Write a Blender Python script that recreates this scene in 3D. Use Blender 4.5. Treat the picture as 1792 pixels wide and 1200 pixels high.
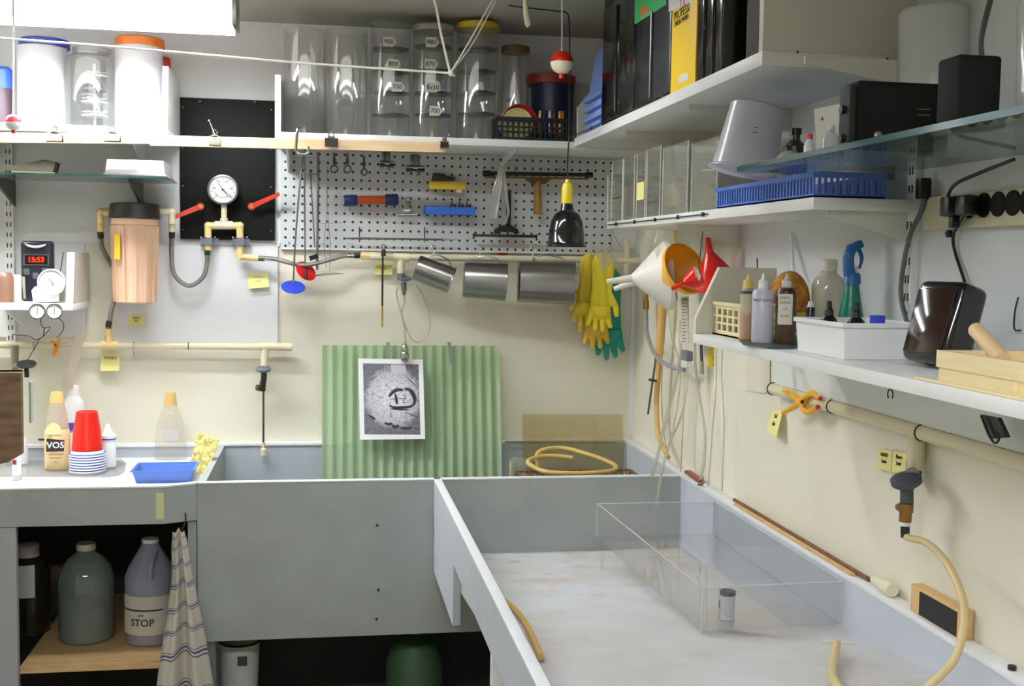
import bpy, bmesh, math, random
from mathutils import Vector, Matrix
random.seed(7)
SC = bpy.context.scene
for o in list(bpy.data.objects): bpy.data.objects.remove(o)
COL = SC.collection
V = Vector
# ------------------------------------------------------------------ camera
F = 2000.0; CX, CY = 896.0, 600.0
Yc = V((565 - CX, CY - 448, -F)).normalized()          # world +y as the lens sees it
up0 = V((0.004, 1, 0)); Zc = (up0 - Yc * up0.dot(Yc)).normalized(); Xc = Yc.cross(Zc)
CAM = V((0, -3.55, 1.473))
cam = bpy.data.cameras.new('camera'); co = bpy.data.objects.new('camera', cam); COL.objects.link(co)
cam.sensor_width = 36; cam.lens = F / 1792 * 36; cam.clip_start = 0.05; cam.clip_end = 50
R3 = Matrix((Xc, Yc, Zc))                                # camera axes -> world
co.matrix_world = Matrix.Translation(CAM) @ R3.to_4x4()
SC.camera = co
# ------------------------------------------------------------------ world, exposure
wd = bpy.data.worlds.new('world'); SC.world = wd; wd.use_nodes = True
wd.node_tree.nodes['Background'].inputs[0].default_value = (0.8, 0.85, 0.95, 1)
wd.node_tree.nodes['Background'].inputs[1].default_value = 0.02
SC.view_settings.view_transform = 'Standard'; SC.view_settings.look = 'None'
SC.view_settings.gamma = 1; SC.view_settings.use_curve_mapping = False
SC.view_settings.exposure = 0.72
SC.cycles.transparent_max_bounces = 40; SC.cycles.max_bounces = 10; SC.cycles.diffuse_bounces = 5
SC.cycles.use_denoising = True; SC.cycles.sample_clamp_indirect = 6
SC.cycles.caustics_reflective = False; SC.cycles.caustics_refractive = False
LAMP_L, LAMP_FILL, LAMP_C = 62.0, 74.0, 17.0               # strengths of the ceiling tubes and the added front fill (see lamps below)

# ------------------------------------------------------------------ pixel -> world
def ray(px, py): return R3 @ V((px - CX, CY - py, -F))
def W(px, py, d): r = ray(px, py); return CAM + r * (d / r.y)
def WX(px, py, x): r = ray(px, py); return CAM + r * ((x - CAM.x) / r.x)
def WZ(px, py, z): r = ray(px, py); return CAM + r * ((z - CAM.z) / r.z)
def floor_z(y): return 0.70 + 0.1 * (-0.6 - y)
def WF(px, py):
    r = ray(px, py); t = (0.64 - CAM.z - 0.1 * CAM.y) / (r.z + 0.1 * r.y); return CAM + r * t
def S(d): return d / 1975.0
# ------------------------------------------------------------------ materials
def lin(c):
    c = c / 255.0
    return c / 12.92 if c <= 0.04045 else ((c + 0.055) / 1.055) ** 2.4
def rgb(c): return (lin(c[0]), lin(c[1]), lin(c[2]), 1)
MATS = {}
def _new(n):
    m = bpy.data.materials.new(n); m.use_nodes = True; nt = m.node_tree
    b = nt.nodes['Principled BSDF']; return m, nt, b
def mat(n, c, rough=0.5, metal=0, var=0.0, vs=20, bump=0.0, bs=200, spec=0.5, emit=None, es=1, stretch=None, coat=0):
    if n in MATS: return MATS[n]
    m, nt, b = _new(n); L = nt.links.new
    b.inputs['Base Color'].default_value = rgb(c); b.inputs['Roughness'].default_value = rough
    b.inputs['Metallic'].default_value = metal; b.inputs['Specular IOR Level'].default_value = spec
    b.inputs['Coat Weight'].default_value = coat
    if var or bump:
        tc = nt.nodes.new('ShaderNodeTexCoord'); mp = nt.nodes.new('ShaderNodeMapping')
        if stretch: mp.inputs['Scale'].default_value = stretch
        L(tc.outputs['Object'], mp.inputs[0])
    if var:
        nz = nt.nodes.new('ShaderNodeTexNoise'); nz.inputs['Scale'].default_value = vs; nz.inputs['Detail'].default_value = 5
        cr = nt.nodes.new('ShaderNodeValToRGB')
        cr.color_ramp.elements[0].position = 0.3; cr.color_ramp.elements[1].position = 0.7
        cr.color_ramp.elements[0].color = rgb([max(0, x * (1 - var)) for x in c]); cr.color_ramp.elements[1].color = rgb([min(255, x * (1 + var * 0.6)) for x in c])
        L(mp.outputs[0], nz.inputs['Vector']); L(nz.outputs['Fac'], cr.inputs[0]); L(cr.outputs[0], b.inputs['Base Color'])
    if bump:
        n2 = nt.nodes.new('ShaderNodeTexNoise'); n2.inputs['Scale'].default_value = bs; n2.inputs['Detail'].default_value = 3
        bm = nt.nodes.new('ShaderNodeBump'); bm.inputs['Strength'].default_value = bump; bm.inputs['Distance'].default_value = 0.002
        L(mp.outputs[0], n2.inputs['Vector']); L(n2.outputs['Fac'], bm.inputs['Height']); L(bm.outputs[0], b.inputs['Normal'])
    if emit:
        b.inputs['Emission Color'].default_value = rgb(emit); b.inputs['Emission Strength'].default_value = es
    MATS[n] = m; return m
def clear(n, tint, haze=0.1, dif=(230, 230, 230), gl=0.05, rough=0.04):
    """thin clear or cloudy plastic: transparent, with a diffuse haze and a grazing-angle gloss"""
    if n in MATS: return MATS[n]
    m, nt, b = _new(n); L = nt.links.new; nt.nodes.remove(b)
    out = nt.nodes['Material Output']
    t = nt.nodes.new('ShaderNodeBsdfTransparent'); t.inputs[0].default_value = tuple(1 - (1 - q) * 0.3 for q in rgb(tint)[:3]) + (1,)
    d = nt.nodes.new('ShaderNodeBsdfDiffuse'); d.inputs[0].default_value = rgb(dif)
    tr = nt.nodes.new('ShaderNodeBsdfTranslucent'); tr.inputs[0].default_value = rgb(dif)
    g = nt.nodes.new('ShaderNodeBsdfGlossy'); g.inputs['Roughness'].default_value = rough
    m0 = nt.nodes.new('ShaderNodeMixShader'); m0.inputs[0].default_value = 0.35; L(d.outputs[0], m0.inputs[1]); L(tr.outputs[0], m0.inputs[2])
    m1 = nt.nodes.new('ShaderNodeMixShader'); m1.inputs[0].default_value = haze; L(t.outputs[0], m1.inputs[1]); L(m0.outputs[0], m1.inputs[2])
    lw = nt.nodes.new('ShaderNodeLayerWeight'); lw.inputs[0].default_value = 0.5
    pw = nt.nodes.new('ShaderNodeMath'); pw.operation = 'POWER'; L(lw.outputs['Facing'], pw.inputs[0]); pw.inputs[1].default_value = 4
    ma = nt.nodes.new('ShaderNodeMath'); ma.operation = 'MULTIPLY_ADD'; L(pw.outputs[0], ma.inputs[0]); ma.inputs[1].default_value = 0.5; ma.inputs[2].default_value = gl
    m2 = nt.nodes.new('ShaderNodeMixShader'); L(ma.outputs[0], m2.inputs[0]); L(m1.outputs[0], m2.inputs[1]); L(g.outputs[0], m2.inputs[2])
    L(m2.outputs[0], out.inputs[0]); MATS[n] = m; return m
# ------------------------------------------------------------------ mesh builder
def axes(axis):
    a = V(axis).normalized(); h = V((0, 0, 1)) if abs(a.z) < 0.9 else V((1, 0, 0))
    u = h.cross(a).normalized(); return u, a.cross(u), a
def smoothpts(pts, n=6):
    p = [V(q) for q in pts]
    if len(p) < 3: return p
    q = [p[0] * 2 - p[1]] + p + [p[-1] * 2 - p[-2]]; out = []
    for i in range(1, len(q) - 2):
        a, b, c, d = q[i - 1:i + 3]
        for k in range(n):
            t = k / n
            out.append(0.5 * ((2 * b) + (c - a) * t + (2 * a - 5 * b + 4 * c - d) * t * t + (3 * b - a - 3 * c + d) * t ** 3))
    out.append(p[-1]); return out
class MB:
    def __init__(s): s.v = []; s.f = []; s.uv = None
    def add(s, v, f):
        n = len(s.v); s.v += [V(q) for q in v]; s.f += [tuple(i + n for i in g) for g in f]; return s
    def box(s, c, z, rot=None, bev=0, seg=2):
        bm = bmesh.new(); bmesh.ops.create_cube(bm, size=1)
        for q in bm.verts: q.co = V((q.co.x * z[0], q.co.y * z[1], q.co.z * z[2]))
        if bev: bmesh.ops.bevel(bm, geom=bm.edges[:], offset=bev, segments=seg, affect='EDGES', profile=0.5)
        M = rot if rot is not None else Matrix.Identity(3); c = V(c)
        bm.verts.index_update()
        s.add([M @ q.co + c for q in bm.verts], [[q.index for q in g.verts] for g in bm.faces]); bm.free(); return s
    def bb(s, x0, x1, y0, y1, z0, z1, bev=0):
        return s.box(((x0 + x1) / 2, (y0 + y1) / 2, (z0 + z1) / 2), (abs(x1 - x0), abs(y1 - y0), abs(z1 - z0)), None, bev)
    def fb(s, a, b, c, e, d, t, bev=0):
        """box whose front face spans pixels (a,b)-(c,e) at distance d, t thick to the back"""
        p, q = W(a, b, d), W(c, e, d); m = W((a + c) / 2, (b + e) / 2, d)
        return s.box((m.x, m.y + t / 2, m.z), (abs(q.x - p.x), t, abs(p.z - q.z)), None, bev)
    def lathe(s, o, axis, prof, seg=28, sx=1, sy=1, cap=True, u=None):
        uu, vv, a = axes(axis); o = V(o)
        if u is not None: uu = V(u).normalized(); vv = a.cross(uu)
        vs, rings = [], []
        for r, h in prof:
            if r < 1e-6: rings.append([len(vs)]); vs.append(o + a * h)
            else:
                rings.append(list(range(len(vs), len(vs) + seg)))
                for k in range(seg):
                    t = 2 * math.pi * k / seg; vs.append(o + a * h + uu * (r * sx * math.cos(t)) + vv * (r * sy * math.sin(t)))
        fs = []
        for A, B in zip(rings, rings[1:]):
            if len(A) == 1 and len(B) == 1: continue
            for k in range(seg):
                k2 = (k + 1) % seg
                if len(A) == 1: fs.append((A[0], B[k2], B[k]))
                elif len(B) == 1: fs.append((A[k], A[k2], B[0]))
                else: fs.append((A[k], A[k2], B[k2], B[k]))
        if cap:
            if len(rings[0]) > 1: fs.append(tuple(reversed(rings[0])))
            if len(rings[-1]) > 1: fs.append(tuple(rings[-1]))
        return s.add(vs, fs)
    def shell(s, o, axis, prof, t, seg=28, sx=1, sy=1, u=None):
        """thin-walled vessel: outer profile bottom->top and back down inside (closed bottom)"""
        p = [(0, prof[0][1])] + list(prof) + [(max(r - t, 1e-4), h if i else h) for i, (r, h) in enumerate(reversed(prof))]
        p[-1] = (max(prof[0][0] - t, 1e-4), prof[0][1] + t); p.append((0, prof[0][1] + t))
        return s.lathe(o, axis, p, seg, sx, sy, False, u)
    def pipe(s, o, axis, prof, t, seg=28):
        """open tube wall following a profile"""
        p = list(prof) + [(r - t, h) for r, h in reversed(prof)]; p.append(p[0])
        return s.lathe(o, axis, p, seg, cap=False)
    def cyl(s, a, b, r, seg=16, r2=None):
        a, b = V(a), V(b); return s.lathe(a, b - a, [(r, 0), (r if r2 is None else r2, (b - a).length)], seg)
    def ball(s, c, r, sx=1, sy=1, sz=1, seg=20, n=10):
        pr = [(r * math.sin(math.pi * i / n), -r * math.cos(math.pi * i / n) * sz) for i in range(n + 1)]
        pr[0] = (0, pr[0][1]); pr[-1] = (0, pr[-1][1]); return s.lathe(c, (0, 0, 1), pr, seg, sx, sy, u=(1, 0, 0))
    def tube(s, pts, r, seg=10, n=6, closed=False):
        p = smoothpts(pts, n) if n else [V(q) for q in pts]
        rr = r if isinstance(r, (list, tuple)) else None
        tg = [(p[min(i + 1, len(p) - 1)] - p[max(i - 1, 0)]).normalized() for i in range(len(p))]
        u, vv, _ = axes(tg[0]); vs, fs = [], []
        for i, q in enumerate(p):
            if i:
                u = (u - tg[i] * u.dot(tg[i])).normalized(); vv = tg[i].cross(u)
            ri = r
            if rr:
                x = i / (len(p) - 1) * (len(rr) - 1); k = min(int(x), len(rr) - 2); ri = rr[k] + (rr[k + 1] - rr[k]) * (x - k)
            for k in range(seg):
                t = 2 * math.pi * k / seg; vs.append(q + u * (ri * math.cos(t)) + vv * (ri * math.sin(t)))
        for i in range(len(p) - 1):
            for k in range(seg):
                k2 = (k + 1) % seg; fs.append((i * seg + k, i * seg + k2, (i + 1) * seg + k2, (i + 1) * seg + k))
        fs.append(tuple(reversed(range(seg)))); fs.append(tuple((len(p) - 1) * seg + k for k in range(seg)))
        return s.add(vs, fs)
    def ring(s, c, axis, R, r, seg=28, rs=8, a0=0, a1=2 * math.pi, u=None):
        uu, vv, a = axes(axis)
        if u is not None: uu = V(u).normalized(); vv = a.cross(uu)
        pts = [V(c) + uu * (R * math.cos(a0 + (a1 - a0) * k / seg)) + vv * (R * math.sin(a0 + (a1 - a0) * k / seg)) for k in range(seg + 1)]
        return s.tube(pts, r, rs, 0)
    def tcap(s, a, b, ra, rb, seg=14):
        a, b = V(a), V(b); L = (b - a).length; pr = []
        for i in range(6): t = math.pi / 2 * i / 5; pr.append((ra * math.sin(t), -ra * math.cos(t)))
        for i in range(6): t = math.pi / 2 * i / 5; pr.append((rb * math.cos(t), L + rb * math.sin(t)))
        pr[0] = (0, -ra); pr[-1] = (0, L + rb); return s.lathe(a, b - a, pr, seg)
    def prism(s, pts, vec):
        n = len(pts); p = [V(q) for q in pts]; vec = V(vec)
        return s.add(p + [q + vec for q in p], [tuple(reversed(range(n))), tuple(range(n, 2 * n))] + [(i, (i + 1) % n, (i + 1) % n + n, i + n) for i in range(n)])
    def grid(s, fn, nu, nv, thick=None):
        """surface fn(u,v); thick = offset vector makes it a solid sheet"""
        vs = [V(fn(i / nu, j / nv)) for j in range(nv + 1) for i in range(nu + 1)]
        w = nu + 1; fs = [(j * w + i, j * w + i + 1, (j + 1) * w + i + 1, (j + 1) * w + i) for j in range(nv) for i in range(nu)]
        if thick is None: return s.add(vs, fs)
        t = V(thick); n = len(vs); vs2 = vs + [q + t for q in vs]; fs2 = fs + [tuple(reversed([i + n for i in g])) for g in fs]
        e = [(i, i + 1) for i in range(nu)] + [(nv * w + i + 1, nv * w + i) for i in range(nu)] + [(j * w + w, j * w) for j in range(nv)] + [(j * w + nu, (j + 1) * w + nu) for j in range(nv)]
        for a, b in e: fs2.append((b, a, a + n, b + n))
        return s.add(vs2, fs2)
    def rot(s, c, axis, deg):
        M = Matrix.Rotation(math.radians(deg), 3, V(axis)); c = V(c); s.v = [M @ (q - c) + c for q in s.v]; return s
    def mesh(s, name, m, ang=35):
        me = bpy.data.meshes.new(name); me.from_pydata([tuple(q) for q in s.v], [], s.f)
        if m: me.materials.append(m)
        me.validate(); bm = bmesh.new(); bm.from_mesh(me); bmesh.ops.recalc_face_normals(bm, faces=bm.faces); bm.to_mesh(me); bm.free()
        me.polygons.foreach_set('use_smooth', [True] * len(me.polygons)); me.set_sharp_from_angle(angle=math.radians(ang)); me.update(); return me
def fuse(mb, name, m, voxel=0.003, smooth=4, push=None):
    """weld overlapping solids into one continuous surface"""
    me = mb.mesh(name, None); o = bpy.data.objects.new('tmp', me); COL.objects.link(o)
    r = o.modifiers.new('r', 'REMESH'); r.mode = 'VOXEL'; r.voxel_size = voxel
    sm = o.modifiers.new('s', 'SMOOTH'); sm.factor = 0.6; sm.iterations = smooth
    dg = bpy.context.evaluated_depsgraph_get(); nm = bpy.data.meshes.new_from_object(o.evaluated_get(dg))
    bpy.data.objects.remove(o); nm.name = name; nm.materials.clear(); nm.materials.append(m)
    nm.polygons.foreach_set('use_smooth', [True] * len(nm.polygons)); return nm
def textmesh(s, size, o, right, up, m, name='lettering', depth=0.0004, bold=0.0, align='CENTER'):
    cu = bpy.data.curves.new(name, 'FONT'); cu.body = s; cu.size = size; cu.align_x = align; cu.align_y = 'CENTER'; cu.extrude = depth; cu.offset = bold; cu.resolution_u = 3
    ob = bpy.data.objects.new('tmp', cu); COL.objects.link(ob); dg = bpy.context.evaluated_depsgraph_get(); dg.update()
    me = bpy.data.meshes.new_from_object(ob.evaluated_get(dg)); bpy.data.objects.remove(ob)
    r = V(right).normalized(); u = V(up).normalized(); n = r.cross(u); M = Matrix((r, u, n)).transposed().to_4x4(); M.translation = V(o)
    me.transform(M); me.materials.clear(); me.materials.append(m); me.name = name; return me
def cyltext(s, size, c, R, a, z, m, bold=0.0):
    """lettering wrapped on an upright cylinder; a = 0 faces -y"""
    me = textmesh(s, size, (0, 0, 0), (1, 0, 0), (0, 0, 1), m, bold=bold, depth=0.0002)
    for v in me.vertices:
        r = R - v.co.y; t = a + v.co.x / R; v.co = (c.x + r * math.sin(t), c.y - r * math.cos(t), z + v.co.z)
    return me
class Th:
    """one thing: an Empty at its base with its parts (world-built, re-based in done())"""
    def __init__(s, name, label, cat, group=None):
        s.e = bpy.data.objects.new(name, None); s.e.empty_display_size = 0.02; COL.objects.link(s.e)
        s.e['label'] = label; s.e['category'] = cat; s.k = []
        if group: s.e['group'] = group
    def part(s, name, mb, m=None, parent=None, label=None):
        me = mb.mesh(name, m) if isinstance(mb, MB) else mb
        o = bpy.data.objects.new(name, me); COL.objects.link(o); o.parent = parent or s.e; s.k.append(o)
        if label: o['label'] = label
        return o
    def text(s, t, size, o, right, up, m, parent=None, **k):
        return s.part('lettering', textmesh(t, size, o, right, up, m, **k), None, parent)
    def done(s, lean=None):
        P = [q.co for o in s.k for q in o.data.vertices]
        lo = V([min(p[i] for p in P) for i in range(3)]); hi = V([max(p[i] for p in P) for i in range(3)])
        b = V(((lo.x + hi.x) / 2, (lo.y + hi.y) / 2, lo.z)); s.e.location = b
        T = Matrix.Translation(-b)
        for me in {o.data for o in s.k}: me.transform(T)
        return s.e
def one(name, label, cat, mb, m=None, group=None, kind=None):
    me = mb.mesh(name, m) if isinstance(mb, MB) else mb
    o = bpy.data.objects.new(name, me); COL.objects.link(o)
    P = [q.co for q in me.vertices]; lo = V([min(p[i] for p in P) for i in range(3)]); hi = V([max(p[i] for p in P) for i in range(3)])
    b = V(((lo.x + hi.x) / 2, (lo.y + hi.y) / 2, lo.z)); me.transform(Matrix.Translation(-b)); o.location = b
    if label: o['label'] = label; o['category'] = cat
    if group: o['group'] = group
    if kind: o['kind'] = kind
    return o
def struct(name, mb, m): return one(name, None, None, mb, m, kind='structure')
def dup(root, loc, label=None, rz=0):
    r = root.copy(); COL.objects.link(r); r.location = loc; r.rotation_euler.z += rz
    if label: r['label'] = label
    def rec(a, b):
        for ch in [c for c in bpy.data.objects if c.parent == a]:
            c = ch.copy(); COL.objects.link(c); c.parent = b; rec(ch, c)
    rec(root, r); return r
# ------------------------------------------------------------------ palette
cream = mat('cream wall paint', (231, 226, 207), 0.75, var=0.015, vs=3, bump=0.35, bs=220)
whitep = mat('white panel paint', (228, 228, 230), 0.6, var=0.012, vs=4, bump=0.08, bs=300)
greyw = mat('grey corner paint', (190, 188, 172), 0.7, bump=0.15, bs=250)
ceilp = mat('ceiling paint', (176, 174, 160), 0.85, var=0.02, vs=5, bump=0.3, bs=160)
shelfw = mat('white melamine', (232, 232, 230), 0.42, var=0.01, vs=9)
boardend = mat('off-white panel', (214, 212, 198), 0.5, var=0.02, vs=6)
sinkg = mat('grey epoxy paint', (168, 172, 170), 0.5, var=0.05, vs=7, bump=0.12, bs=120)
sinkl = mat('light grey epoxy', (196, 200, 208), 0.5, var=0.03, vs=8, bump=0.1, bs=120)
rimw = mat('white rim paint', (236, 237, 240), 0.4, var=0.02, vs=30)
pvc = mat('cream plastic pipe', (222, 212, 180), 0.35)
pvcy = mat('yellowed pipe fitting', (228, 200, 138), 0.35)
steel = mat('brushed steel', (158, 156, 152), 0.3, 1, bump=0.05, bs=60)
chrome = mat('chrome', (176, 174, 170), 0.14, 1)
darkm = mat('dark metal', (70, 68, 64), 0.4, 0.8)
black = mat('black plastic', (22, 22, 24), 0.35)
blackg = mat('glossy black plastic', (16, 16, 18), 0.15, coat=0.3)
blackpaint = mat('black painted board', (13, 15, 13), 0.65, spec=0.2, var=0.15, vs=12, bump=0.1, bs=120)
red = mat('red plastic', (205, 26, 14), 0.3)
redd = mat('dull red enamel', (190, 48, 26), 0.45)
orange = mat('orange plastic', (224, 110, 30), 0.4)
blue = mat('blue plastic', (56, 98, 196), 0.35)
dblue = mat('dark blue plastic', (28, 42, 96), 0.4)
yellow = mat('yellow plastic', (235, 200, 40), 0.4)
white = mat('white plastic', (236, 236, 238), 0.35)
wood = mat('pale wood', (214, 176, 124), 0.55, var=0.10, vs=14, stretch=(1, 8, 8))
woodb = mat('brown wood', (120, 78, 46), 0.6, var=0.2, vs=14, stretch=(3, 3, 1))
rope = mat('white cotton cord', (244, 241, 232), 0.9, bump=0.4, bs=900)
note = mat('yellow sticky note', (238, 228, 150), 0.8)
ink = mat('black ink', (35, 34, 40), 0.7)
brass = mat('brass', (196, 160, 80), 0.35, 0.9)
knobg = mat('grey handwheel paint', (98, 104, 114), 0.4)
amber = mat('amber rubber', (212, 168, 98), 0.4)
tan = mat('tan latex hose', (210, 188, 138), 0.45)
acry = clear('clear acrylic', (251, 252, 250), 0.035, gl=0.09)
acryh = clear('scratched acrylic', (240, 241, 236), 0.13, dif=(228, 228, 218))
glassg = clear('greenish shelf glass', (176, 204, 194), 0.16, dif=(150, 176, 166), gl=0.10, rough=0.02)
glasse = mat('glass edge', (62, 96, 96), 0.1)
cloudy = clear('cloudy polythene', (225, 226, 228), 0.5, dif=(230, 230, 236), gl=0.05, rough=0.25)
tubing = clear('clear vinyl tubing', (226, 224, 208), 0.42, dif=(222, 218, 198), gl=0.08)
# ================================================================== the setting
XW = 0.985; XL = -1.75; YF = -4.7; CZ = 2.165
struct('floor', MB().bb(XL, XW, YF, 0, -0.05, 0), mat('grey concrete floor', (96, 94, 90), 0.8, var=0.1, vs=4))
struct('ceiling', MB().bb(XL, XW, YF, 0, CZ, CZ + 0.06), ceilp)
struct('wall_back', MB().bb(XL, XW, 0, 0.08, 0, CZ), cream)
struct('wall_right', MB().bb(XW, XW + 0.08, YF, 0.08, 0, CZ), cream)
struct('wall_left', MB().bb(XL - 0.08, XL, YF, 0.08, 0, CZ), cream)
struct('wall_front', MB().bb(XL, XW, YF - 0.08, YF, 0, CZ), cream)
# painted boards that line the upper walls
struct('trim_1', MB().bb(XL, -0.13, -0.006, 0, 1.50, CZ), whitep)
struct('trim_2', MB().bb(-0.13, XW, -0.006, 0, 1.51, CZ), whitep)
m_ = MB(); p, q = W(205, 449, 3.54), W(486, 604, 3.54); m_.bb(p.x, q.x, -0.008, 0, q.z, 1.499)
struct('trim_3', m_, whitep)
a_, b_ = WX(1293, 440, XW - 0.005).y, YF
struct('trim_4', MB().bb(XW - 0.006, XW, b_, a_, 1.32, CZ), mat('pale grey panel paint', (212, 214, 216), 0.6, bump=0.08, bs=300))
struct('trim_5', MB().bb(XW - 0.012, XW - 0.0, -0.012, 0, 0.90, 1.50), rimw)      # corner bead
pp = W(22, 320, 3.54); qq = W(150, 590, 3.54)
struct('trim_6', MB().bb(XL, W(150, 590, 3.54).x, -0.008, 0, qq.z, 1.499), whitep)

# ================================================================== ceiling tubes and added front fill
tubeglow = mat('lit fluorescent tube', (255, 255, 255), 0.4, emit=(246, 252, 255), es=LAMP_L)
skirtm = mat('glowing fixture skirt', (240, 240, 240), 0.4, emit=(255, 253, 248), es=1.1)
def strip_light(name, label, x0, x1, yc, z0, es, m, along='x', w=0.11):
    t = Th(name, label, 'light')
    if along == 'x':
        t.part('housing', MB().bb(x0, x1, yc - w / 2, yc + w / 2, z0 + 0.035, CZ - 0.001, 0.006), white)
        t.part('end_cap', MB().bb(x1, x1 + 0.012, yc - w / 2, yc + w / 2, z0 + 0.0, CZ - 0.02, 0.003), steel)
        t.part('end_cap', MB().bb(x0 - 0.012, x0, yc - w / 2, yc + w / 2, z0 + 0.0, CZ - 0.02, 0.003), steel)
        for s in (-1, 1): t.part('tube', MB().cyl((x0, yc + s * 0.028, z0 + 0.024), (x1, yc + s * 0.028, z0 + 0.024), 0.0165, 20), m)
        for s in (-1, 1): t.part('skirt', MB().bb(x0, x1, yc + s * w / 2 - 0.002, yc + s * w / 2 + 0.002, z0 - 0.006, CZ - 0.012), skirtm, label='glowing white plastic side skirt')
    else:
        t.part('housing', MB().bb(yc - w / 2, yc + w / 2, x0, x1, z0 + 0.035, CZ - 0.001, 0.006), white)
        for s in (-1, 1): t.part('tube', MB().cyl((yc + s * 0.028, x0, z0 + 0.018), (yc + s * 0.028, x1, z0 + 0.018), 0.0165, 20), m)
    return t.done()
zf = 2.046; e1 = WZ(414, 44, zf)
strip_light('strip_light', 'bare fluorescent strip light on the ceiling above the left shelf', e1.x - 1.2, e1.x - 0.012, e1.y + 0.055, zf, LAMP_L, tubeglow)
g2 = mat('lit fluorescent tube centre', (255, 255, 255), 0.4, emit=(246, 252, 255), es=LAMP_C)
g3 = mat('added front fill tube', (255, 255, 255), 0.4, emit=(248, 252, 255), es=LAMP_FILL)
strip_light('strip_light', 'fluorescent strip light on the ceiling over the middle of the room', -0.6, 0.45, -1.0, 2.08, LAMP_C, g2)
strip_light('strip_light', 'added fill strip light on the ceiling behind the viewer', -0.9, 0.3, -3.3, 2.08, LAMP_FILL, g3)  # unseen fill light, added to brighten the front faces and the blacks

# ================================================================== sink and counter
ZR = 0.90; YS = -0.60; XR = 0.955
sk = Th('sink', 'large grey painted plywood darkroom sink, L-shaped, along the back and right walls', 'sink')
sk.part('front_panel', MB().bb(-0.31, XR, YS - 0.018, YS, 0.49, ZR - 0.004), sinkg)
sk.part('rim', MB().bb(-0.31, XR + 0.005, YS - 0.019, YS + 0.001, ZR - 0.004, ZR, 0.001), rimw, label='white painted rim edge of the back trough')
sk.part('backsplash', MB().bb(-0.31, XW - 0.002, -0.022, -0.002, 0.55, ZR - 0.006), mat('pale grey epoxy', (176, 182, 190), 0.5, var=0.03, vs=8, bump=0.1, bs=120))
sk.part('ledge', MB().bb(-0.31, XW - 0.002, -0.026, -0.002, ZR - 0.006, ZR + 0.004, 0.001), rimw, label='white painted ledge along the back wall')
sk.part('trough_floor', MB().bb(-0.31, XR, YS, -0.022, 0.54, 0.56), sinkg)
sk.part('side_wall', MB().bb(-0.31, -0.292, YS, -0.022, 0.56, ZR - 0.005), sinkg)
ye = -2.45
sk.part('side_splash', MB().prism([(XR, YS, floor_z(YS) - 0.02), (XR, ye, floor_z(ye) - 0.02), (XR, ye, ZR - 0.006), (XR, YS, ZR - 0.006)], (0.018, 0, 0)).bb(XR, XR + 0.018, YS, -0.022, 0.56, ZR - 0.006), mat('light blue grey epoxy', (200, 205, 216), 0.45, var=0.02, vs=8))
sk.part('ledge', MB().bb(XR - 0.002, XW - 0.002, ye, -0.026, ZR - 0.006, ZR + 0.004, 0.001), rimw, label='white painted ledge along the right wall')
rx0, rx1 = 0.2875, 0.306
sk.part('side_panel', MB().bb(rx0, rx1, ye, YS - 0.019, 0.797, ZR - 0.004), sinkl)
sk.part('rim', MB().bb(rx0 - 0.0005, rx1 + 0.0005, ye, YS - 0.001, ZR - 0.004, ZR, 0.001), rimw, label='white painted rim of the near side panel')
sk.part('gusset', MB().prism([(rx0 + 0.001, YS - 0.019, 0.657), (rx0 + 0.001, -1.07, 0.657), (rx0 + 0.001, -1.07, 0.797), (rx0 + 0.001, YS - 0.019, 0.797)], (0.017, 0, 0)), sinkl, label='deeper board at the far end of the side panel')
def basin_mat():
    m, nt, b = _new('worn basin floor'); L = nt.links.new
    tc = nt.nodes.new('ShaderNodeTexCoord')
    n1 = nt.nodes.new('ShaderNodeTexNoise'); n1.inputs['Scale'].default_value = 3.2; n1.inputs['Detail'].default_value = 8; n1.inputs['Roughness'].default_value = 0.65
    c1 = nt.nodes.new('ShaderNodeValToRGB'); c1.color_ramp.elements[0].position = 0.3; c1.color_ramp.elements[1].position = 0.62
    c1.color_ramp.elements[0].color = rgb((190, 184, 176)); c1.color_ramp.elements[1].color = rgb((208, 209, 214))
    n2 = nt.nodes.new('ShaderNodeTexNoise'); n2.inputs['Scale'].default_value = 9; n2.inputs['Detail'].default_value = 9; n2.inputs['Roughness'].default_value = 0.7
    c2 = nt.nodes.new('ShaderNodeValToRGB'); c2.color_ramp.elements[0].position = 0.53; c2.color_ramp.elements[1].position = 0.64
    c2.color_ramp.elements[0].color = (0, 0, 0, 1); c2.color_ramp.elements[1].color = (1, 1, 1, 1)
    sx = nt.nodes.new('ShaderNodeSeparateXYZ'); mr = nt.nodes.new('ShaderNodeMapRange')     # rusty wear gathers at the far, low end
    mr.inputs[1].default_value = -0.2; mr.inputs[2].default_value = 0.85; mr.inputs[3].default_value = 0.12; mr.inputs[4].default_value = 0.85
    mu = nt.nodes.new('ShaderNodeMath'); mu.operation = 'MULTIPLY'
    mx = nt.nodes.new('ShaderNodeMix'); mx.data_type = 'RGBA'; mx.inputs[7].default_value = rgb((178, 140, 112))
    L(tc.outputs['Object'], n1.inputs[0]); L(n1.outputs[0], c1.inputs[0]); L(tc.outputs['Object'], n2.inputs[0]); L(n2.outputs[0], c2.inputs[0])
    L(tc.outputs['Object'], sx.inputs[0]); L(sx.outputs[1], mr.inputs[0]); L(c2.outputs[0], mu.inputs[0]); L(mr.outputs[0], mu.inputs[1])
    L(mu.outputs[0], mx.inputs[0]); L(c1.outputs[0], mx.inputs[6]); L(mx.outputs[2], b.inputs['Base Color']); b.inputs['Roughness'].default_value = 0.55
    return m
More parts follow.
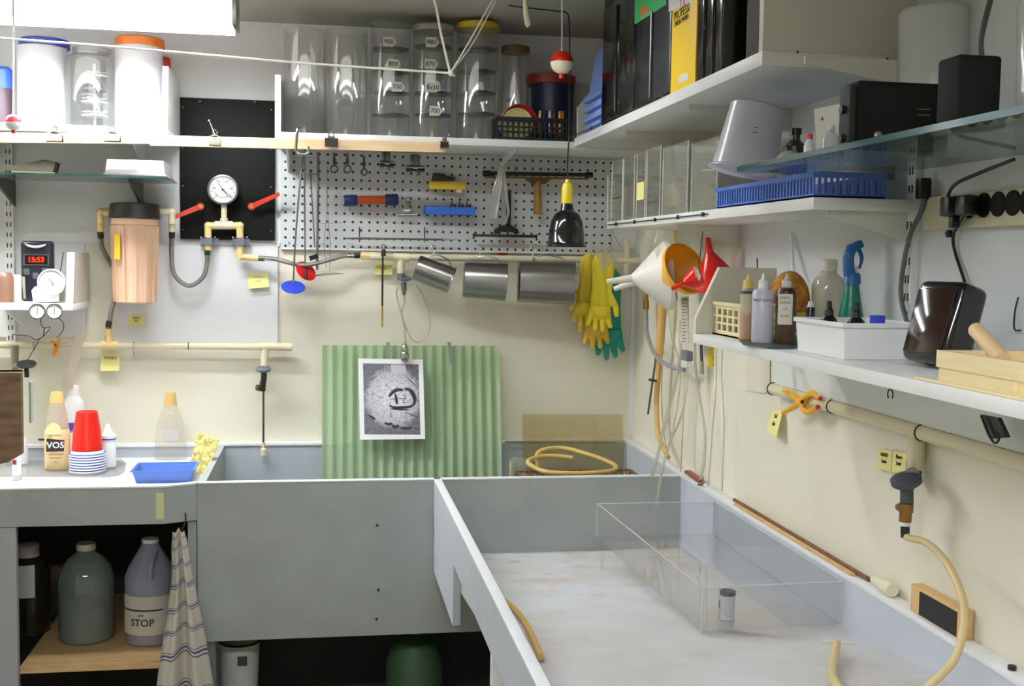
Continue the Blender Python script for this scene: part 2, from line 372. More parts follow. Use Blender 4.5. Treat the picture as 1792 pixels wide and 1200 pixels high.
sk.part('basin_floor', MB().prism([(rx1, YS - 0.018, floor_z(YS)), (rx1, ye, floor_z(ye)), (XR, ye, floor_z(ye)), (XR, YS - 0.018, floor_z(YS))], (0, 0, -0.015)), basin_mat())
for px, py in ((660, 919), (659, 1083), (662, 1032)):
    c = W(px, py, 3.55 + YS - 0.018); sk.part('bolt', MB().lathe(c, (0, -1, 0), [(0.004, -0.001), (0.0035, 0.002), (0, 0.0025)], 12), darkm)
for x, y in ((-0.29, -0.56), (0.92, -0.56), (-0.29, -0.08), (0.92, -0.08)):
    sk.part('leg', MB().bb(x - 0.02, x + 0.02, y - 0.02, y + 0.02, 0, 0.54), sinkg)
# folding legs under the side panel
for y0 in (-1.62, -2.3):
    sk.part('leg', MB().bb(rx0 + 0.004, rx0 + 0.03, y0 - 0.03, y0, 0, 0.797), white, label='white leg under the side panel')
    sk.part('leg', MB().bb(0.9, 0.94, y0 - 0.03, y0, 0, floor_z(y0) - 0.016), white)
sk.done()
wt = Th('worktop', 'white drainboard worktop with grey apron left of the sink', 'counter')
ZT = 0.862; yl = -0.655
wt.part('top', MB().prism([(-0.92, yl + 0.019, ZT - 0.018), (-0.392, yl + 0.019, ZT - 0.018), (-0.3115, YS + 0.003, ZT - 0.018), (-0.3115, -0.022, ZT - 0.018), (-0.92, -0.022, ZT - 0.018)], (0, 0, 0.018)), mat('white counter paint', (236, 237, 240), 0.4, var=0.02, vs=12))
wt.part('backsplash', MB().bb(-0.92, -0.3105, -0.022, -0.002, 0.845, ZR - 0.006), mat('pale grey epoxy', (176, 182, 190)))
wt.part('ledge', MB().bb(-0.92, -0.3105, -0.026, -0.002, ZR - 0.006, ZR + 0.004, 0.001), rimw, label='white painted ledge along the back wall')
# apron with the slanting end piece that meets the sink
xc = -0.384
wt.part('apron', MB().prism([(-0.92, yl, 0.805), (xc, yl, 0.805), (xc, yl, ZR - 0.004), (-0.92, yl, ZR - 0.004)], (0, 0.018, 0)).prism([(xc, yl, 0.805), (-0.311, YS - 0.02, 0.805), (-0.311, YS - 0.02, ZR - 0.004), (xc, yl, ZR - 0.004)], (0, 0.018, 0)), sinkg)
wt.part('rim', MB().prism([(-0.92, yl - 0.001, ZR - 0.004), (xc, yl - 0.001, ZR - 0.004), (-0.311, YS - 0.021, ZR - 0.004), (-0.311, YS, ZR - 0.004), (xc, yl + 0.02, ZR - 0.004), (-0.92, yl + 0.02, ZR - 0.004)], (0, 0, 0.004)), rimw)
c0, c1 = W(273, 862, 2.895), W(290, 908, 2.895)
wt.part('tape', MB().bb(c0.x, xc - 0.002, yl - 0.001, yl, c1.z, c0.z), mat('pale green tape', (212, 216, 160), 0.7), label='strip of pale green tape')
wt.done()
cb = Th('cabinet', 'open grey cabinet frame under the worktop holding the chemical jugs', 'cabinet')
xs = W(28, 900, 2.9).x
cb.part('side_panel', MB().bb(-0.92, xs, yl + 0.001, yl + 0.02, 0, 0.8035), mat('grey cabinet paint', (170, 172, 176), 0.5), label='grey front stile at the left')
cb.part('shelf', MB().bb(xs + 0.0, -0.312, yl + 0.02, -0.03, 0.432, 0.450), wood, label='raw wooden shelf board')
cb.part('back_panel', MB().bb(-0.92, -0.312, -0.022, -0.004, 0, 0.843), mat('dark brown panel', (58, 54, 48), 0.7))  # dark board covering the cream wall behind the shelf
cb.part('side_panel', MB().bb(-0.92, -0.90, yl + 0.02, -0.03, 0, 0.84), mat('grey cabinet paint', (170, 172, 176), 0.5))
cb.part('side_panel', MB().bb(-0.333, -0.3125, YS - 0.017, YS, 0.0, 0.80), mat('grey cabinet paint', (170, 172, 176)), label='narrow grey stile at the right')
cb.done()
struct('shade_board', MB().bb(-0.31, XW - 0.001, -0.02, -0.001, 0, 0.52), mat('painted shade under the sink', (52, 56, 52), 0.8))  # dark board added on the back wall; its colour paints the shade below the sink
ta, tb = W(318, 905, 2.94), W(336, 1110, 2.94)


# ================================================================== shelves
def bracket(t, x, y, z, L, axis, m=shelfw, h=0.06):
    """triangular sheet-metal shelf bracket; thin along the wall"""
    if axis == 'y': t.part('bracket', MB().prism([(x - 0.003, -0.0155, z), (x - 0.003, -L, z), (x - 0.003, -L, z - 0.012), (x - 0.003, -0.0155, z - h)], (0.006, 0, 0)), m)
    else: t.part('bracket', MB().prism([(XW - 0.014, y, z), (XW - L, y, z), (XW - L, y, z - 0.012), (XW - 0.014, y, z - h)], (0, 0.006, 0)), m)
ZS = 1.793; TS = 0.02
s1 = Th('shelf', 'white wall shelf at upper left carrying the two tall white canisters', 'shelf')
xa, xb = XL + 0.002, W(293, 230, 3.25).x
s1.part('board', MB().bb(xa, xb, -0.30, -0.007, ZS, ZS + TS, 0.001), shelfw)
s1.part('end_board', MB().prism([(xb - 0.016, -0.30, ZS + TS), (xb - 0.016, -0.007, ZS + TS), (xb - 0.016, -0.007, ZS + 0.19), (xb - 0.016, -0.27, ZS + 0.19)], (0.016, 0, 0)), shelfw)
bracket(s1, W(240, 260, 3.4).x, 0, ZS, 0.24, 'y', h=0.08); bracket(s1, -0.95, 0, ZS, 0.24, 'y', h=0.08)
s1.done()
s2 = Th('shelf', 'long white shelf above the pegboard carrying the clear storage tubes', 'shelf')
xa2 = W(481, 240, 3.25).x; xb2 = XW - 0.0
s2.part('board', MB().bb(xa2, XW - 0.001, -0.30, -0.007, ZS, ZS + TS, 0.001), shelfw)
s2.part('end_board', MB().prism([(xa2, -0.30, ZS + TS), (xa2, -0.007, ZS + TS), (xa2, -0.007, ZS + 0.175), (xa2, -0.30, ZS + 0.175)], (0.016, 0, 0)), shelfw)
bracket(s2, xa2 + 0.03, 0, ZS, 0.22, 'y', h=0.07); bracket(s2, 0.55, 0, ZS, 0.24, 'y', h=0.03)
s2.done()
XU = 0.712; yn = WX(1334, 96, XU).y
s3 = Th('shelf', 'white upper shelf on the right wall carrying black boxes and a yellow box', 'shelf')
s3.part('board', MB().bb(XU, XW - 0.001, yn, -0.3005, ZS + 0.005, ZS + 0.029, 0.001), shelfw)
s3.part('end_board', MB().bb(XU, XW - 0.007, yn, yn + 0.018, ZS + 0.029, CZ - 0.02, 0.001), boardend, label='tall off-white end board facing the room')
s3.part('end_board', MB().prism([(XU + 0.002, -0.33, ZS + 0.029), (XU + 0.15, -0.33, ZS + 0.20), (XW - 0.007, -0.33, ZS + 0.20), (XW - 0.007, -0.33, ZS + 0.029)], (0, 0.014, 0)).prism([(XU + 0.002, -0.34, ZS + 0.029), (XU + 0.002, -0.33, ZS + 0.115), (XU + 0.10, -0.33, ZS + 0.23), (XU + 0.10, -0.33, ZS + 0.029)], (0, 0.012, 0)), boardend, label='low slanted end board at the far end')
for y in (WX(1425, 120, 0.76).y, -1.25, -0.75): bracket(s3, 0, y, ZS + 0.005, 0.24, 'x', m=boardend, h=0.05)
for px, py in ((1396, 91), (1553, 103)): s3.part('screw', MB().lathe(W(px, py, 3.55 + yn), (0, -1, 0), [(0.0022, -0.001), (0.002, 0.0008), (0, 0.001)], 10), darkm)
s3.done()
XM = 0.79; ym0 = WX(1423, 373, XM).y; ZM = 1.562
s4 = Th('shelf', 'white middle shelf on the right wall carrying clear boxes and a blue basket', 'shelf')
s4.part('board', MB().bb(XM, XW - 0.001, ym0, -0.40, ZM, ZM + 0.02, 0.001), shelfw)
for y in (ym0 + 0.02, -0.95): bracket(s4, 0, y, ZM, 0.16, 'x', m=boardend, h=0.05)
s4.part('wire', MB().cyl((XM - 0.003, -0.42, ZM + 0.011), (XM - 0.003, WX(1240, 385, XM).y, ZM + 0.011), 0.0014, 6), darkm)
for px in (1080, 1112, 1148, 1188, 1232): 
    y = WX(px, 395, XM).y; s4.part('staple', MB().box((XM - 0.003, y, ZM + 0.011), (0.006, 0.004, 0.009)), darkm)
s4.done()
XQ = 0.705; ZL = 1.318
s5 = Th('shelf', 'white lower shelf on the right wall carrying squeeze bottles and a white tray', 'shelf')
yl0 = WX(1213, 590, XQ).y; yln = -2.75
s5.part('board', MB().bb(XQ, XW - 0.007, yln, yl0, ZL, ZL + 0.018, 0.001), shelfw)
zt = ZL + 0.018; y5 = yl0 - 0.014
s5.part('end_board', MB().prism([(XQ, y5, zt), (XQ, y5, zt + 0.030), (XQ + 0.045, y5, zt + 0.128), (0.865, y5, zt + 0.128), (0.865, y5, zt)], (0, 0.014, 0)), boardend)
pa, pb = WX(1363, 645, XW - 0.012), WX(1363, 668, XW - 0.012)
s5.part('cleat', MB().bb(XW - 0.02, XW - 0.001, yln, pa.y, pb.z - 0.004, ZL - 0.001), mat('pale cleat paint', (222, 224, 222), 0.5))
bracket(s5, 0, -1.30, ZL, 0.22, 'x', m=boardend, h=0.035)
hk = WX(1558, 690, 0.955); s5.part('hook', MB().ring(hk, (1, 0, 0), 0.009, 0.0013, 20, 6, -2.4, 2.2, u=(0, 0, 1)), darkm, label='small steel cup hook')
s5.done()
XG = 0.712; yg0 = WX(1285, 300, XG).y; ZG = WX(1285, 301, XG).z
gsh = Th('glass_shelf', 'thick green-edged glass shelf on the right wall with black boxes on it', 'shelf')
yg1 = -2.55
gsh.part('pane', MB().prism([(XG + 0.003, yg1, ZG), (XW - 0.008, yg1, ZG), (XW - 0.008, yg0 - 0.02, ZG), (XG + 0.03, yg0, ZG), (XG + 0.012, yg0 - 0.002, ZG), (XG + 0.003, yg0 - 0.012, ZG)], (0, 0, 0.008)), glassg)
gsh.part('edge', MB().bb(XG, XG + 0.003, yg1, yg0 - 0.012, ZG, ZG + 0.0085), glasse, label='dark green polished front edge')
for y in (-1.70, -2.30): 
    gsh.part('bracket', MB().prism([(XW - 0.014, y, ZG - 0.001), (XG + 0.12, y, ZG - 0.001), (XG + 0.12, y, ZG - 0.006), (XW - 0.014, y, ZG - 0.012)], (0, 0.005, 0)), mat('grey bracket', (130, 134, 130), 0.5))
gsh.done()
# slotted standards
def standard(px, y, z0, z1, wall, label):
    t = Th('shelf_standard', label, 'shelf standard')
    if wall == 'r':
        t.part('channel', MB().bb(XW - 0.018, XW - 0.0065, y - 0.0125, y + 0.0125, z0, z1), shelfw); f = lambda z, s: (XW - 0.0185, y + s * 0.005, z); sz = (0.001, 0.003, 0.013)
    else:
        t.part('channel', MB().bb(px - 0.0125, px + 0.0125, -0.019, -0.0085, z0, z1), shelfw); f = lambda z, s: (px + s * 0.005, -0.0195, z); sz = (0.003, 0.001, 0.013)
    z = z0 + 0.02; sl = MB()
    while z < z1 - 0.01:
        for s in (-1, 1): sl.box(f(z, s), sz)
        z += 0.03
    t.part('slots', sl, darkm); t.done()
ys = WX(1590, 500, XW - 0.015).y
standard(0, ys, 1.34, 1.79, 'r', 'white slotted standard on the right wall under the glass shelf')
standard(W(17, 500, 3.53).x, 0, 1.20, 1.79, 'b', 'white slotted shelf standard at the far left of the back wall')
# left glass shelf
g2s = Th('glass_shelf', 'thin glass shelf on the back wall at the left with a white tray on it', 'shelf')
zg = W(150, 309, 3.28).z; xr = W(290, 309, 3.28).x
g2s.part('pane', MB().bb(-0.92, xr, -0.27, -0.02, zg, zg + 0.006), glassg)
g2s.part('edge', MB().bb(-0.92, xr, -0.272, -0.27, zg, zg + 0.0065), glasse)
for px in (238, -0): 
    x = W(236, 330, 3.4).x if px else -0.885
    g2s.part('bracket', MB().prism([(x - 0.003, -0.01, zg - 0.001), (x - 0.003, -0.24, zg - 0.001), (x - 0.003, -0.24, zg - 0.01), (x - 0.003, -0.01, zg - 0.075)], (0.006, 0, 0)), mat('dark grey bracket', (74, 76, 74), 0.5))
g2s.done()
# low left shelf
s6 = Th('shelf', 'small white shelf at the far left holding the timer and scale', 'shelf')
z6 = W(60, 543, 3.3).z; x6 = W(128, 540, 3.3).x
s6.part('board', MB().bb(-0.92, x6, -0.25, -0.02, z6, z6 + 0.019, 0.001), shelfw)
s6.part('end_board', MB().prism([(x6 - 0.02, -0.25, z6 + 0.019), (x6 - 0.02, -0.02, z6 + 0.019), (x6 - 0.02, -0.02, z6 + 0.16), (x6 - 0.02, -0.22, z6 + 0.16)], (0.02, 0, 0)), mat('warm grey end board', (205, 196, 186), 0.6))
bracket(s6, -0.86, 0, z6, 0.2, 'y', h=0.06)
s6.done()

# ================================================================== pegboard and black panel
def peg_mat():
    m, nt, b = _new('perforated hardboard'); L = nt.links.new
    tc = nt.nodes.new('ShaderNodeTexCoord'); sp = nt.nodes.new('ShaderNodeSeparateXYZ'); L(tc.outputs['Object'], sp.inputs[0])
    def mth(op, a, bb=None):
        n = nt.nodes.new('ShaderNodeMath'); n.operation = op
        for i, x in enumerate((a, bb)):
            if x is None: continue
            if isinstance(x, (int, float)): n.inputs[i].default_value = x
            else: L(x, n.inputs[i])
        return n.outputs[0]
    def cell(o, off): return mth('SUBTRACT', mth('FRACT', mth('ADD', mth('DIVIDE', o, 0.0252), off)), 0.5)
    fx, fz = cell(sp.outputs[0], 100.3), cell(sp.outputs[2], 0.08)
    r = mth('SQRT', mth('ADD', mth('MULTIPLY', fx, fx), mth('MULTIPLY', fz, fz)))
    k = mth('LESS_THAN', r, 0.155)
    mx = nt.nodes.new('ShaderNodeMix'); mx.data_type = 'RGBA'; mx.inputs[6].default_value = rgb((206, 208, 210)); mx.inputs[7].default_value = rgb((34, 32, 28))
    L(k, mx.inputs[0]); L(mx.outputs[2], b.inputs['Base Color']); b.inputs['Roughness'].default_value = 0.5; return m
pg = Th('pegboard', 'white perforated pegboard on the back wall hung with darkroom tools', 'pegboard')
pL = W(491, 434, 3.53).x
pg.part('board', MB().bb(pL, 0.90, -0.014, -0.006, 1.497, ZS - 0.001), peg_mat())
pg.part('edge_strip', MB().bb(pL, 0.90, -0.015, -0.006, 1.492, 1.497), rimw)
for px, py in ((505, 275), (506, 425), (1000, 430)):
    c = W(px, py, 3.535); pg.part('screw', MB().lathe(c, (0, -1, 0), [(0.0035, -0.001), (0.003, 0.0015), (0, 0.002)], 10), steel)
pg.done()
bp = Th('wall_panel', 'black painted plywood panel screwed to the wall behind the pressure gauge', 'panel')
p0, p1 = W(314, 170, 3.53), W(481, 421, 3.53)
bp.part('board', MB().bb(p0.x, p1.x, -0.02, -0.006, p1.z, p0.z, 0.001), blackpaint)
for px, py in ((350, 177), (446, 178), (320, 188), (475, 192), (320, 258), (474, 261), (320, 325), (474, 327), (320, 402), (474, 404)):
    c = W(px, py, 3.53); bp.part('screw', MB().lathe(c, (0, -1, 0), [(0.002, -0.001), (0.002, 0.001), (0, 0.0015)], 8), steel)
bp.done()
# ================================================================== upper left shelf: canisters and jar
def vb(px, prof, d, m, name=None, base=None, seg=32, shell=0, sx=1, sy=1, t=None):
    """upright turned body: prof = [(half width px, y px or z metres)] from the base up, at distance d"""
    k = S(d); c = W(px, prof[0][1] if prof[0][1] > 5 else 400, d)
    pr = [(h * k, (y if y < 5 else W(px, y, d).z)) for h, y in prof]
    z0 = pr[0][1]; pr = [(r, z - z0) for r, z in pr]
    mb = MB(); o = V((c.x, c.y, z0))
    if shell: mb.shell(o, (0, 0, 1), pr, shell, seg, sx, sy, u=(1, 0, 0))
    else: mb.lathe(o, (0, 0, 1), pr, seg, sx, sy, u=(1, 0, 0))
    return mb
ZB = ZS + TS + 0.0005
for px, lidm, lab, top, bod, hw in ((78, dblue, 'tall white canister with a dark blue lid at the left end of the shelf', 70, 84, 38), (245, orange, 'tall white canister with an orange lid on the upper left shelf', 68, 84, 38)):
    t = Th('canister', lab, 'canister', None)
    t.part('body', vb(px, [(hw, ZB), (hw, bod)], 3.40, white), mat('satin white plastic', (232, 232, 240), 0.3))
    t.part('lid', vb(px, [(hw + 1, bod), (hw + 1, top + 2), (hw - 2, top)], 3.40, lidm), mat('royal blue lid', (38, 58, 160), 0.4) if lidm is dblue else mat('orange lid', (226, 120, 40), 0.4))
    t.done()
t = Th('canister', 'canister with a red lid half hidden behind the orange lidded one', 'canister')
c_ = W(284, 110, 3.505); t.part('body', MB().lathe((c_.x, c_.y, ZB), (0, 0, 1), [(0.021, 0), (0.021, W(0, 106, 3.505).z - ZB)]), mat('red brown canister', (150, 90, 60), 0.5)); t.part('lid', MB().lathe((c_.x, c_.y, W(0, 106, 3.505).z), (0, 0, 1), [(0.024, 0), (0.024, 0.024), (0.020, 0.028)]), redd); t.done()
t = Th('storage_jar', 'clear jar of film reels between the two white canisters', 'jar')
t.part('body', vb(161, [(39.5, ZB), (39.5, 112), (37, 102), (28, 97), (28, 90)], 3.38, acry, shell=0.002), acry)
t.part('lid', vb(161, [(30, 93), (30, 86), (27, 84)], 3.38, white), clear('clear jar lid', (210, 210, 210), 0.3))
t.done()
t = Th('film_reel_stack', 'white plastic film reels stacked on their post inside the clear jar', 'film reels')
c = W(166, 200, 3.38)
t.part('post', MB().cyl((c.x, c.y, ZB + 0.0025), (c.x, c.y, W(0, 105, 3.38).z), 0.004), white)
for y in (203, 179, 157, 133):
    z = W(0, y, 3.38).z; r = MB().lathe((c.x, c.y, z), (0, 0, 1), [(0.011, 0.008), (0.030, 0.008), (0.030, 0.011), (0.011, 0.011)], 24).ring((c.x, c.y, z + 0.009), (0, 0, 1), 0.033, 0.0025, 28)
    for k in range(6): a = k * math.pi / 3; r.cyl((c.x, c.y, z + 0.02), (c.x + 0.033 * math.cos(a), c.y + 0.033 * math.sin(a), z + 0.02), 0.0012, 6)
    t.part('reel', r, white if y != 157 else mat('grey reel', (120, 122, 128), 0.5))
t.done()
t = Th('jug', 'blue plastic jug at the very left edge of the upper shelf', 'jug')
c = W(4, 200, 3.42); t.part('body', MB().lathe((c.x, c.y, ZB), (0, 0, 1), [(0.03, 0), (0.03, 0.13), (0.022, 0.15)]), mat('blue brown jug', (70, 50, 60), 0.5)); t.part('cap', MB().lathe((c.x, c.y, ZB + 0.11), (0, 0, 1), [(0.031, 0), (0.031, 0.05), (0.02, 0.06)]), blue); t.done()

# clear storage tubes on the middle shelf
def tube_item(px, hw, top, label, lid=None, seps=(), tags=(), m=acry, d=3.36):
    t = Th('storage_tube', label, 'storage tube', 'clear tubes on the shelf above the pegboard')
    k = S(d); c = W(px, 200, d); zt = W(px, top, d).z; r = hw * k
    t.part('wall', MB().pipe((c.x, c.y, ZB), (0, 0, 1), [(r, 0), (r, zt - ZB)], 0.0022, 36), m)
    t.part('foot', MB().lathe((c.x, c.y, ZB), (0, 0, 1), [(r - 0.003, 0), (r - 0.003, 0.004)], 30), m)
    if lid: t.part('lid', MB().lathe((c.x, c.y, zt), (0, 0, 1), [(r * 1.03, -0.012), (r * 1.03, 0.004), (r * 0.96, 0.007)], 36), lid)
    for y in seps:
        z = W(px, y, d).z; t.part('divider_disc', MB().lathe((c.x, c.y, z), (0, 0, 1), [(r * 0.62, 0), (r * 0.9, 0), (r * 0.9, 0.003), (r * 0.62, 0.003)], 30).lathe((c.x, c.y, z - 0.002), (0, 0, 1), [(r * 0.62, 0), (r * 0.62, 0.002)], 24), mat('smoked plastic disc', (60, 58, 54), 0.3))
    for (x, y, s) in tags:
        a = W(x, y, d - r * 1.0 / 1 - 0.004); w, h = 11 * k, 8 * k
        g = t.part('tag', MB().prism([(a.x - w, a.y, a.z + h), (a.x + w * 0.5, a.y, a.z + h), (a.x + w, a.y, a.z), (a.x + w * 0.5, a.y, a.z - h), (a.x - w, a.y, a.z - h)], (0, 0.0006, 0)), mat('paper tag', (214, 212, 204), 0.8))
        t.text(s, h * 1.35, (a.x - w * 0.15, a.y - 0.0004, a.z), (1, 0, 0), (0, 0, 1), ink, parent=g)
    return t.done()
tube_item(533, 35, 54, 'tall clear acrylic tube, leftmost above the pegboard')
tube_item(606, 35, 54, 'tall clear acrylic tube, second from the left above the pegboard')
tube_item(683, 34, 41, 'clear tube with three white tags beside the twisted cord', seps=(88, 128, 164, 203), tags=((682, 73, '900'), (690, 112, '800'), (697, 152, '700')), m=acry)
tube_item(757, 35, 50, 'clear tube with a grey lid and four white arrow tags', lid=mat('grey lid', (150, 148, 142), 0.4), seps=(84, 126, 165, 203), tags=((757, 74, '980'), (755, 112, '870'), (759, 153, '8x10'), (763, 194, '700')))
tube_item(834, 36, 46, 'clear tube with a yellow lid', lid=mat('yellow lid', (214, 178, 48), 0.4), seps=(88, 127, 164, 201))
tube_item(900, 24, 86, 'narrow clear tube with a brown lid, rightmost of the row', lid=mat('brown lid', (110, 92, 52), 0.5), d=3.42)
for px in (570, 644, 718, 868):
    pass
# basket of round lids
def basket(name, label, x0, x1, y0, y1, z0, z1, m, nx, nz, ny=4, th=0.003, bar=0.35, taper=0.0):
    """open basket with pierced walls (bars)"""
    t = Th(name, label, 'basket'); T_ = MB()
    T_.bb(x0, x1, y0, y1, z0, z0 + th)
    H = z1 - z0; band = H * 0.16
    for (a, b) in ((z0, z0 + band), (z1 - band * 1.2, z1)):
        T_.bb(x0, x1, y0, y0 + th, a, b).bb(x0, x1, y1 - th, y1, a, b).bb(x0, x0 + th, y0 + th, y1 - th, a, b).bb(x1 - th, x1, y0 + th, y1 - th, a, b)
    zz0, zz1 = z0 + band, z1 - band * 1.2
    def bars(n, a, b, f):
        w = (b - a) / n
        for i in range(n + 1):
            c = a + w * i; hb = w * bar / 2; lo, hi = max(a, c - hb), min(b, c + hb); f(lo, hi)
    bars(nx, x0, x1, lambda a, b: (T_.bb(a, b, y0, y0 + th, zz0, zz1), T_.bb(a, b, y1 - th, y1, zz0, zz1)))
    bars(ny, y0 + th, y1 - th, lambda a, b: (T_.bb(x0, x0 + th, a, b, zz0, zz1), T_.bb(x1 - th, x1, a, b, zz0, zz1)))
    for i in range(1, nz):
        z = zz0 + (zz1 - zz0) * i / nz; h = (zz1 - zz0) / nz * bar / 2
        T_.bb(x0 + th, x1 - th, y0 + 0.0003, y0 + th - 0.0003, z - h, z + h).bb(x0 + th, x1 - th, y1 - th + 0.0003, y1 - 0.0003, z - h, z + h).bb(x0 + 0.0003, x0 + th - 0.0003, y0 + th, y1 - th, z - h, z + h).bb(x1 - th + 0.0003, x1 - 0.0003, y0 + th, y1 - th, z - h, z + h)
    t.part('body', T_, m)
    t.part('rim', MB().bb(x0 - 0.003, x1 + 0.003, y0 - 0.003, y0, z1 - 0.006, z1 + 0.001).bb(x0 - 0.003, x1 + 0.003, y1, y1 + 0.003, z1 - 0.006, z1 + 0.001).bb(x0 - 0.003, x0, y0, y1, z1 - 0.006, z1 + 0.001).bb(x1, x1 + 0.003, y0, y1, z1 - 0.006, z1 + 0.001), m)
    return t
A, B = W(870, 204, 3.28), W(992, 240, 3.28)
basket('basket', 'black plastic basket of round coloured lids on the shelf above the pegboard', A.x, B.x, -0.27, -0.17, ZB, A.z, black, 13, 3, 6).done()
def disc(label, px, py, rpx, d, m, tilt=(0, -1, 0.15), th=0.012, name='lid', zb=None):
    r = rpx * S(d); c = W(px, py, d); a = V(tilt).normalized()
    if zb is not None: c.z = zb + r * math.sqrt(max(0, 1 - a.z ** 2)) + abs(a.z) * th + 0.0005
    mb = MB().lathe(c, a, [(0, 0), (r * 0.96, 0), (r, 0.001), (r, th), (r * 0.93, th), (r * 0.93, 0.003), (0, 0.003)], 32)
    return one(name, label, 'lid', mb, m, 'round lids standing in the black basket')
zl = ZB + 0.0035
LM = dict(cream=mat('cream lid', (226, 214, 140), 0.5), red=mat('red lid', (176, 34, 34), 0.4), navy=mat('navy lid', (34, 44, 92), 0.4), white=white, yel=mat('dull yellow lid', (214, 190, 70), 0.5))
disc('pale yellow round lid facing forward in the black basket', 905, 205, 27, 3.30, LM['cream'], (0, -1, 0.12), 0.008, zb=zl)
disc('large red lid arching over the pale yellow one in the basket', 909, 200, 31, 3.325, LM['red'], (0, -1, 0.12), 0.012, zb=zl)
disc('white lid behind the red one at the left of the basket', 899, 205, 28, 3.345, white, (0, -1, 0.1), 0.008, zb=zl)
disc('dark blue lid at the left end of the basket', 893, 205, 26, 3.362, LM['navy'], (0, -1, 0.1), 0.008, zb=zl)
for i, (px, m, lab) in enumerate(((944, LM['cream'], 'cream lid on edge right of the red arching lid'), (953, LM['navy'], 'navy lid on edge in the middle of the basket'), (961, white, 'white lid on edge in the middle of the basket'), (969, LM['red'], 'dark red lid on edge in the basket'), (978, LM['yel'], 'yellow lid on edge at the right of the basket'), (983, orange, 'orange lid on edge at the right end of the basket'))):
    disc(lab, px, 205, 27, 3.33, m, (1, -0.25, 0.02), 0.007, zb=zl)
t = Th('tub', 'dark blue tub with a red rimmed lid at the right end of the shelf', 'tub')
t.part('body', vb(963, [(34, ZB), (38, 146)], 3.47, dblue), mat('navy tub', (26, 36, 74), 0.35))
t.part('lid', vb(963, [(42, 150), (44, 140), (44, 135), (40, 133)], 3.47, red), mat('dark red lid', (150, 38, 26), 0.4)); t.done()

# lath rails, clamp and clips along the shelf fronts
ya = -0.302
def rail(label, x0, y0, x1, y1, h, d, m=None):
    a, b = W(x0, y0, d), W(x1, y1, d); k = h * S(d)
    return one('lath', label, 'lath', MB().prism([a, b, b - V((0, 0, k)), a - V((0, 0, k))], (0, 0.018, 0)), m or mat('tan lath', (222, 190, 148), 0.5, var=0.06, vs=14, stretch=(0.6, 8, 8)))
rail('tan wooden lath under the front of the upper left shelf', -60, 231, 263, 234, 16, 3.22)
rail('longer wooden lath clamped under the shelf, running over the black panel to the pegboard', 262, 236, 780, 249, 17, 3.20)
clipm = mat('dark nickel', (112, 108, 100), 0.25, 1)
def clip(label, px, py, d, w=20, h=20, name='bulldog_clip', ring_=False, rot=0, grp='metal clips on the wooden laths'):
    """spring clip: folded jaw, two loops, spring barrel"""
    t = Th(name, label, 'clip', grp); k = S(d); c = W(px, py, d); w *= k; h *= k
    t.part('jaw', MB().prism([(c.x - w / 2, c.y - 0.012, c.z - h * .5), (c.x - w / 2, c.y - 0.0105, c.z - h * .5), (c.x - w / 2, c.y + 0.0, c.z + h * .15), (c.x - w / 2, c.y - 0.003, c.z + h * .15)], (w, 0, 0)).prism([(c.x - w / 2, c.y + 0.012, c.z - h * .5), (c.x - w / 2, c.y + 0.0105, c.z - h * .5), (c.x - w / 2, c.y - 0.0, c.z + h * .15), (c.x - w / 2, c.y + 0.003, c.z + h * .15)], (w, 0, 0)), clipm)
    t.part('barrel', MB().cyl((c.x - w * .5, c.y - 0.012, c.z - h * .5), (c.x + w * .5, c.y - 0.012, c.z - h * .5), 0.002, 10).cyl((c.x - w * .28, c.y, c.z + h * .15), (c.x + w * .28, c.y, c.z + h * .15), 0.0045, 12), clipm)
    t.part('handle', MB().ring((c.x, c.y - 0.009, c.z + h * .42), (0, 0.95, 0.3), w * .2, 0.0012, 16, 6).ring((c.x, c.y + 0.009, c.z + h * .42), (0, 0.95, -0.3), w * .2, 0.0012, 16, 6), clipm)
    e = t.done()
    if rot: e.rotation_euler = (0, math.radians(rot), 0)
    return e
clip('steel clip on the tan lath under the left canister', 96, 236, 3.20, 24, 22)
clip('steel clip on the tan lath under the clear jar', 197, 236, 3.20, 24, 22)
clip('steel clip on the lath in front of the black panel', 376, 242, 3.185, 18, 24)
clip('steel clip on the lath left of the pegboard tubes', 580, 245, 3.185, 22, 22)
clip('steel clip at the right end of the lath', 778, 250, 3.185, 14, 18)
def wire(name, label, cat, pts, r, m, group=None, n=6, seg=8): return one(name, label, cat, MB().tube(pts, r, seg, n), m, group)
for px, py, qx, qy, lab in ((72, 211, 60, 201, 'pin on the clip under the left canister'), (376, 236, 366, 211, 'silver headed pin standing above the clip on the black panel'), (774, 246, 786, 236, 'short pin above the clip at the right end of the lath')):
    a, b = W(px, py, 3.17), W(qx, qy, 3.17); one('clip_pin', lab, 'pin', MB().cyl(a, b, 0.0012, 8).ball(b, 0.003, seg=10, n=6), chrome)
# C clamp on the long lath
t = Th('c_clamp', 'chrome U shaped clamp over the shelf front at the top left of the pegboard', 'clamp')
q = [W(x, y, 3.175) for x, y in ((521, 228), (519, 245), (518, 262), (522, 268), (532, 270), (540, 267))]; q2 = [W(521, 226, 3.175), W(523, 225, 3.19), W(524, 226, 3.23)]
t.part('frame', MB().tube(list(reversed(q2)) + q[1:], 0.0042, 12), chrome)
t.part('screw', MB().cyl(W(540, 270, 3.175), W(540, 256, 3.175) + V((0, 0.0, 0)), 0.003, 10).cyl(W(531, 272, 3.175), W(548, 272, 3.175), 0.0015, 8), steel); t.done()
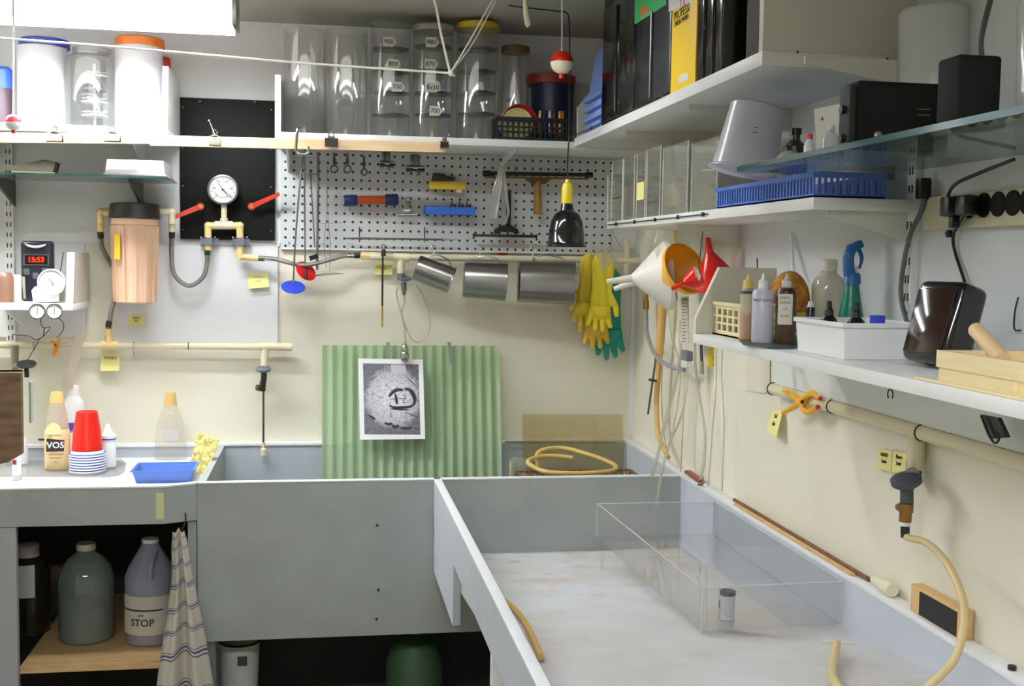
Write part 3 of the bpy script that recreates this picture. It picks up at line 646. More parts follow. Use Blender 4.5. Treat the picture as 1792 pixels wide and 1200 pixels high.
# bobber strings and clothes line
dl = 3.0
t = Th('clothes_line', 'white cotton cord strung across the upper left and knotted up to the ceiling', 'cord')
kn = W(788, 128, dl)
t.part('cord', MB().tube([W(-40, 64, dl), W(200, 82, dl), W(500, 108, dl), kn], 0.0028, 8), rope)
tp = W(761, -30, dl - 0.25); tp2 = W(872, -30, dl + 0.05)
t.part('cord', MB().tube([W(754, -16, dl - 0.1), W(763, 12, dl - 0.1), W(772, 60, dl - 0.05), kn], 0.0032, 8), rope)
t.part('cord', MB().tube([W(868, -10, dl), W(855, 12, dl), W(820, 75, dl), kn], 0.0022, 8).tube([W(873, -10, dl + .03), W(862, 12, dl + .03), W(826, 78, dl + .02), kn], 0.0018, 8), rope)
t.part('knot', MB().ball(kn, 0.006, 1, 1, 0.8).ring(kn, (1, 0.3, 0.4), 0.006, 0.0026).ring(kn, (0.2, 0.3, 1), 0.006, 0.0026).tube([kn, W(796, 133, dl)], 0.0025, 8, 0), rope); t.done()
def bobber(label, px, py, r, d, ytop, topm, botm):
    t = Th('fishing_bobber', label, 'bobber'); c = W(px, py, d); r *= S(d)
    h = [(r * math.sin(math.pi * i / 16), -r * math.cos(math.pi * i / 16)) for i in range(17)]
    lo = [(0, -r)] + h[1:9]; hi = h[8:16] + [(0, r)]
    t.part('lower_half', MB().lathe(c, (0, 0, 1), lo, 28, cap=False), botm); t.part('upper_half', MB().lathe(c, (0, 0, 1), hi, 28, cap=False), topm)
    t.part('plunger', MB().cyl(c - V((0, 0, r * 1.38)), c - V((0, 0, r * .9)), r * .22, 14), red); t.part('pin', MB().cyl(c + V((0, 0, r * .9)), c + V((0, 0, r * 1.12)), r * .12, 10), white)
    t.part('cord', MB().tube([c + V((0, 0, r)), W(px + 0.5, (py + ytop) / 2, d), W(px, ytop, d)], 0.0019, 8), rope); t.done()
bobber('red and white fishing bobber hanging as a light pull above the lamp', 983, 109, 20, 2.9, -30, red, mat('ivory plastic', (236, 228, 200), 0.3))
bobber('small pink and white fishing bobber on a cord at the far left', 23, 214, 13, 2.94, -24, mat('pink red plastic', (222, 60, 60), 0.3), white)
one('cord_toggle', 'small ivory light pull toggle hanging near the top centre', 'toggle', MB().tube([W(918, -8, 2.9), W(920, 20, 2.9), W(924, 42, 2.9), W(926, 46, 2.9)], [0.0035, 0.007, 0.008, 0.005], 12), mat('ivory plastic', (236, 228, 200)))
# left glass shelf items
a = W(20, 303, 3.30)
t = Th('wedge_block', 'dark wedge block on the left glass shelf', 'block'); zz = zg + 0.0065
P = lambda x, y: V((W(x, y, 3.32).x, -0.23, W(x, y, 3.32).z))
bl = [P(20, 297), P(92, 299), P(97, 283), P(78, 279), P(20, 290)]
for q in bl[:2]: q.z = zz + 0.006
t.part('body', MB().prism(bl, (0, 0.06, 0)), mat('dark brown felt', (58, 54, 46), 0.9)); t.part('base', MB().prism([V((bl[0].x, -0.235, zz)), V((bl[1].x + 0.006, -0.235, zz)), V((bl[1].x + 0.006, -0.235, zz + 0.0055)), V((bl[0].x, -0.235, zz + 0.0055))], (0, 0.07, 0)), mat('olive base', (120, 104, 56), 0.7)); t.done()
t = Th('developing_tray', 'small white developing tray turned upside down on the left glass shelf', 'tray')
l, r_, tl, tr, zt = W(182, 306, 3.28).x, W(288, 306, 3.28).x, W(186, 279, 3.28).x, W(284, 279, 3.28).x, W(235, 279, 3.28).z
t.part('body', MB().prism([(l, -0.262, zz), (r_, -0.262, zz), (tr, -0.255, zt), (tl, -0.255, zt)], (0, 0.16, 0)), white)
t.part('rim', MB().bb(l - 0.003, r_ + 0.003, -0.266, -0.0985, zz, zz + 0.005, 0.001), white); t.done()

# ================================================================== gauge, filter, piping at the left of the back wall
DP = 3.50
def pts(L, d): return [W(x, y, d) for x, y in L]
t = Th('pressure_gauge', 'round steel pressure gauge on a tee in front of the black panel', 'gauge')
c = W(390, 332, 3.485); R = 25 * S(3.485)
t.part('case', MB().lathe(c, (0, -1, 0), [(0, -0.02), (R * .96, -0.02), (R, -0.018), (R, 0.004), (R * .9, 0.006), (R * .88, 0.001), (0, 0.001)], 48), steel)
dial = t.part('dial', MB().lathe(c, (0, -1, 0), [(R * .87, 0.001), (R * .87, 0.0018), (0, 0.0018)], 40), mat('white dial', (240, 240, 244), 0.3))
mk = MB()
for i in range(25):
    a = math.radians(225 - i * 270 / 24); e = V((math.cos(a), 0, math.sin(a))); mk.cyl(c + V((0, -0.0022, 0)) + e * R * (.74 if i % 3 else .68), c + V((0, -0.0022, 0)) + e * R * .82, 0.0004 if i % 3 else 0.0007, 5)
mk.ring(c + V((0, -0.0022, 0)), (0, 1, 0), R * .52, 0.0004, 30, 5, 0.3, 2.9, u=(1, 0, 0))
t.part('scale_marks', mk, ink, dial)
for i, n in enumerate(('0', '20', '40', '60', '80', '100')):
    a = math.radians(225 - i * 54); t.text(n, R * .22, c + V((math.cos(a) * R * .58, -0.0022, math.sin(a) * R * .58)), (1, 0, 0), (0, 0, 1), ink, parent=dial)
e1_, e2_ = W(381, 320, 3.47), W(398, 340, 3.47); t.part('needle', MB().cyl(e1_, e2_, 0.0006, 6, 0.0016).cyl(c + V((0, -0.001, 0)), c + V((0, -0.006, 0)), 0.0025, 10), ink)
t.part('stem', MB().cyl(W(392, 357, DP), W(392, 386, DP), 0.0085, 16), pvc)
t.done()
t = Th('gauge_pipework', 'cream pipe tee with two elbows and clamps under the pressure gauge', 'pipe')
r = 0.0105
t.part('tee', MB().cyl(W(376, 394, DP), W(407, 394, DP), 0.0125, 18).cyl(W(392, 392, DP), W(392, 382, DP), 0.0115, 18), pvc)
for (L) in (((376, 395), (364, 395), (364, 415)), ((407, 395), (420, 395), (420, 415))):
    q = pts(L, DP); t.part('elbow', MB().cyl(q[0], q[1], r, 16).cyl(q[1], q[2], r, 16).ball(q[1], r * 1.12), pvcy)
for x in (364, 420):
    t.part('nipple', MB().cyl(W(x, 415, DP), W(x, 430, DP), 0.0085, 16).cyl(W(x, 426, DP), W(x, 438, DP), 0.010, 8), pvcy)
    g = t.part('strap', MB().bb(W(x - 16, 0, DP).x, W(x + 16, 0, DP).x, -0.026, -0.0205, W(0, 422, DP).z, W(0, 410, DP).z).ring(W(x, 416, DP), (0, 0, 1), 0.0125, 0.002, 20, 6).bb(W(x - 7, 0, DP).x, W(x + 7, 0, DP).x, -0.064, -0.0605, W(0, 422, DP).z, W(0, 410, DP).z), mat('galvanised strap', (150, 160, 176), 0.35, 0.9))
    for s in (-12, 12): t.part('screw', MB().lathe(W(x + s, 416, 3.524), (0, -1, 0), [(0.004, -0.002), (0.0035, 0.0015), (0, 0.0025)], 12), chrome, g)
t.part('swivel', MB().cyl(W(420, 436, DP), W(420, 452, DP), 0.0115, 16).cyl(W(420, 449, DP), W(452, 452, DP), 0.0095, 14), pvcy)
t.done()
hosem = mat('braided steel hose', (150, 146, 142), 0.35, 0.85, var=0.35, vs=900, bump=0.6, bs=900)
def braided(label, L, d, nuts=(0, -1), nl=9, r=0.0065):
    t = Th('braided_hose', label, 'hose', None); q = pts(L, d) if not isinstance(L[0], V) else L
    t.part('hose', MB().tube(q, r, 12), hosem)
    for i in nuts:
        a = q[0] if i == 0 else q[-1]; b = q[1] if i == 0 else q[-2]; u = (b - a).normalized()
        t.part('nut', MB().cyl(a - u * 0.004, a + u * 0.014, 0.0095, 6), darkm)
        t.part('ferrule', MB().cyl(a + u * 0.014, a + u * 0.034, 0.0072, 12), chrome)
    return t.done()
braided('braided steel hose curving behind the left side of the water filter', [W(176, 408, 3.49), W(178, 430, 3.50), W(190, 455, 3.52), W(206, 480, 3.53), W(208, 505, 3.53), W(196, 540, 3.51), W(190, 570, 3.50)], 0)
braided('braided steel hose hanging in a U between the filter and the gauge', [W(301, 408, 3.49), W(300, 440, 3.50), W(305, 480, 3.50), W(330, 500, 3.50), (W(355, 485, 3.50)), W(363, 455, 3.50), W(363, 438, 3.50)], 0)
braided('braided steel hose running from the gauge to the pipe under the pegboard', [W(455, 452, 3.50), W(480, 453, 3.49), W(530, 464, 3.485), W(575, 455, 3.49), W(600, 448, 3.50), W(628, 447, 3.50)], 0)
# water filter
t = Th('water_filter', 'pink beige water filter housing with black cap on the back wall', 'water filter')
dF = 3.46; k = S(dF); c = W(236, 440, dF)
zf0, zf1 = W(236, 530, dF).z, W(236, 383, dF).z
fm = mat('beige filter housing', (222, 184, 154), 0.45)
body = MB().lathe((c.x, c.y, zf0), (0, 0, 1), [(29 * k, 0), (31 * k, 0.004), (35 * k, zf1 - zf0 - 0.02), (37 * k, zf1 - zf0 - 0.016), (37 * k, zf1 - zf0)], 40)
for i in range(12):
    a = math.radians(i * 30 + 10); e = V((math.cos(a), math.sin(a), 0)); b0 = c + e * 32.5 * k; b1 = c + e * 36.5 * k
    rr = 0.006; p_ = e.cross(V((0, 0, 1)))
    body.prism([V((b0.x, b0.y, zf0 + 0.004)) + e * rr * 0.6 + p_ * 0.0025, V((b0.x, b0.y, zf0 + 0.004)) + e * rr * 0.6 - p_ * 0.0025, V((b0.x, b0.y, zf0 + 0.004)) - e * rr - p_ * 0.0025, V((b0.x, b0.y, zf0 + 0.004)) - e * rr + p_ * 0.0025], V((b1.x - b0.x, b1.y - b0.y, zf1 - zf0 - 0.025)))
t.part('bowl', body, fm)
cap = t.part('cap', MB().lathe((c.x, c.y, zf1), (0, 0, 1), [(39 * k, 0), (41 * k, 0.004), (40 * k, 0.02), (39 * k, 0.042), (30 * k, 0.046), (0, 0.046)], 40).bb(W(205, 0, dF).x, W(270, 0, dF).x, c.y, -0.01, W(0, 372, dF).z, W(0, 354, dF).z), mat('black filter cap', (34, 26, 24), 0.4))
t.part('sticker', MB().box(V((c.x - 0.56 * 40 * k, c.y - 0.83 * 40 * k, W(213, 432, dF).z)), (0.020, 0.001, 0.073), Matrix.Rotation(math.radians(-30), 3, 'Z')), mat('yellow sticker', (240, 200, 40), 0.5))
for L, sd in ((((200, 371), (176, 371), (176, 392)), 0), (((274, 371), (301, 371), (301, 392)), 1)):
    q = pts(L, 3.475 if sd == 0 else 3.475)
    t.part('elbow', MB().cyl(q[0], q[1], 0.0105, 16).cyl(q[1], q[2], 0.010, 16).ball(q[1], 0.0115).cyl(W(L[2][0], 388, 3.48), W(L[2][0], 405, 3.485), 0.0095, 8), pvcy if sd == 0 else pvc)
t.part('washer', MB().cyl(W(196, 371, 3.475), W(201, 371, 3.475), 0.0135, 18), white)
t.done()
def valve(label, L, d):
    t = Th('valve_handle', label, 'valve handle', None); a, b = W(*L[0], d), W(*L[1], d - 0.012); u = (b - a).normalized(); n = V((0, 1, 0)).cross(u)
    t.part('lever', MB().prism([a + n * 0.008 - u * 0.006, a - n * 0.008 - u * 0.006, b - n * 0.0055, b + n * 0.0055], (0, 0.005, 0)).cyl(a + V((0, 0.006, 0)), a - V((0, 0.003, 0)), 0.0105, 18), redd)
    t.part('stem', MB().cyl(V((a.x, -0.0205, a.z)), a + V((0, -0.006, 0)), 0.005, 10), brass)
    return t.done()
valve('red lever valve handle left of the pressure gauge', ((351, 361), (300, 382)), 3.49)
valve('red lever valve handle right of the pressure gauge, reaching the pegboard', ((440, 361), (489, 339)), 3.50)
# long cream pipe under the white board
t = Th('water_pipe', 'long cream water pipe across the lower left of the back wall', 'pipe')
zp = W(300, 605, 3.515); t.part('pipe', MB().cyl(W(-60, 603, 3.515), W(505, 607, 3.515), 0.0105, 18), pvc)
t.part('tee', MB().cyl(W(177, 604, 3.515), W(206, 604, 3.515), 0.0135, 18).cyl(W(191, 603, 3.515), W(190, 588, 3.512), 0.0115, 16).cyl(W(190, 588, 3.51), W(190, 574, 3.505), 0.0095, 8), pvcy)
t.part('end_cap', MB().cyl(W(480, 606, 3.515), W(511, 607, 3.515), 0.0125, 18), pvc)
t.part('tee', MB().cyl(W(452, 606, 3.515), W(484, 606, 3.515), 0.0125, 18).cyl(W(464, 608, 3.515), W(463, 640, 3.515), 0.0115, 16), pvc)
for x in (60, 330): t.part('pipe_strap', MB().ring(W(x, 605, 3.515), (1, 0, 0), 0.0115, 0.0016, 18, 6, 0, math.pi * 2), steel)
t.done()
def faucet(name, label, top, hx, hy, L, m=knobg, d=3.505, rod=True, tip=True):
    t = Th(name, label, 'faucet')
    t.part('handwheel', MB().lathe(W(hx, hy, d) + V((0, -0.004, 0.004)), (0, -0.25, 1), [(0, -0.005), (0.018, -0.005), (0.0225, -0.002), (0.0225, 0.003), (0.018, 0.005), (0.006, 0.007), (0, 0.007)], 24), m)
    return t
t = faucet('faucet', 'short brass faucet with grey handwheel and long drop tube at the left pipe', 0, 461, 648, None)
t.part('body', MB().cyl(W(462, 652, 3.51), W(461, 668, 3.51), 0.009, 14).cyl(W(460, 668, 3.51), W(459, 684, 3.51), 0.0105, 6), darkm)
t.part('bib', MB().cyl(W(455, 678, 3.505), W(449, 678, 3.50), 0.010, 6), mat('dark brass', (86, 88, 60), 0.4, 0.7))
t.part('drop_tube', MB().cyl(W(461, 684, 3.51), W(461, 775, 3.51), 0.0032, 10), mat('aged steel tube', (110, 100, 80), 0.3, 0.9))
t.part('nozzle', MB().lathe(W(461, 796, 3.51), (0, 0, 1), [(0.0095, 0), (0.0095, 0.018), (0.006, 0.021), (0.005, 0.038), (0, 0.038)], 16), pvc); t.done()
# pipe under the pegboard
t = Th('water_pipe', 'cream water pipe running along under the pegboard to the corner', 'pipe')
t.part('pipe', MB().cyl(W(650, 449, DP), W(1118, 456, DP), 0.0105, 18), pvc)
t.part('coupling', MB().cyl(W(632, 447, DP), W(650, 448, DP), 0.0115, 8), pvcy)
t.part('coupling', MB().cyl(W(648, 448, DP), W(668, 449, DP), 0.0125, 16), pvc)
t.part('tee', MB().cyl(W(689, 450, DP), W(716, 451, DP), 0.0135, 18).cyl(W(702, 450, DP), W(701, 478, DP), 0.0115, 16), pvc)
t.part('riser', MB().cyl(W(1098, 455, DP), W(1096, 418, DP), 0.0085, 14).cyl(W(1098, 455, DP), W(1095, 485, DP), 0.0085, 14), pvc)
t.done()
t = faucet('faucet', 'faucet with grey handwheel and thin clear hose hanging from the pipe under the pegboard', 0, 707, 489, None)
t.part('body', MB().cyl(W(702, 478, DP), W(702, 486, DP), 0.0115, 12).cyl(W(706, 494, DP), W(707, 508, DP), 0.0085, 14).cyl(W(707, 508, DP), W(707, 516, DP), 0.0055, 10), mat('grey brass', (120, 120, 116), 0.35, 0.8))
t.part('hose', MB().tube(pts([(707, 514), (708, 530), (703, 548), (708, 575), (709, 602)], DP), 0.0032, 8).tube(pts([(697, 502), (694, 515), (702, 548), (716, 585), (732, 599), (748, 586), (752, 560), (742, 520), (728, 498)], DP + 0.01), 0.0022, 8), tubing)
t.part('nozzle', MB().lathe(W(708, 634, 3.46), (0, 0, 1), [(0.004, 0), (0.010, 0.004), (0.0135, 0.012), (0.0135, 0.026), (0.010, 0.032), (0.011, 0.038), (0.0105, 0.046), (0.006, 0.054), (0.003, 0.058)], 20), chrome); t.done()
# ================================================================== sticky notes
def notep(label, px, py, w, h, d=3.537, tilt=0, text=(), curl=True, m=note):
    t = Th('sticky_note', label, 'note'); k = S(d); c = W(px, py, d); w *= k; h *= k; A_ = math.radians(-tilt)
    R_ = V((math.cos(A_), 0, math.sin(A_))); U_ = V((-math.sin(A_), 0, math.cos(A_)))
    t.part('paper', MB().grid(lambda u, v: c + R_ * (u - .5) * w + U_ * (v - .5) * h + V((0, -0.012 * (1 - v) ** 2 if curl else -0.001, 0)), 4, 6, (0, -0.0004, 0)), m)
    for i, s in enumerate(text):
        v = 0.78 - i * 0.3; t.text(s, h * 0.26, c + U_ * (v - .5) * h + V((0, -0.0012 - (0.012 * (1 - v) ** 2 if curl else 0.001), 0)), R_, U_, ink)
    return t.done()
notep('yellow sticky note under the water filter', 239, 561, 27, 17, text=('Bleach', 'Fix'))
notep('yellow sticky note just below the left water pipe', 193, 634, 30, 27, text=('WASH',))
notep('tilted yellow sticky note under the pipe beside the pegboard', 452, 491, 34, 24, tilt=-6, text=('~~~~', '~~~'))
notep('yellow sticky note behind the black rod under the pegboard', 671, 470, 29, 20, text=('Fix', 'here'))
# ================================================================== tools hung on the pegboard
def peg(px, py, d=3.50, L=0.03):
    a = W(px, py, 3.536); return MB().tube([a, a + V((0, -L * .7, 0)), a + V((0, -L, 0.004)), a + V((0, -L, 0.012))], 0.0016, 6)
dT = 3.47
gg = 'stirring plungers hanging at the left of the pegboard'
t = Th('plunger', 'long steel stirring rod with a blue disc at its foot', 'plunger')
t.part('rod', MB().tube(pts([(531, 268), (524, 330), (517, 420), (513, 496)], dT), 0.0026, 8), steel)
t.part('disc', MB().lathe(W(513, 502, dT), (0.05, -0.5, 0.85), [(0, -0.002), (0.034, -0.002), (0.0355, 0), (0.034, 0.002), (0, 0.002)], 32), mat('blue disc', (40, 70, 215), 0.4))
t.part('hub', MB().cyl(W(512, 504, dT - .005), W(512, 514, dT - .01), 0.004, 10), white); t.done()
t = Th('plunger', 'steel stirring rod with a tilted red disc at its foot', 'plunger')
t.part('rod', MB().tube(pts([(533, 262), (533, 350), (534, 462)], dT + .015), 0.0026, 8), steel)
t.part('disc', MB().lathe(W(535, 474, dT + .015), (0.5, -0.62, 0.55), [(0, -0.002), (0.033, -0.002), (0.0345, 0), (0.033, 0.002), (0, 0.002)], 32), mat('red disc', (214, 30, 26), 0.4))
t.part('hub', MB().cyl(W(535, 472, dT), W(536, 488, dT - .01), 0.004, 10), black); t.done()
t = Th('stirring_rod', 'grey stirring rod with a dark paddle hanging beside the red plunger', 'stirring rod')
t.part('rod', MB().cyl(W(557, 266, dT + .02), W(555, 472, dT + .02), 0.004, 10), mat('grey rod', (120, 122, 124), 0.35, 0.7))
t.part('paddle', MB().box(W(549, 450, dT + .012), (0.026, 0.006, 0.014), Matrix.Rotation(math.radians(-20), 3, 'Y')), black); t.done()
t = Th('thermometer', 'thin glass thermometer on a steel cross bar left on the pegboard', 'thermometer')
t.part('stem', MB().cyl(W(543, 300, dT + .03), W(551, 432, dT + .03), 0.002, 8), steel)
t.part('bar', MB().cyl(W(540, 306, dT + .03), W(560, 303, dT + .03), 0.0016, 8).cyl(W(544, 300, dT + .03), W(544, 314, dT + .03), 0.0035, 8), steel); t.done()
t = Th('wire_tongs', 'thin wire film tongs with cross pieces hanging left on the pegboard', 'tongs')
t.part('leg', MB().tube(pts([(572, 290), (571, 380), (567, 426), (571, 468)], dT + .02), 0.0011, 6), steel)
t.part('leg', MB().tube(pts([(572, 290), (574, 380), (578, 426), (577, 472)], dT + .02), 0.0011, 6), steel)
t.part('cross_bar', MB().cyl(W(560, 391, dT + .02), W(599, 390, dT + .02), 0.0009, 6).cyl(W(556, 427, dT + .02), W(582, 428, dT + .02), 0.0009, 6), steel); t.done()
t = Th('forceps', 'small steel forceps hung on the left hose below the pegboard', 'forceps')
t.part('blade', MB().tube(pts([(553, 482), (575, 480), (603, 479)], 3.47), [0.0018, 0.0016, 0.0007], 8), steel)
t.part('blade', MB().tube(pts([(553, 480), (575, 477), (592, 478), (603, 479)], 3.465), [0.0018, 0.0016, 0.0007], 8), steel); t.done()
t = Th('spatula', 'broad white plastic spatula hanging at the left edge of the pegboard', 'spatula')
t.part('blade', MB().prism(pts([(500, 262), (508, 264), (512, 288), (502, 290)], 3.49), (0, 0.003, 0)), white); t.done()
# row of clips and fittings on pegs under the shelf
for i, (px, py, r_, lab) in enumerate(((585, 296, 6, 'steel ring clip, first of the row under the shelf'), (608, 296, 6, 'steel ring clip, second of the row under the shelf'), (637, 301, 5, 'steel ring clip, third of the row under the shelf'))):
    t = Th('ring_clip', lab, 'clip', 'ring clips hanging at the top of the pegboard')
    c = W(px, py, 3.48); t.part('ring', MB().ring(c, (0.2, 1, 0), r_ * S(3.48), 0.0024, 20, 8), clipm)
    t.part('shank', MB().cyl(c + V((0, 0, 0.010)), W(px, py - 28, 3.49), 0.0035, 10).box(W(px, py - 14, 3.485), (0.010, 0.008, 0.012), None, 0.001), clipm)
    t.part('hook', peg(px, py - 32), steel); t.done()
for px, py, w, lab in ((677, 288, 24, 'large chrome bulldog clip hanging at the top of the pegboard'), (727, 296, 31, 'largest chrome bulldog clip, right of the other one under the shelf')):
    t = Th('bulldog_clip', lab, 'clip'); k = S(3.48); w *= k; c = W(px, py, 3.48)
    t.part('jaw', MB().prism([(c.x - w / 2, c.y - 0.014, c.z - 0.006), (c.x - w / 2, c.y - 0.012, c.z - 0.008), (c.x - w / 2, c.y, c.z + 0.010), (c.x - w / 2, c.y - 0.002, c.z + 0.011)], (w, 0, 0)).prism([(c.x - w / 2, c.y + 0.014, c.z - 0.006), (c.x - w / 2, c.y + 0.012, c.z - 0.008), (c.x - w / 2, c.y, c.z + 0.010), (c.x - w / 2, c.y + 0.002, c.z + 0.011)], (w, 0, 0)), clipm)
    t.part('lip', MB().cyl((c.x - w / 2, c.y - 0.013, c.z + 0.004), (c.x + w / 2, c.y - 0.013, c.z + 0.004), 0.002, 8), chrome)
    t.part('handle', MB().box(W(px + 2, py - 16, 3.48), (w * .35, 0.004, 0.034), None, 0.0015).box(W(px - 5, py - 16, 3.49), (w * .25, 0.004, 0.034), None, 0.0015), clipm)
    t.part('barrel', MB().cyl(W(px, py + 2, 3.47), W(px, py + 2, 3.49), 0.008, 16).lathe(W(px + 2, py + 8, 3.465), (0, -1, 0), [(0.006, 0), (0.007, 0.003), (0.004, 0.006), (0, 0.006)], 16), chrome); t.done()
# blue-orange tube
t = Th('syringe_tube', 'orange tube with dark blue end caps lying across pegboard hooks', 'tube')
a, b = W(602, 351, 3.50), W(697, 349, 3.50); u = (b - a).normalized(); L = (b - a).length
t.part('tube', MB().cyl(a + u * 0.02, b - u * 0.02, 0.0135, 24), clear('orange clear plastic', (240, 150, 90), 0.35, dif=(224, 120, 50)))
t.part('filling', MB().cyl(a + u * 0.043, b - u * 0.04, 0.0115, 20), orange)
for p_, s in ((a, 1), (b, -1)): t.part('end_cap', MB().lathe(p_, u * s, [(0.015, 0), (0.0175, 0.004), (0.0175, 0.036), (0.015, 0.04)], 24), dblue)
t.part('hook', peg(612, 368).add(peg(684, 366).v, peg(684, 366).f), steel); t.done()
t = Th('bulldog_clip', 'dull steel bulldog clip hanging in the middle of the pegboard', 'clip')
t.part('jaw', MB().cyl(W(697, 376, 3.49), W(731, 376, 3.49), 0.004, 10).box(W(714, 370, 3.49), (0.03, 0.008, 0.012), None, 0.002), steel)
t.part('handle', MB().box(W(714, 358, 3.49), (0.016, 0.012, 0.022), None, 0.003).ring(W(714, 349, 3.49), (0, 1, 0), 0.007, 0.0015, 18, 6), mat('dull brass steel', (140, 134, 110), 0.35, 0.9)); t.done()
# sponge and film clips boxes
t = Th('sponge', 'yellow sponge on a pegboard hook carrying a black clip', 'sponge')
mb = MB().fb(752, 317, 815, 332, 3.49, 0.03, 0.002); t.part('body', mb, mat('yellow sponge', (222, 190, 60), 0.9, bump=0.6, bs=500)); t.part('hook', peg(766, 325).add(peg(800, 325).v, peg(800, 325).f), steel); t.done()
zt_ = W(0, 317, 3.505).z
t = Th('grip_clip', 'black plastic clip lying on the yellow sponge', 'clip'); P = lambda x, y: W(x, y, 3.50)
t.part('body', MB().prism([P(755, 316), P(796, 316), P(797, 310), P(780, 307), P(770, 303), P(758, 303)], (0, 0.012, 0)), black); t.done()
t = Th('cap', 'small white cap on the right end of the yellow sponge', 'cap'); t.part('body', MB().lathe(V((P(804, 310).x, P(804, 310).y, zt_ + 0.0005)), (0, 0, 1), [(0.010, 0), (0.010, 0.004), (0.006, 0.009), (0, 0.010)], 18), white); t.done()
t = Th('parts_tray', 'narrow blue tray hooked to the pegboard', 'tray')
A, B = W(745, 361, 3.47), W(832, 376, 3.47)
t.part('body', MB().bb(A.x, B.x, -0.08, -0.0775, B.z, A.z).bb(A.x, B.x, -0.0185, -0.016, B.z, A.z + .004).bb(A.x, A.x + .0025, -0.0775, -0.0185, B.z, A.z).bb(B.x - .0025, B.x, -0.0775, -0.0185, B.z, A.z).bb(A.x + .0025, B.x - .0025, -0.0775, -0.0185, B.z, B.z + .003), mat('bright blue tray', (40, 104, 200), 0.5)); t.done()
for px, lab in ((793, 'black film clip standing in the narrow blue tray, left one'), (806, 'black film clip in the middle of the narrow blue tray'), (819, 'black film clip at the right of the narrow blue tray')):
    c = W(px, 366, 3.505); one('film_clip', lab, 'clip', MB().box((c.x, -0.05, B.z + 0.0035 + 0.0145), (0.016, 0.03, 0.029), None, 0.002).cyl((c.x - .004, -0.05, B.z + .032), (c.x - .004, -0.05, B.z + .04), 0.002, 8), black)
# squeegees
t = Th('squeegee', 'brown window squeegee with a long bar hanging on the pegboard', 'squeegee')
t.part('blade', MB().cyl(W(850, 303, 3.49), W(1030, 306, 3.49), 0.006, 12).cyl(W(845, 303, 3.49), W(858, 303, 3.49), 0.0085, 12).cyl(W(1024, 306, 3.49), W(1037, 306, 3.49), 0.0085, 12), mat('dark rubber', (30, 28, 26), 0.5))
t.part('holder', MB().prism(pts([(850, 308), (1030, 311), (1030, 314), (966, 313), (954, 322), (932, 322), (918, 312), (850, 311)], 3.482), (0, 0.012, 0)), mat('brown lacquer', (110, 74, 34), 0.4))
t.part('handle', MB().tube(pts([(942, 318), (941, 340), (941, 372)], 3.482), [0.010, 0.0115, 0.013], 14).cyl(W(941, 370, 3.482), W(941, 375, 3.482), 0.0135, 14), mat('brown wooden handle', (150, 108, 54), 0.45, var=0.15, vs=40))
t.part('hook', peg(899, 298).add(peg(977, 300).v, peg(977, 300).f), steel); t.done()
t = Th('squeegee', 'black rubber squeegee standing upside down low on the pegboard', 'squeegee')
t.part('blade', MB().fb(829, 409, 940, 416, 3.48, 0.008, 0.001).cyl(W(829, 408, 3.48), W(829, 418, 3.48), 0.003, 8).cyl(W(939, 410, 3.48), W(939, 421, 3.48), 0.003, 8), black)
t.part('shoulder', MB().prism(pts([(864, 409), (866, 401), (876, 395), (888, 392), (899, 396), (907, 402), (909, 409), (900, 409), (897, 406), (875, 406), (873, 409)], 3.475), (0, 0.012, 0)), black)
t.part('handle', MB().fb(887, 332, 894, 396, 3.475, 0.008, 0.001), black); t.done()
t = Th('print_tongs', 'bent steel print tongs with wide blades hanging in front of the squeegees', 'tongs')
dG = 3.45; tongm = mat('polished tongs', (205, 203, 200), 0.32, 0.9)
t.part('blade', MB().prism(pts([(877, 287), (874, 292), (864, 322), (858, 352), (856, 378), (863, 384), (871, 384), (875, 350), (879, 318), (880, 300)], dG), (0, 0.0018, 0)).tube(pts([(877, 290), (866, 325), (860, 352), (858, 380)], dG - .001), 0.0022, 8).tube(pts([(879, 290), (878, 318), (873, 350), (868, 382)], dG - .002), 0.003, 8), tongm)
t.part('blade', MB().prism(pts([(879, 287), (884, 300), (887, 330), (892, 372), (886, 391), (884, 390), (888, 371), (882, 330), (878, 300)], dG + .012), (0, 0.0018, 0)), tongm)
t.part('bow', MB().cyl(W(878, 287, dG - .003), W(878, 287, dG + .016), 0.004, 12), chrome); t.done()
t = Th('brush', 'long thin brush lying across two hooks low on the pegboard', 'brush')
t.part('handle', MB().tube(pts([(600, 417), (640, 417), (775, 419)], 3.49), [0.002, 0.0035, 0.003], 10), mat('dark brush handle', (84, 74, 70), 0.4))
t.part('bristles', MB().tube(pts([(775, 419), (790, 419), (808, 419)], 3.49), [0.003, 0.002, 0.0006], 8), mat('grey bristles', (150, 156, 150), 0.7))
for x in (629, 743): t.part('hook', MB().cyl(W(x, 398, 3.536), W(x, 418, 3.49), 0.0018, 8).cyl(W(x, 418, 3.49), W(x, 424, 3.488), 0.0018, 8), darkm)
t.done()
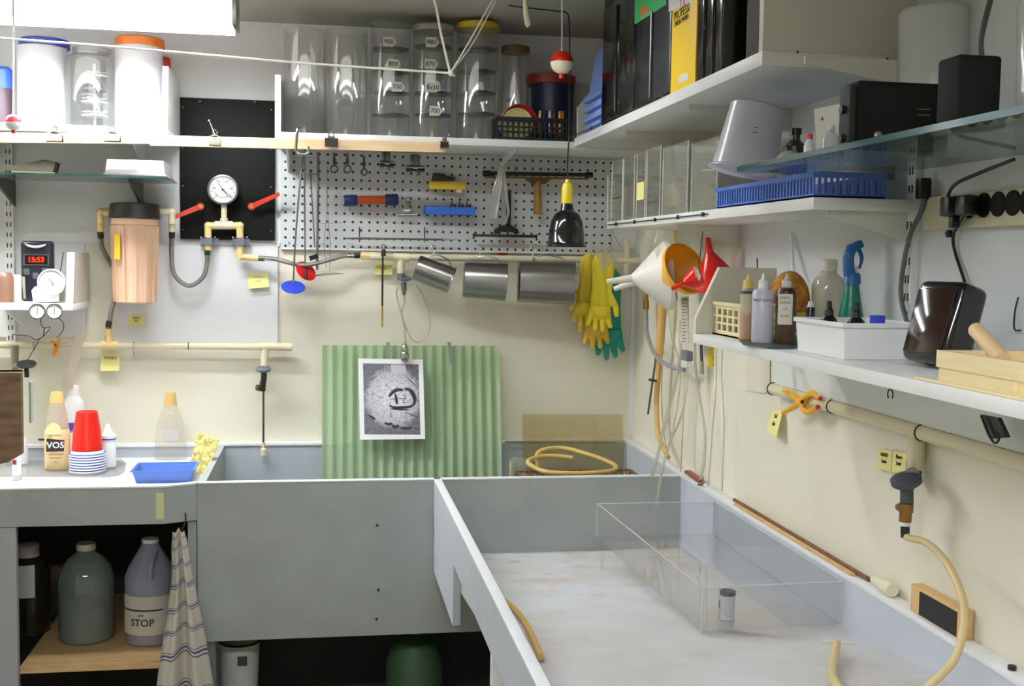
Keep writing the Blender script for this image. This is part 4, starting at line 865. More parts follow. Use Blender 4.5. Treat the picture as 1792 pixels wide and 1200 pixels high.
# hooks under the pegboard
def s_hook(label, px, py, r=6, d=3.505, name='hook'):
    k = S(d); c = W(px, py, d); return one(name, label, 'hook', MB().ring(c, (0, 1, 0), r * k, 0.0012, 18, 6, -2.6, 1.6, u=(1, 0, 0)).cyl(c + V((-r * k * .8, 0, -r * k * .5)), c + V((-r * k * .8, 0, -r * k * 2.2)), 0.0012, 6), steel)
s_hook('small open hook at the bottom edge of the pegboard by the pipe coupling', 614, 432)
t = Th('thermometer', 'long black thermometer with a brass tip hanging under the pegboard', 'thermometer')
t.part('stem', MB().cyl(W(670, 445, 3.475), W(669, 535, 3.475), 0.003, 10), mat('dark bronze', (50, 42, 38), 0.35, 0.5)); t.part('tip', MB().cyl(W(669, 535, 3.475), W(669, 572, 3.475), 0.0028, 10), brass)
t.part('clip', MB().box(W(671, 442, 3.475), (0.014, 0.012, 0.022), None, 0.003).ring(W(671, 431, 3.478), (0, 1, 0), 0.005, 0.0015, 16, 6), darkm); t.done()
# stainless beakers hung on the pipe
def beaker(label, cx, cy, w, h, ang, d, flare=1.06):
    """steel graduate lying on its side, hung by its handle; w long, h across"""
    t = Th('steel_beaker', label, 'beaker', None); k = S(d); L = w * k; r = h * k / 2; c = W(cx, cy, d)
    a = V((math.cos(math.radians(ang)), -0.10, -math.sin(math.radians(ang)))).normalized(); o = c - a * L / 2
    t.part('body', MB().shell(o, a, [(r * .93, 0), (r, 0.003), (r * flare, L)], 0.0012, 40), steel)
    t.part('rim', MB().ring(o + a * L, a, r * flare, 0.0016, 36, 8), chrome)
    u = (V((0, 0, 1)) - a * a.z).normalized(); q = [o + a * L * .25 + u * r, o + a * L * .3 + u * (r + 0.014), o + a * L * .5 + u * (r + 0.020), o + a * L * .75 + u * (r + 0.014), o + a * L * .85 + u * r * 1.02]
    t.part('handle', MB().tube(q, 0.0022, 8), steel); return t.done()
beaker('small steel beaker hanging tilted under the pipe', 759, 479, 66, 44, 20, 3.44)
beaker('medium steel beaker hanging level under the pipe', 848, 491, 74, 62, 3, 3.43)
beaker('largest steel beaker hanging beside the yellow gloves', 955, 494, 98, 72, 1, 3.42)
for px, lab in ((757, 'wire hook holding the small steel beaker'), (838, 'wire hook holding the medium steel beaker'), (932, 'wire hook holding the largest steel beaker')):
    y1 = {757: 458, 838: 458, 932: 457}[px]
    one('wire_hook', lab, 'hook', MB().tube(pts([(px - 5, 437), (px, 428), (px + 6, 436), (px - 1, 448), (px - 6, y1), (px + 2, y1 + 5)], 3.475), 0.0013, 6), steel)
t = Th('funnel', 'small dull red funnel behind the pipe over the medium steel beaker', 'funnel')
t.part('cone', MB().lathe(W(878, 450, 3.515), (0, 0, 1), [(0.004, 0), (0.02, 0.012), (0.021, 0.014), (0.005, 0.014)], 24), mat('dull red funnel', (150, 44, 34), 0.4)); t.done()
# pendant safelight
t = Th('pendant_lamp', 'black bell shaped pendant lamp with a yellow socket hanging on its cord', 'lamp')
dLp = 3.05; k = S(dLp); c = W(991, 432, dLp); z = lambda y: W(991, y, dLp).z - c.z
t.part('shade', MB().pipe(c, (0, 0, 1), [(35 * k, 0), (35 * k, z(428)), (32 * k, z(424)), (31 * k, z(405)), (28 * k, z(388)), (22 * k, z(375)), (12 * k, z(368)), (10 * k, z(356))], 0.002, 40), blackg)
t.part('socket', MB().lathe(c, (0, 0, 1), [(8 * k, z(362)), (10 * k, z(357)), (10 * k, z(328)), (8 * k, z(321)), (4.5 * k, z(319)), (4 * k, z(314)), (0, z(313))], 24), mat('yellow socket', (222, 198, 60), 0.4))
t.part('bulb', MB().ball(c + V((0, 0, z(400))), 0.022, sz=1.2), mat('amber bulb', (150, 80, 30), 0.2))
up = W(996, 242, dLp)
t.part('cord', MB().tube([c + V((0, 0, z(314))), W(993, 280, dLp), up], 0.0022, 8).tube([up, W(996, 235, dLp), W(997, 120, dLp + .05), W(996, 40, dLp + .05), W(990, 22, dLp + .05), W(970, 19, dLp + .05), W(890, 10, dLp + .05)], 0.0018, 8), mat('black cord', (26, 24, 20), 0.6))
t.part('cord', MB().tube([up, WX(1060, 212, XU - 0.004), WX(1110, 190, XU - 0.004), WX(1166, 163, XU - 0.004)], 0.0016, 8, 3), mat('black cord', (26, 24, 20)))
for px, py in ((1035, 224), (1065, 210), (1116, 187), (1160, 166)): 
    t.part('cord_staple', MB().box(WX(px, py, XU - 0.003), (0.005, 0.005, 0.008)), darkm)
t.done()
# ================================================================== rubber gloves
def glove(label, px, py, d, m, L=0.30, flip=1, tilt=0, thumb=True, s=1.0, cuffw=0.046):
    """one limp rubber glove hanging by its cuff, fingers down"""
    c = W(px, py, d); mb = MB(); Y = 0.42
    mb.tcap((0, 0, 0), (0, 0, -0.10 * s), cuffw * s, 0.040 * s); mb.tcap((0, 0, -0.10 * s), (0, 0, -0.17 * s), 0.040 * s, 0.042 * s)
    for i, (x, l, sp) in enumerate(((-0.030, 0.058, -0.012), (-0.011, 0.078, -0.005), (0.010, 0.082, 0.004), (0.030, 0.066, 0.013))):
        mb.tcap((x * s * flip, 0.004 * (i % 2), -0.165 * s), ((x + sp * .6) * s * flip, 0.01 * (i % 2), (-0.19 - l * .4) * s), 0.0125 * s, 0.0112 * s)
        mb.tcap(((x + sp * .6) * s * flip, 0.01 * (i % 2), (-0.19 - l * .4) * s), ((x + sp) * s * flip, -0.012, (-0.17 - l) * s), 0.0112 * s, 0.0095 * s)
    if thumb: mb.tcap((0.030 * s * flip, 0, -0.115 * s), (0.058 * s * flip, -0.01, -0.155 * s), 0.015 * s, 0.0125 * s); mb.tcap((0.058 * s * flip, -0.01, -0.155 * s), (0.063 * s * flip, -0.02, -0.19 * s), 0.0125 * s, 0.0105 * s)
    me = fuse(mb, 'glove', m, 0.0028, 3)
    for v in me.vertices:
        f = 0.24 if v.co.z > -0.16 * s else 0.6
        v.co.y = v.co.y * f + 0.0022 * math.sin(v.co.x * 160 + v.co.z * 25) * (1 if v.co.z > -0.16 * s else 0)
    me.transform(Matrix.Translation(c) @ Matrix.Rotation(math.radians(tilt), 4, 'Y') @ Matrix.Scale(L / 0.30, 4))
    return one('rubber_glove', label, 'glove', me, None, 'rubber gloves hanging in the corner')
yg = mat('yellow rubber', (226, 205, 40), 0.45, bump=0.3, bs=70); ygd = mat('ochre rubber', (214, 172, 54), 0.5, bump=0.3, bs=70); tg = mat('teal rubber', (20, 150, 138), 0.5, bump=0.3, bs=70)
glove('bright yellow rubber glove in front, fingers curled', 1056, 462, 3.425, yg, 0.24, 1, 3)
glove('bright yellow rubber glove at the left with its thumb out', 1034, 462, 3.452, mat('yellow rubber shade', (220, 196, 44), 0.5, bump=0.3, bs=70), 0.225, -1, 6)
glove('ochre yellow rubber glove hanging lower behind the bright yellow ones', 1047, 488, 3.476, ygd, 0.255, -1, 1)
glove('teal rubber glove hanging lowest behind the ochre one', 1064, 492, 3.514, tg, 0.285, -1, -3)
t = Th('funnel', 'clear plastic funnel hung upside down over the yellow gloves', 'funnel')
c = W(1058, 440, 3.24); t.part('cone', MB().pipe(W(1056, 468, 3.13), (0.25, 0, 1), [(0.004, -0.012), (0.006, 0), (0.046, 0.050), (0.048, 0.053)], 0.0015, 32), acryh); t.part('loop', MB().tube([W(1056, 468, 3.13) + V((0.05, 0, 0.055)), V((0.80, -0.43, 1.55)), V((0.80, -0.43, 1.5618))], 0.001, 6), steel); t.done()
# ================================================================== upper right shelf
ZU = ZS + 0.0295
ul = lambda px: 240 - 0.4545 * (px - 1000)
def UY(px): return WX(px, ul(px) - 8, XU).y
def ubox(name, label, cat, p0, p1, htop, m, dx=0.004, depth=0.24, group=None, bev=0.002):
    """box on the upper right shelf whose front spans pixels p0..p1"""
    t = Th(name, label, cat, group); y0, y1 = UY(p0), UY(p1)
    t.part('body', MB().bb(XU + dx, XU + dx + depth, y1, y0, ZU, ZU + htop, bev), m); return t, XU + dx, y0, y1
dk = mat('dark matt plastic', (34, 35, 37), 0.45)
t = Th('tray_stack', 'stack of pale blue ribbed trays standing at the far end of the upper right shelf', 'trays')
lb = mat('pale blue plastic', (126, 152, 214), 0.45); y0, y1 = UY(1016), UY(1046)
b = MB().prism([(XU + 0.02, y0, ZU), (XU + 0.20, y0, ZU), (XU + 0.20, y0, ZU + 0.23), (XU + 0.04, y0, ZU + 0.23), (XU + 0.02, y0, ZU + 0.10)], (0, y1 - y0, 0))
for k_ in range(4): b.bb(XU + 0.006, XU + 0.03, y1, y0 - 0.004, ZU + 0.006 + k_ * 0.027, ZU + 0.022 + k_ * 0.027, 0.002)
t.part('trays', b, lb); t.done()
t, x_, y0, y1 = ubox('paper_safe', 'large black paper safe with rounded shiny corner, next to the pale blue trays', 'box', 1049, 1103, 0.30, blackg, bev=0.006)
t.part('base', MB().bb(x_ + 0.003, x_ + 0.235, y1 + 0.004, y0 - 0.004, ZU + 0.3, ZU + 0.33), dk)
t.part('spine', MB().cyl((x_ - 0.001, (y0 + y1) / 2, ZU + 0.02), (x_ - 0.001, (y0 + y1) / 2, ZU + 0.28), 0.004, 10), blackg); t.done()
t, x_, y0, y1 = ubox('paper_safe', 'black box with a green and orange label at its top, left of the yellow box', 'box', 1106, 1167, 0.30, mat('satin black plastic', (40, 42, 46), 0.25), bev=0.008)
ya_, yb_ = UY(1111), UY(1166); za, zb_ = WX(1111, 46, XU).z, WX(1166, 11, XU).z
lbz = lambda px, py: V((x_ - 0.0006, WX(px, py, x_).y, WX(px, py, x_).z))
t.part('label', MB().prism([lbz(1111, 43), lbz(1166, 8), lbz(1166, -18), lbz(1111, -12)], (0.0005, 0, 0)), mat('green label', (64, 170, 104), 0.5), label='green label with an orange triangle')
t.part('emblem', MB().prism([lbz(1122, 31) - V((.0005, 0, 0)), lbz(1137, 17) - V((.0005, 0, 0)), lbz(1124, 9) - V((.0005, 0, 0))], (0.0004, 0, 0)), mat('orange print', (226, 96, 36), 0.5))
t.part('spine', MB().cyl((x_ - 0.001, UY(1136), ZU + 0.01), (x_ - 0.001, UY(1136), ZU + 0.20), 0.005, 10), mat('satin black plastic', (40, 42, 46))); t.done()
t, x_, y0, y1 = ubox('paper_box', 'tall yellow photographic paper box standing on the upper right shelf', 'box', 1170, 1213, 0.33, mat('yellow carton', (250, 206, 30), 0.5), bev=0.0008)
rt = V((0, -1, 0)); 
lp = lambda px, py: V((x_ - 0.0005, WX(px, py, x_).y, WX(px, py, x_).z))
t.part('top_band', MB().prism([lp(1170.5, 21), lp(1211, 6), lp(1211, -20), lp(1170.5, -10)], (0.0004, 0, 0)), white, label='white band at the top')
t.text('PROFESSIONAL', 0.026, lp(1175, 27) + V((0, 0, 0)), rt, (0, 0, 1), ink, align='LEFT') if 0 else None
t.text('PROFESSI', 0.0255, lp(1193, 22), rt, (0, 0, 1), mat('dark print', (70, 56, 20), 0.6))
t.text('PAPER PAPIER', 0.0150, lp(1193, 36), rt, (0, 0, 1), mat('dark print', (70, 56, 20)))
t.text('TX', 0.032, lp(1195, 6), rt, (0, 0, 1), mat('red print', (210, 30, 50), 0.6))
t.part('price_tag', MB().prism([lp(1188, 146), lp(1204, 139), lp(1204, 127), lp(1192, 131), lp(1188, 136)], (0.0004, 0, 0)), white, label='small white tag at the bottom edge')
t.done()
for i, (p0, p1, lab) in enumerate(((1215, 1227, 'slim black frame box just right of the yellow box'), (1230, 1243, 'second slim black frame box right of the yellow box'), (1246, 1259, 'third slim black frame box, nearest the dark gap'))):
    t, x_, y0, y1 = ubox('slide_box', lab, 'box', p0, p1, 0.30, blackg, group='slim black boxes right of the yellow box')
    t.part('trim_strip', MB().bb(x_ - 0.0015, x_, y1, y1 + 0.004, ZU + 0.002, ZU + 0.30), chrome, label='silvery edge strip'); t.done()
t, x_, y0, y1 = ubox('dark_board', 'dark brown board standing behind the opening at the near end of the upper shelf', 'board', 1276, 1308, 0.32, mat('dark brown board', (54, 48, 34), 0.7), dx=0.03, depth=0.22); t.done()
t = Th('crumpled_rag', 'small crumpled white rag in the gap beside the dark brown board', 'rag')
c = WX(1266, 98, XU + 0.03); b = MB(); c.z = ZU + 0.012
for q, r in (((0, 0, 0), .011), ((0, .012, .008), .009), ((.01, -.008, .016), .010), ((0, .004, .03), .008)): b.ball(c + V(q), r, seg=12, n=8)
t.part('cloth', fuse(b, 'cloth', mat('grey white cloth', (190, 190, 186), 0.9), 0.002, 2)); t.done()
for i, (px, ln, lab) in enumerate(((1318, 0.010, 'thin white board leaning inside the near end of the upper shelf'), (1323, 0.006, 'second thin white board beside the end board of the upper shelf'))):
    y = UY(px); one('mount_board', lab, 'board', MB().prism([(XU + 0.01, y, ZU), (XU + 0.25, y, ZU), (XU + 0.25, y + 0.004 + ln * .3, ZU + 0.32), (XU + 0.01, y + 0.004 + ln * .3, ZU + 0.32)], (0, -0.003, 0)), white, 'white boards at the near end of the upper shelf')
for px, py in ((1396, 91), (1553, 101)):
    c = W(px, py, 3.55 + yn); 
# ================================================================== middle right shelf
ZMt = ZM + 0.0205
def MY(px): return WX(px, 385, XM).y
def slab(label, p0, p1, h, x0, w, m=acryh, grp='clear acrylic boxes on the middle right shelf', mark=None):
    """narrow open-topped acrylic trough"""
    t = Th('acrylic_box', label, 'acrylic box', grp); y0, y1 = MY(p0), MY(p1); T_ = 0.003; x1 = x0 + w
    b = MB().bb(x0, x0 + T_, y1, y0, ZMt, ZMt + h).bb(x1 - T_, x1, y1, y0, ZMt, ZMt + h).bb(x0 + T_, x1 - T_, y1, y1 + T_, ZMt, ZMt + h).bb(x0 + T_, x1 - T_, y0 - T_, y0, ZMt, ZMt + h).bb(x0 + T_, x1 - T_, y1 + T_, y0 - T_, ZMt, ZMt + T_)
    t.part('walls', b, m)
    e = MB()
    for x, y in ((x0, y0), (x0, y1)): t.part('edge', MB().cyl((x - 0.0005, y, ZMt), (x - 0.0005, y, ZMt + h), 0.0016, 6), mat('milky glued edge', (214, 210, 196), 0.4), label='milky glued corner edges')
    if mark: t.part('line', MB().bb(x0 - 0.001, x0 - 0.0003, y1 + 0.004, y0 - 0.004, ZMt + mark, ZMt + mark + 0.004), mat('dark tape', (80, 74, 66), 0.6), label='dark tape line')
    return t.done()
slab('clear acrylic box at the far left end of the middle shelf, lowest', 1051, 1062, 0.135, XM + 0.02, 0.15)
slab('clear acrylic box with a dark tape line, second from the corner', 1064, 1082, 0.165, XM + 0.01, 0.16, mark=0.062)
slab('clear acrylic box, third from the corner on the middle shelf', 1085, 1104, 0.165, XM + 0.008, 0.16)
slab('clear acrylic box with a yellow label and dark tape line', 1108, 1123, 0.165, XM + 0.008, 0.16, mark=0.045)
slab('clear acrylic box in the middle of the middle shelf row', 1127, 1150, 0.168, XM + 0.006, 0.16, mark=0.035)
slab('wide clear acrylic box with milky walls right of the middle', 1153, 1196, 0.160, XM + 0.008, 0.17, clear('milky acrylic', (236, 236, 228), 0.30, dif=(214, 212, 200)))
slab('cloudy wide acrylic box, nearest of the row beside the blue basket', 1200, 1244, 0.150, XM + 0.012, 0.165, clear('milky acrylic'  , (236, 236, 228), 0.30))
a = WX(1103, 328, XM + 0.004); one('label_strip', 'small yellow printed label on the fourth acrylic box', 'label', MB().bb(XM + 0.005, XM + 0.0062, MY(1122), MY(1110), WX(1103, 352, XM).z, WX(1103, 322, XM).z), note)
# blue basket on the near end
m_ = mat('cobalt plastic', (78, 114, 194), 0.4)
yb0, yb1 = MY(1250) + 0.0, ym0 + 0.01
t = basket('basket', 'long blue slotted plastic basket lying on the middle right shelf', XM + 0.004, XM + 0.13, yb1, yb0 - 0.0, ZMt, ZMt + 0.040, m_, 12, 1, 34, th=0.003, bar=0.45); t.done()
# ================================================================== glass shelf items
zg2 = ZG + 0.009
t = Th('graduate', 'white polythene graduate standing upside down at the far corner of the glass shelf', 'graduate')
dgr = 2.02; k = S(dgr); o = W(1300, 300, dgr); tp = W(1327, 186, dgr); ax = (tp - o).normalized(); L = (tp - o).length
t.part('body', MB().shell(o + ax * L, -ax, [(44 * k, 0), (49 * k, 0.003), (53 * k, L * .5), (57 * k, L * .97)], 0.0018, 40), clear('white polythene', (235, 236, 240), 0.82, dif=(232, 232, 240), gl=0.05, rough=0.2))
t.part('rim', MB().lathe(o, ax, [(57 * k, 0), (64 * k, -0.002), (64 * k, 0.0), (58 * k, 0.004)], 36, cap=False).prism([o + V((-56 * k, -0.02, -0.002)), o + V((-78 * k, 0, -0.001)), o + V((-56 * k, 0.02, 0.0))], (0, 0, 0.003)), clear('white polythene', (235, 236, 240), 0.82))
for y, w in ((0.55, 8), (0.62, 6), (0.18, 10), (0.12, 8)): t.part('graduation', MB().box(o + ax * L * y + V((-14 * k, -53 * k, 0)) , (w * k, 0.0008, 0.0012)), ink)
t.done()
tr_ = Th('transformer_box', 'long black metal enlarger timer box on the glass shelf', 'electrical box')
crk = mat('black crackle paint', (20, 20, 19), 0.7, bump=0.3, bs=400, spec=0.2)
dX = 1.55; a_, b_ = W(1497, 248, dX), W(1664, 147, dX); yF_ = a_.y; yK = yF_ + 0.045; zT_ = b_.z
tr_.part('case', MB().bb(a_.x + 0.002, b_.x, yF_, yK, zg2, zT_, 0.004), crk)
tr_.part('side_plate', MB().bb(a_.x - 0.008, a_.x + 0.002, yF_ + 0.006, yK - 0.006, zg2, zT_ - 0.006, 0.001), mat('dark face plate', (48, 48, 46), 0.6, spec=0.2))
for z_ in (0.014, 0.055): tr_.part('terminal', MB().cyl((a_.x - 0.008, yF_ + 0.02, zg2 + z_), (a_.x - 0.015, yF_ + 0.02, zg2 + z_), 0.006, 12), black)
tr_.part('knob', MB().lathe(W(1535, 237, dX), (0, -1, 0), [(0.0065, -0.001), (0.006, 0.004), (0.0035, 0.006), (0, 0.006)], 18), mat('dull nickel', (150, 146, 130), 0.35, 0.9))
tr_.part('nameplate', MB().fb(1605, 190, 1628, 192, dX - 0.0006, 0.0008).fb(1605, 200, 1628, 202, dX - 0.0006, 0.0008), mat('dull yellow print', (120, 116, 50), 0.5))
tr_.done()
t = Th('power_supply', 'tall black power supply block standing at the near end of the glass shelf', 'electrical box')
dY = 1.285; a_, b_ = W(1674, 205, dY), W(1756, 97, dY)
t.part('case', MB().bb(a_.x, b_.x, a_.y, a_.y + 0.05, zg2 + 0.008, b_.z, 0.005), crk)
t.part('foot', MB().bb(a_.x, b_.x + 0.007, a_.y - 0.002, a_.y + 0.052, zg2, zg2 + 0.0085, 0.002), crk)
q_ = W(1718, 97, dY + .02); t.part('cable', MB().tube([q_ - V((0, 0, 0.004)), W(1717, 70, dY + .02), W(1728, 20, dY + .03), W(1745, -40, dY + .05)], 0.0035, 10), mat('dark grey cable', (66, 64, 62), 0.5))
for y_ in (158, 192): t.part('terminal', MB().cyl(W(1676, y_, dY + .03), W(1664, y_ + 1, dY + .03), 0.0028, 10), chrome)
t.done()
c = WX(1416, 268, 0.755)
t = Th('dropper_bottle', 'small white bottle with a red cap on the glass shelf', 'bottle')
t.part('body', MB().lathe((c.x, c.y, zg2), (0, 0, 1), [(0.0085, 0), (0.0085, 0.018), (0.004, 0.026), (0.004, 0.029)], 18), white); t.part('cap', MB().lathe((c.x, c.y, zg2 + 0.028), (0, 0, 1), [(0.005, 0), (0.0045, 0.008), (0, 0.009)], 14), red); t.done()
c = WX(1454, 262, 0.765)
t = Th('dropper_bottle', 'small cloudy bottle with a round white stopper on the glass shelf', 'bottle')
t.part('body', MB().lathe((c.x, c.y, zg2), (0, 0, 1), [(0.015, 0), (0.014, 0.022), (0.006, 0.034)], 18), cloudy); t.part('stopper', MB().ball((c.x, c.y, zg2 + 0.039), 0.0055, seg=14, n=8), white); t.done()
t = Th('bracket_plate', 'pale metal plate with one hole standing on the glass shelf left of the black box', 'plate')
a0 = lambda px, py: WX(px, py, 0.80)
P4 = [a0(1432, 258), a0(1474, 250), a0(1470, 181), a0(1424, 191)]
for q in P4[:2]: q.z = zg2
t.part('plate', MB().prism(P4, (0.003, 0, 0)), mat('pale zinc plate', (176, 174, 160), 0.5)); c = a0(1439, 208); t.part('hole', MB().cyl(c - V((0.0005, 0, 0)), c + V((0.001, 0, 0)), 0.003, 14), ink); t.done()
c = WX(1382, 285, 0.775)
t = Th('bowl', 'small clear plastic bowl upside down on the glass shelf behind the graduate', 'bowl'); t.part('body', MB().pipe((c.x, c.y, zg2), (0, 0, 1), [(0.026, 0), (0.022, 0.012), (0.012, 0.020), (0.003, 0.022)], 0.0015, 28), cloudy); t.done()
t = Th('bottle', 'dark olive bottle in shadow on the glass shelf behind the graduate', 'bottle')
c = WX(1392, 250, 0.87); t.part('body', MB().lathe((c.x, c.y, zg2), (0, 0, 1), [(0.022, 0), (0.022, 0.05), (0.009, 0.062), (0.009, 0.074)], 22), mat('olive glass', (60, 62, 40), 0.25)); t.part('cap', MB().lathe((c.x, c.y, zg2 + 0.072), (0, 0, 1), [(0.011, 0), (0.011, 0.012), (0, 0.013)], 18), black); t.done()
# white pitchers on the wall shelf above (seen behind)
for px, hw, top, dP_, lab in ((1632, 66, 18, 1.695, 'tall translucent white pitcher behind the long black box'), (1832, 58, 0, 1.44, 'tall translucent white pitcher cut by the right edge of the picture')):
    c = W(px, 150, dP_); k = S(dP_); t = Th('pitcher', lab, 'pitcher'); zt3 = W(px, top, dP_).z
    t.part('body', MB().shell((c.x, c.y, zg2 + 0.0), (0, 0, 1), [(hw * k * .86, 0), (hw * k, zt3 - zg2 - 0.008), (hw * k * .97, zt3 - zg2 - 0.003), (hw * k * .93, zt3 - zg2)], 0.002, 36), clear('white polythene 2', (245, 246, 248), 0.92, dif=(250, 250, 250), gl=0.12, rough=0.12))
    for i in range(3): t.part('graduation', MB().box(V((c.x, c.y - hw * k * 0.985, zt3 - 0.085 - i * 0.007)), (0.02, 0.001, 0.0008)), mat('grey print', (150, 150, 150), 0.6))
    t.done()
# ================================================================== power strip on the right wall
t = Th('power_strip', 'cream power strip with black plugs on the right wall under the glass shelf', 'power strip')
xs_ = XW - 0.022; a, b = WX(1617, 345, xs_), WX(1617, 402, xs_)
t.part('body', MB().bb(xs_, XW - 0.0065, -2.6, a.y, b.z, a.z, 0.002), mat('cream enamel', (206, 200, 168), 0.45))
zc_ = (a.z + b.z) / 2 + 0.006
for px in (1672, 1697, 1722, 1747, 1773, 1799):
    c = WX(px, 366, xs_); g = t.part('socket', MB().lathe((xs_ + 0.0005, c.y, zc_), (-1, 0, 0), [(0.0185, 0), (0.018, 0.003), (0, 0.003)], 22), mat('brown socket', (22, 18, 16), 0.6, spec=0.1))
t.done()
for i, (px, lab) in enumerate(((1684, 'black plug in the first socket of the power strip'), (1712, 'black plug with the cord hanging from the second socket'))):
    c = WX(px, 366, xs_); c = V((xs_ - 0.003, c.y, zc_))
    t = Th('plug', lab, 'plug', 'black plugs in the power strip')
    t.part('body', MB().box(c + V((-0.0145, 0, 0)), (0.028, 0.026, 0.030), None, 0.004), black)
    if i == 0: t.part('cord', MB().tube([c + V((-0.02, 0.008, 0.008)), c + V((-0.03, -0.03, 0.03)), c + V((-0.02, -0.08, 0.045)), c + V((-0.005, -0.14, 0.06))], 0.0028, 8), black); t.part('tail', MB().box(c + V((-0.012, -0.004, -0.022)), (0.014, 0.012, 0.022), None, 0.003), black)
    else: t.part('cord', MB().tube([c + V((-0.018, -0.004, -0.012)), V((XW - 0.014, WX(1682, 420, XW).y, WX(1682, 420, XW).z)), WX(1690, 500, XW - 0.012), WX(1698, 560, XW - 0.012), WX(1702, 610, XW - 0.012)], 0.0026, 8), black)
    t.done()
c = WX(1660, 409, XW - 0.01); one('rubber_bumper', 'small dark knob on the wall just below the power strip', 'knob', MB().lathe((XW - 0.0065, c.y, c.z), (-1, 0, 0), [(0.006, 0), (0.006, 0.006), (0, 0.010)], 14), black)
one('cable', 'grey cable curving down the wall beside the slotted standard', 'cable', MB().tube([WX(1617, 340, XW - 0.03), WX(1612, 370, XW - 0.026), WX(1593, 410, XW - 0.026), WX(1580, 470, XW - 0.026), WX(1577, 520, XW - 0.026), WX(1590, 575, XW - 0.028)], 0.0042, 10), mat('grey cable', (96, 94, 92), 0.45))
one('adapter', 'black adapter hanging above the power strip by the standard', 'adapter', MB().box(WX(1616, 330, XW - 0.028), (0.02, 0.018, 0.034), None, 0.003), black)
one('wall_wire', 'thin black wire hanging on the right wall at the picture edge', 'wire', MB().tube([WX(1782, 520, XW - 0.012), WX(1776, 545, XW - 0.012), WX(1775, 575, XW - 0.012), WX(1786, 578, XW - 0.012)], 0.0012, 6), ink)
# ================================================================== lower right shelf items
ZQ = ZL + 0.0185
def on(px, py, z=ZQ): return WZ(px, py, z)
def stand(px, py, r_px, z=ZQ, x=None):
    """base centre on the shelf; py is the lowest pixel of the base"""
    if x: p = WX(px, 580, x); return V((p.x, p.y, z)), (p.y + 3.55) / 1975
    p = WZ(px, py, z); k = (p.y + 3.55) / 1975; return V((p.x, p.y + r_px * k, z)), k
def bottle(name, label, px, py, hw, prof, m, z=ZQ, cat='bottle', group=None, seg=30, sy=1, sx=1, x=None):
    """prof entries: (part, material, [(halfwidth px, y px)...])"""
    t = Th(name, label, cat, group); c, k = stand(px, py, hw * sy, z, x); d = c.y + 3.55
    zz = lambda y: W(px, y, d).z if y is not None else z
    first = None
    for pn, pm, pr in prof:
        b = MB().lathe((c.x, c.y, 0), (0, 0, 1), [(w * k, zz(y)) for w, y in pr], seg, sx, sy, u=(1, 0, 0)); o = t.part(pn, b, pm); first = first or o
    return t, c, k, zz
t = basket('basket', 'small cream plastic basket at the far end of the lower right shelf', *[0] * 0, x0=on(1243, 583).x, x1=on(1243, 583).x + 0.07, y0=on(1286, 597).y, y1=on(1243, 583).y, z0=ZQ, z1=ZQ + 0.062, m=mat('cream plastic', (222, 208, 160), 0.45), nx=7, nz=3, ny=7, th=0.003, bar=0.3); t.done()
tn = clear('natural polythene', (236, 230, 214), 0.6, dif=(226, 218, 196), gl=0.04, rough=0.2)
tray = Th('tray', 'shallow dark green oval tray under the squeeze bottles', 'tray')
q0, q1, q2, q3 = on(1288, 600), on(1382, 616), on(1400, 600), on(1330, 585)
cc = (q0 + q2) / 2
tray.part('body', MB().prism([V((q.x, q.y, ZQ)) for q in (on(1292, 594), on(1300, 603), on(1345, 610), on(1388, 610), on(1400, 604), on(1396, 590), on(1330, 580))], (0, 0, 0.003)), mat('dark green tray', (60, 78, 76), 0.4)); tray.done()
ZT2 = ZQ + 0.0033
t, c, k, zz = bottle('squeeze_bottle', 'squeeze bottle with yellow spout half full of orange liquid', 1311, 595, 13, [('body', tn, [(12, None), (13, 590), (14, 520), (14, 512), (9, 504)]), ('cap', mat('yellow spout cap', (226, 200, 110), 0.45), [(9, 505), (9, 491), (4, 488), (1.2, 480), (0, 479)]), ('liquid', mat('orange liquid', (222, 122, 46), 0.3), [(12.4, 594), (13.4, 549), (0, 549)]), ('band', mat('dark marker', (70, 76, 100), 0.6), [(14.3, 514), (14.3, 509)])], None, ZT2); t.done()
t, c, k, zz = bottle('squeeze_bottle', 'white squeeze bottle with a pointed spout, frontmost on the tray', 1339, 600, 18, [('body', clear('frosted white polythene', (236, 236, 244), 0.86, dif=(232, 230, 242), gl=0.04, rough=0.25), [(18, None), (19, 595), (19.5, 512), (16, 507), (9, 505)]), ('cap', white, [(9, 506), (8.5, 491), (3.5, 488), (1.2, 477), (0, 476)])], None, ZT2)
t.part('lettering', cyltext('PHOTO-FLO', 7.2 * k, c, 19.9 * k, -0.35, zz(525), ink)); t.done()
t, c, k, zz = bottle('squeeze_bottle', 'brown squeeze bottle with a white paper label and grey spout', 1380, 602, 18, [('body', mat('dark brown plastic', (70, 44, 26), 0.3), [(18, None), (19, 595), (19, 512), (15, 505), (9, 503)]), ('cap', mat('grey white cap', (206, 200, 204), 0.4), [(9, 504), (9, 491), (4, 488), (1.5, 479), (0, 478)])], None, ZT2)
lb_ = t.part('label', MB().grid(lambda u, v: V((c.x, c.y, 0)) + V((math.cos(math.radians(-160 + u * 85)), math.sin(math.radians(-160 + u * 85)), 0)) * (19.3 * k) + V((0, 0, zz(567) + (zz(514) - zz(567)) * v)), 8, 1, (0, -0.0003, 0)), mat('paper label', (222, 218, 204), 0.8))
for i, (s, y) in enumerate((('HYPO', 521), ('CLEAR', 529), ('1:9', 540), ('3 min', 552))): t.part('lettering', cyltext(s, 7.0 * k, c, 19.7 * k, -0.48, zz(y), ink), None, lb_)
t.done()
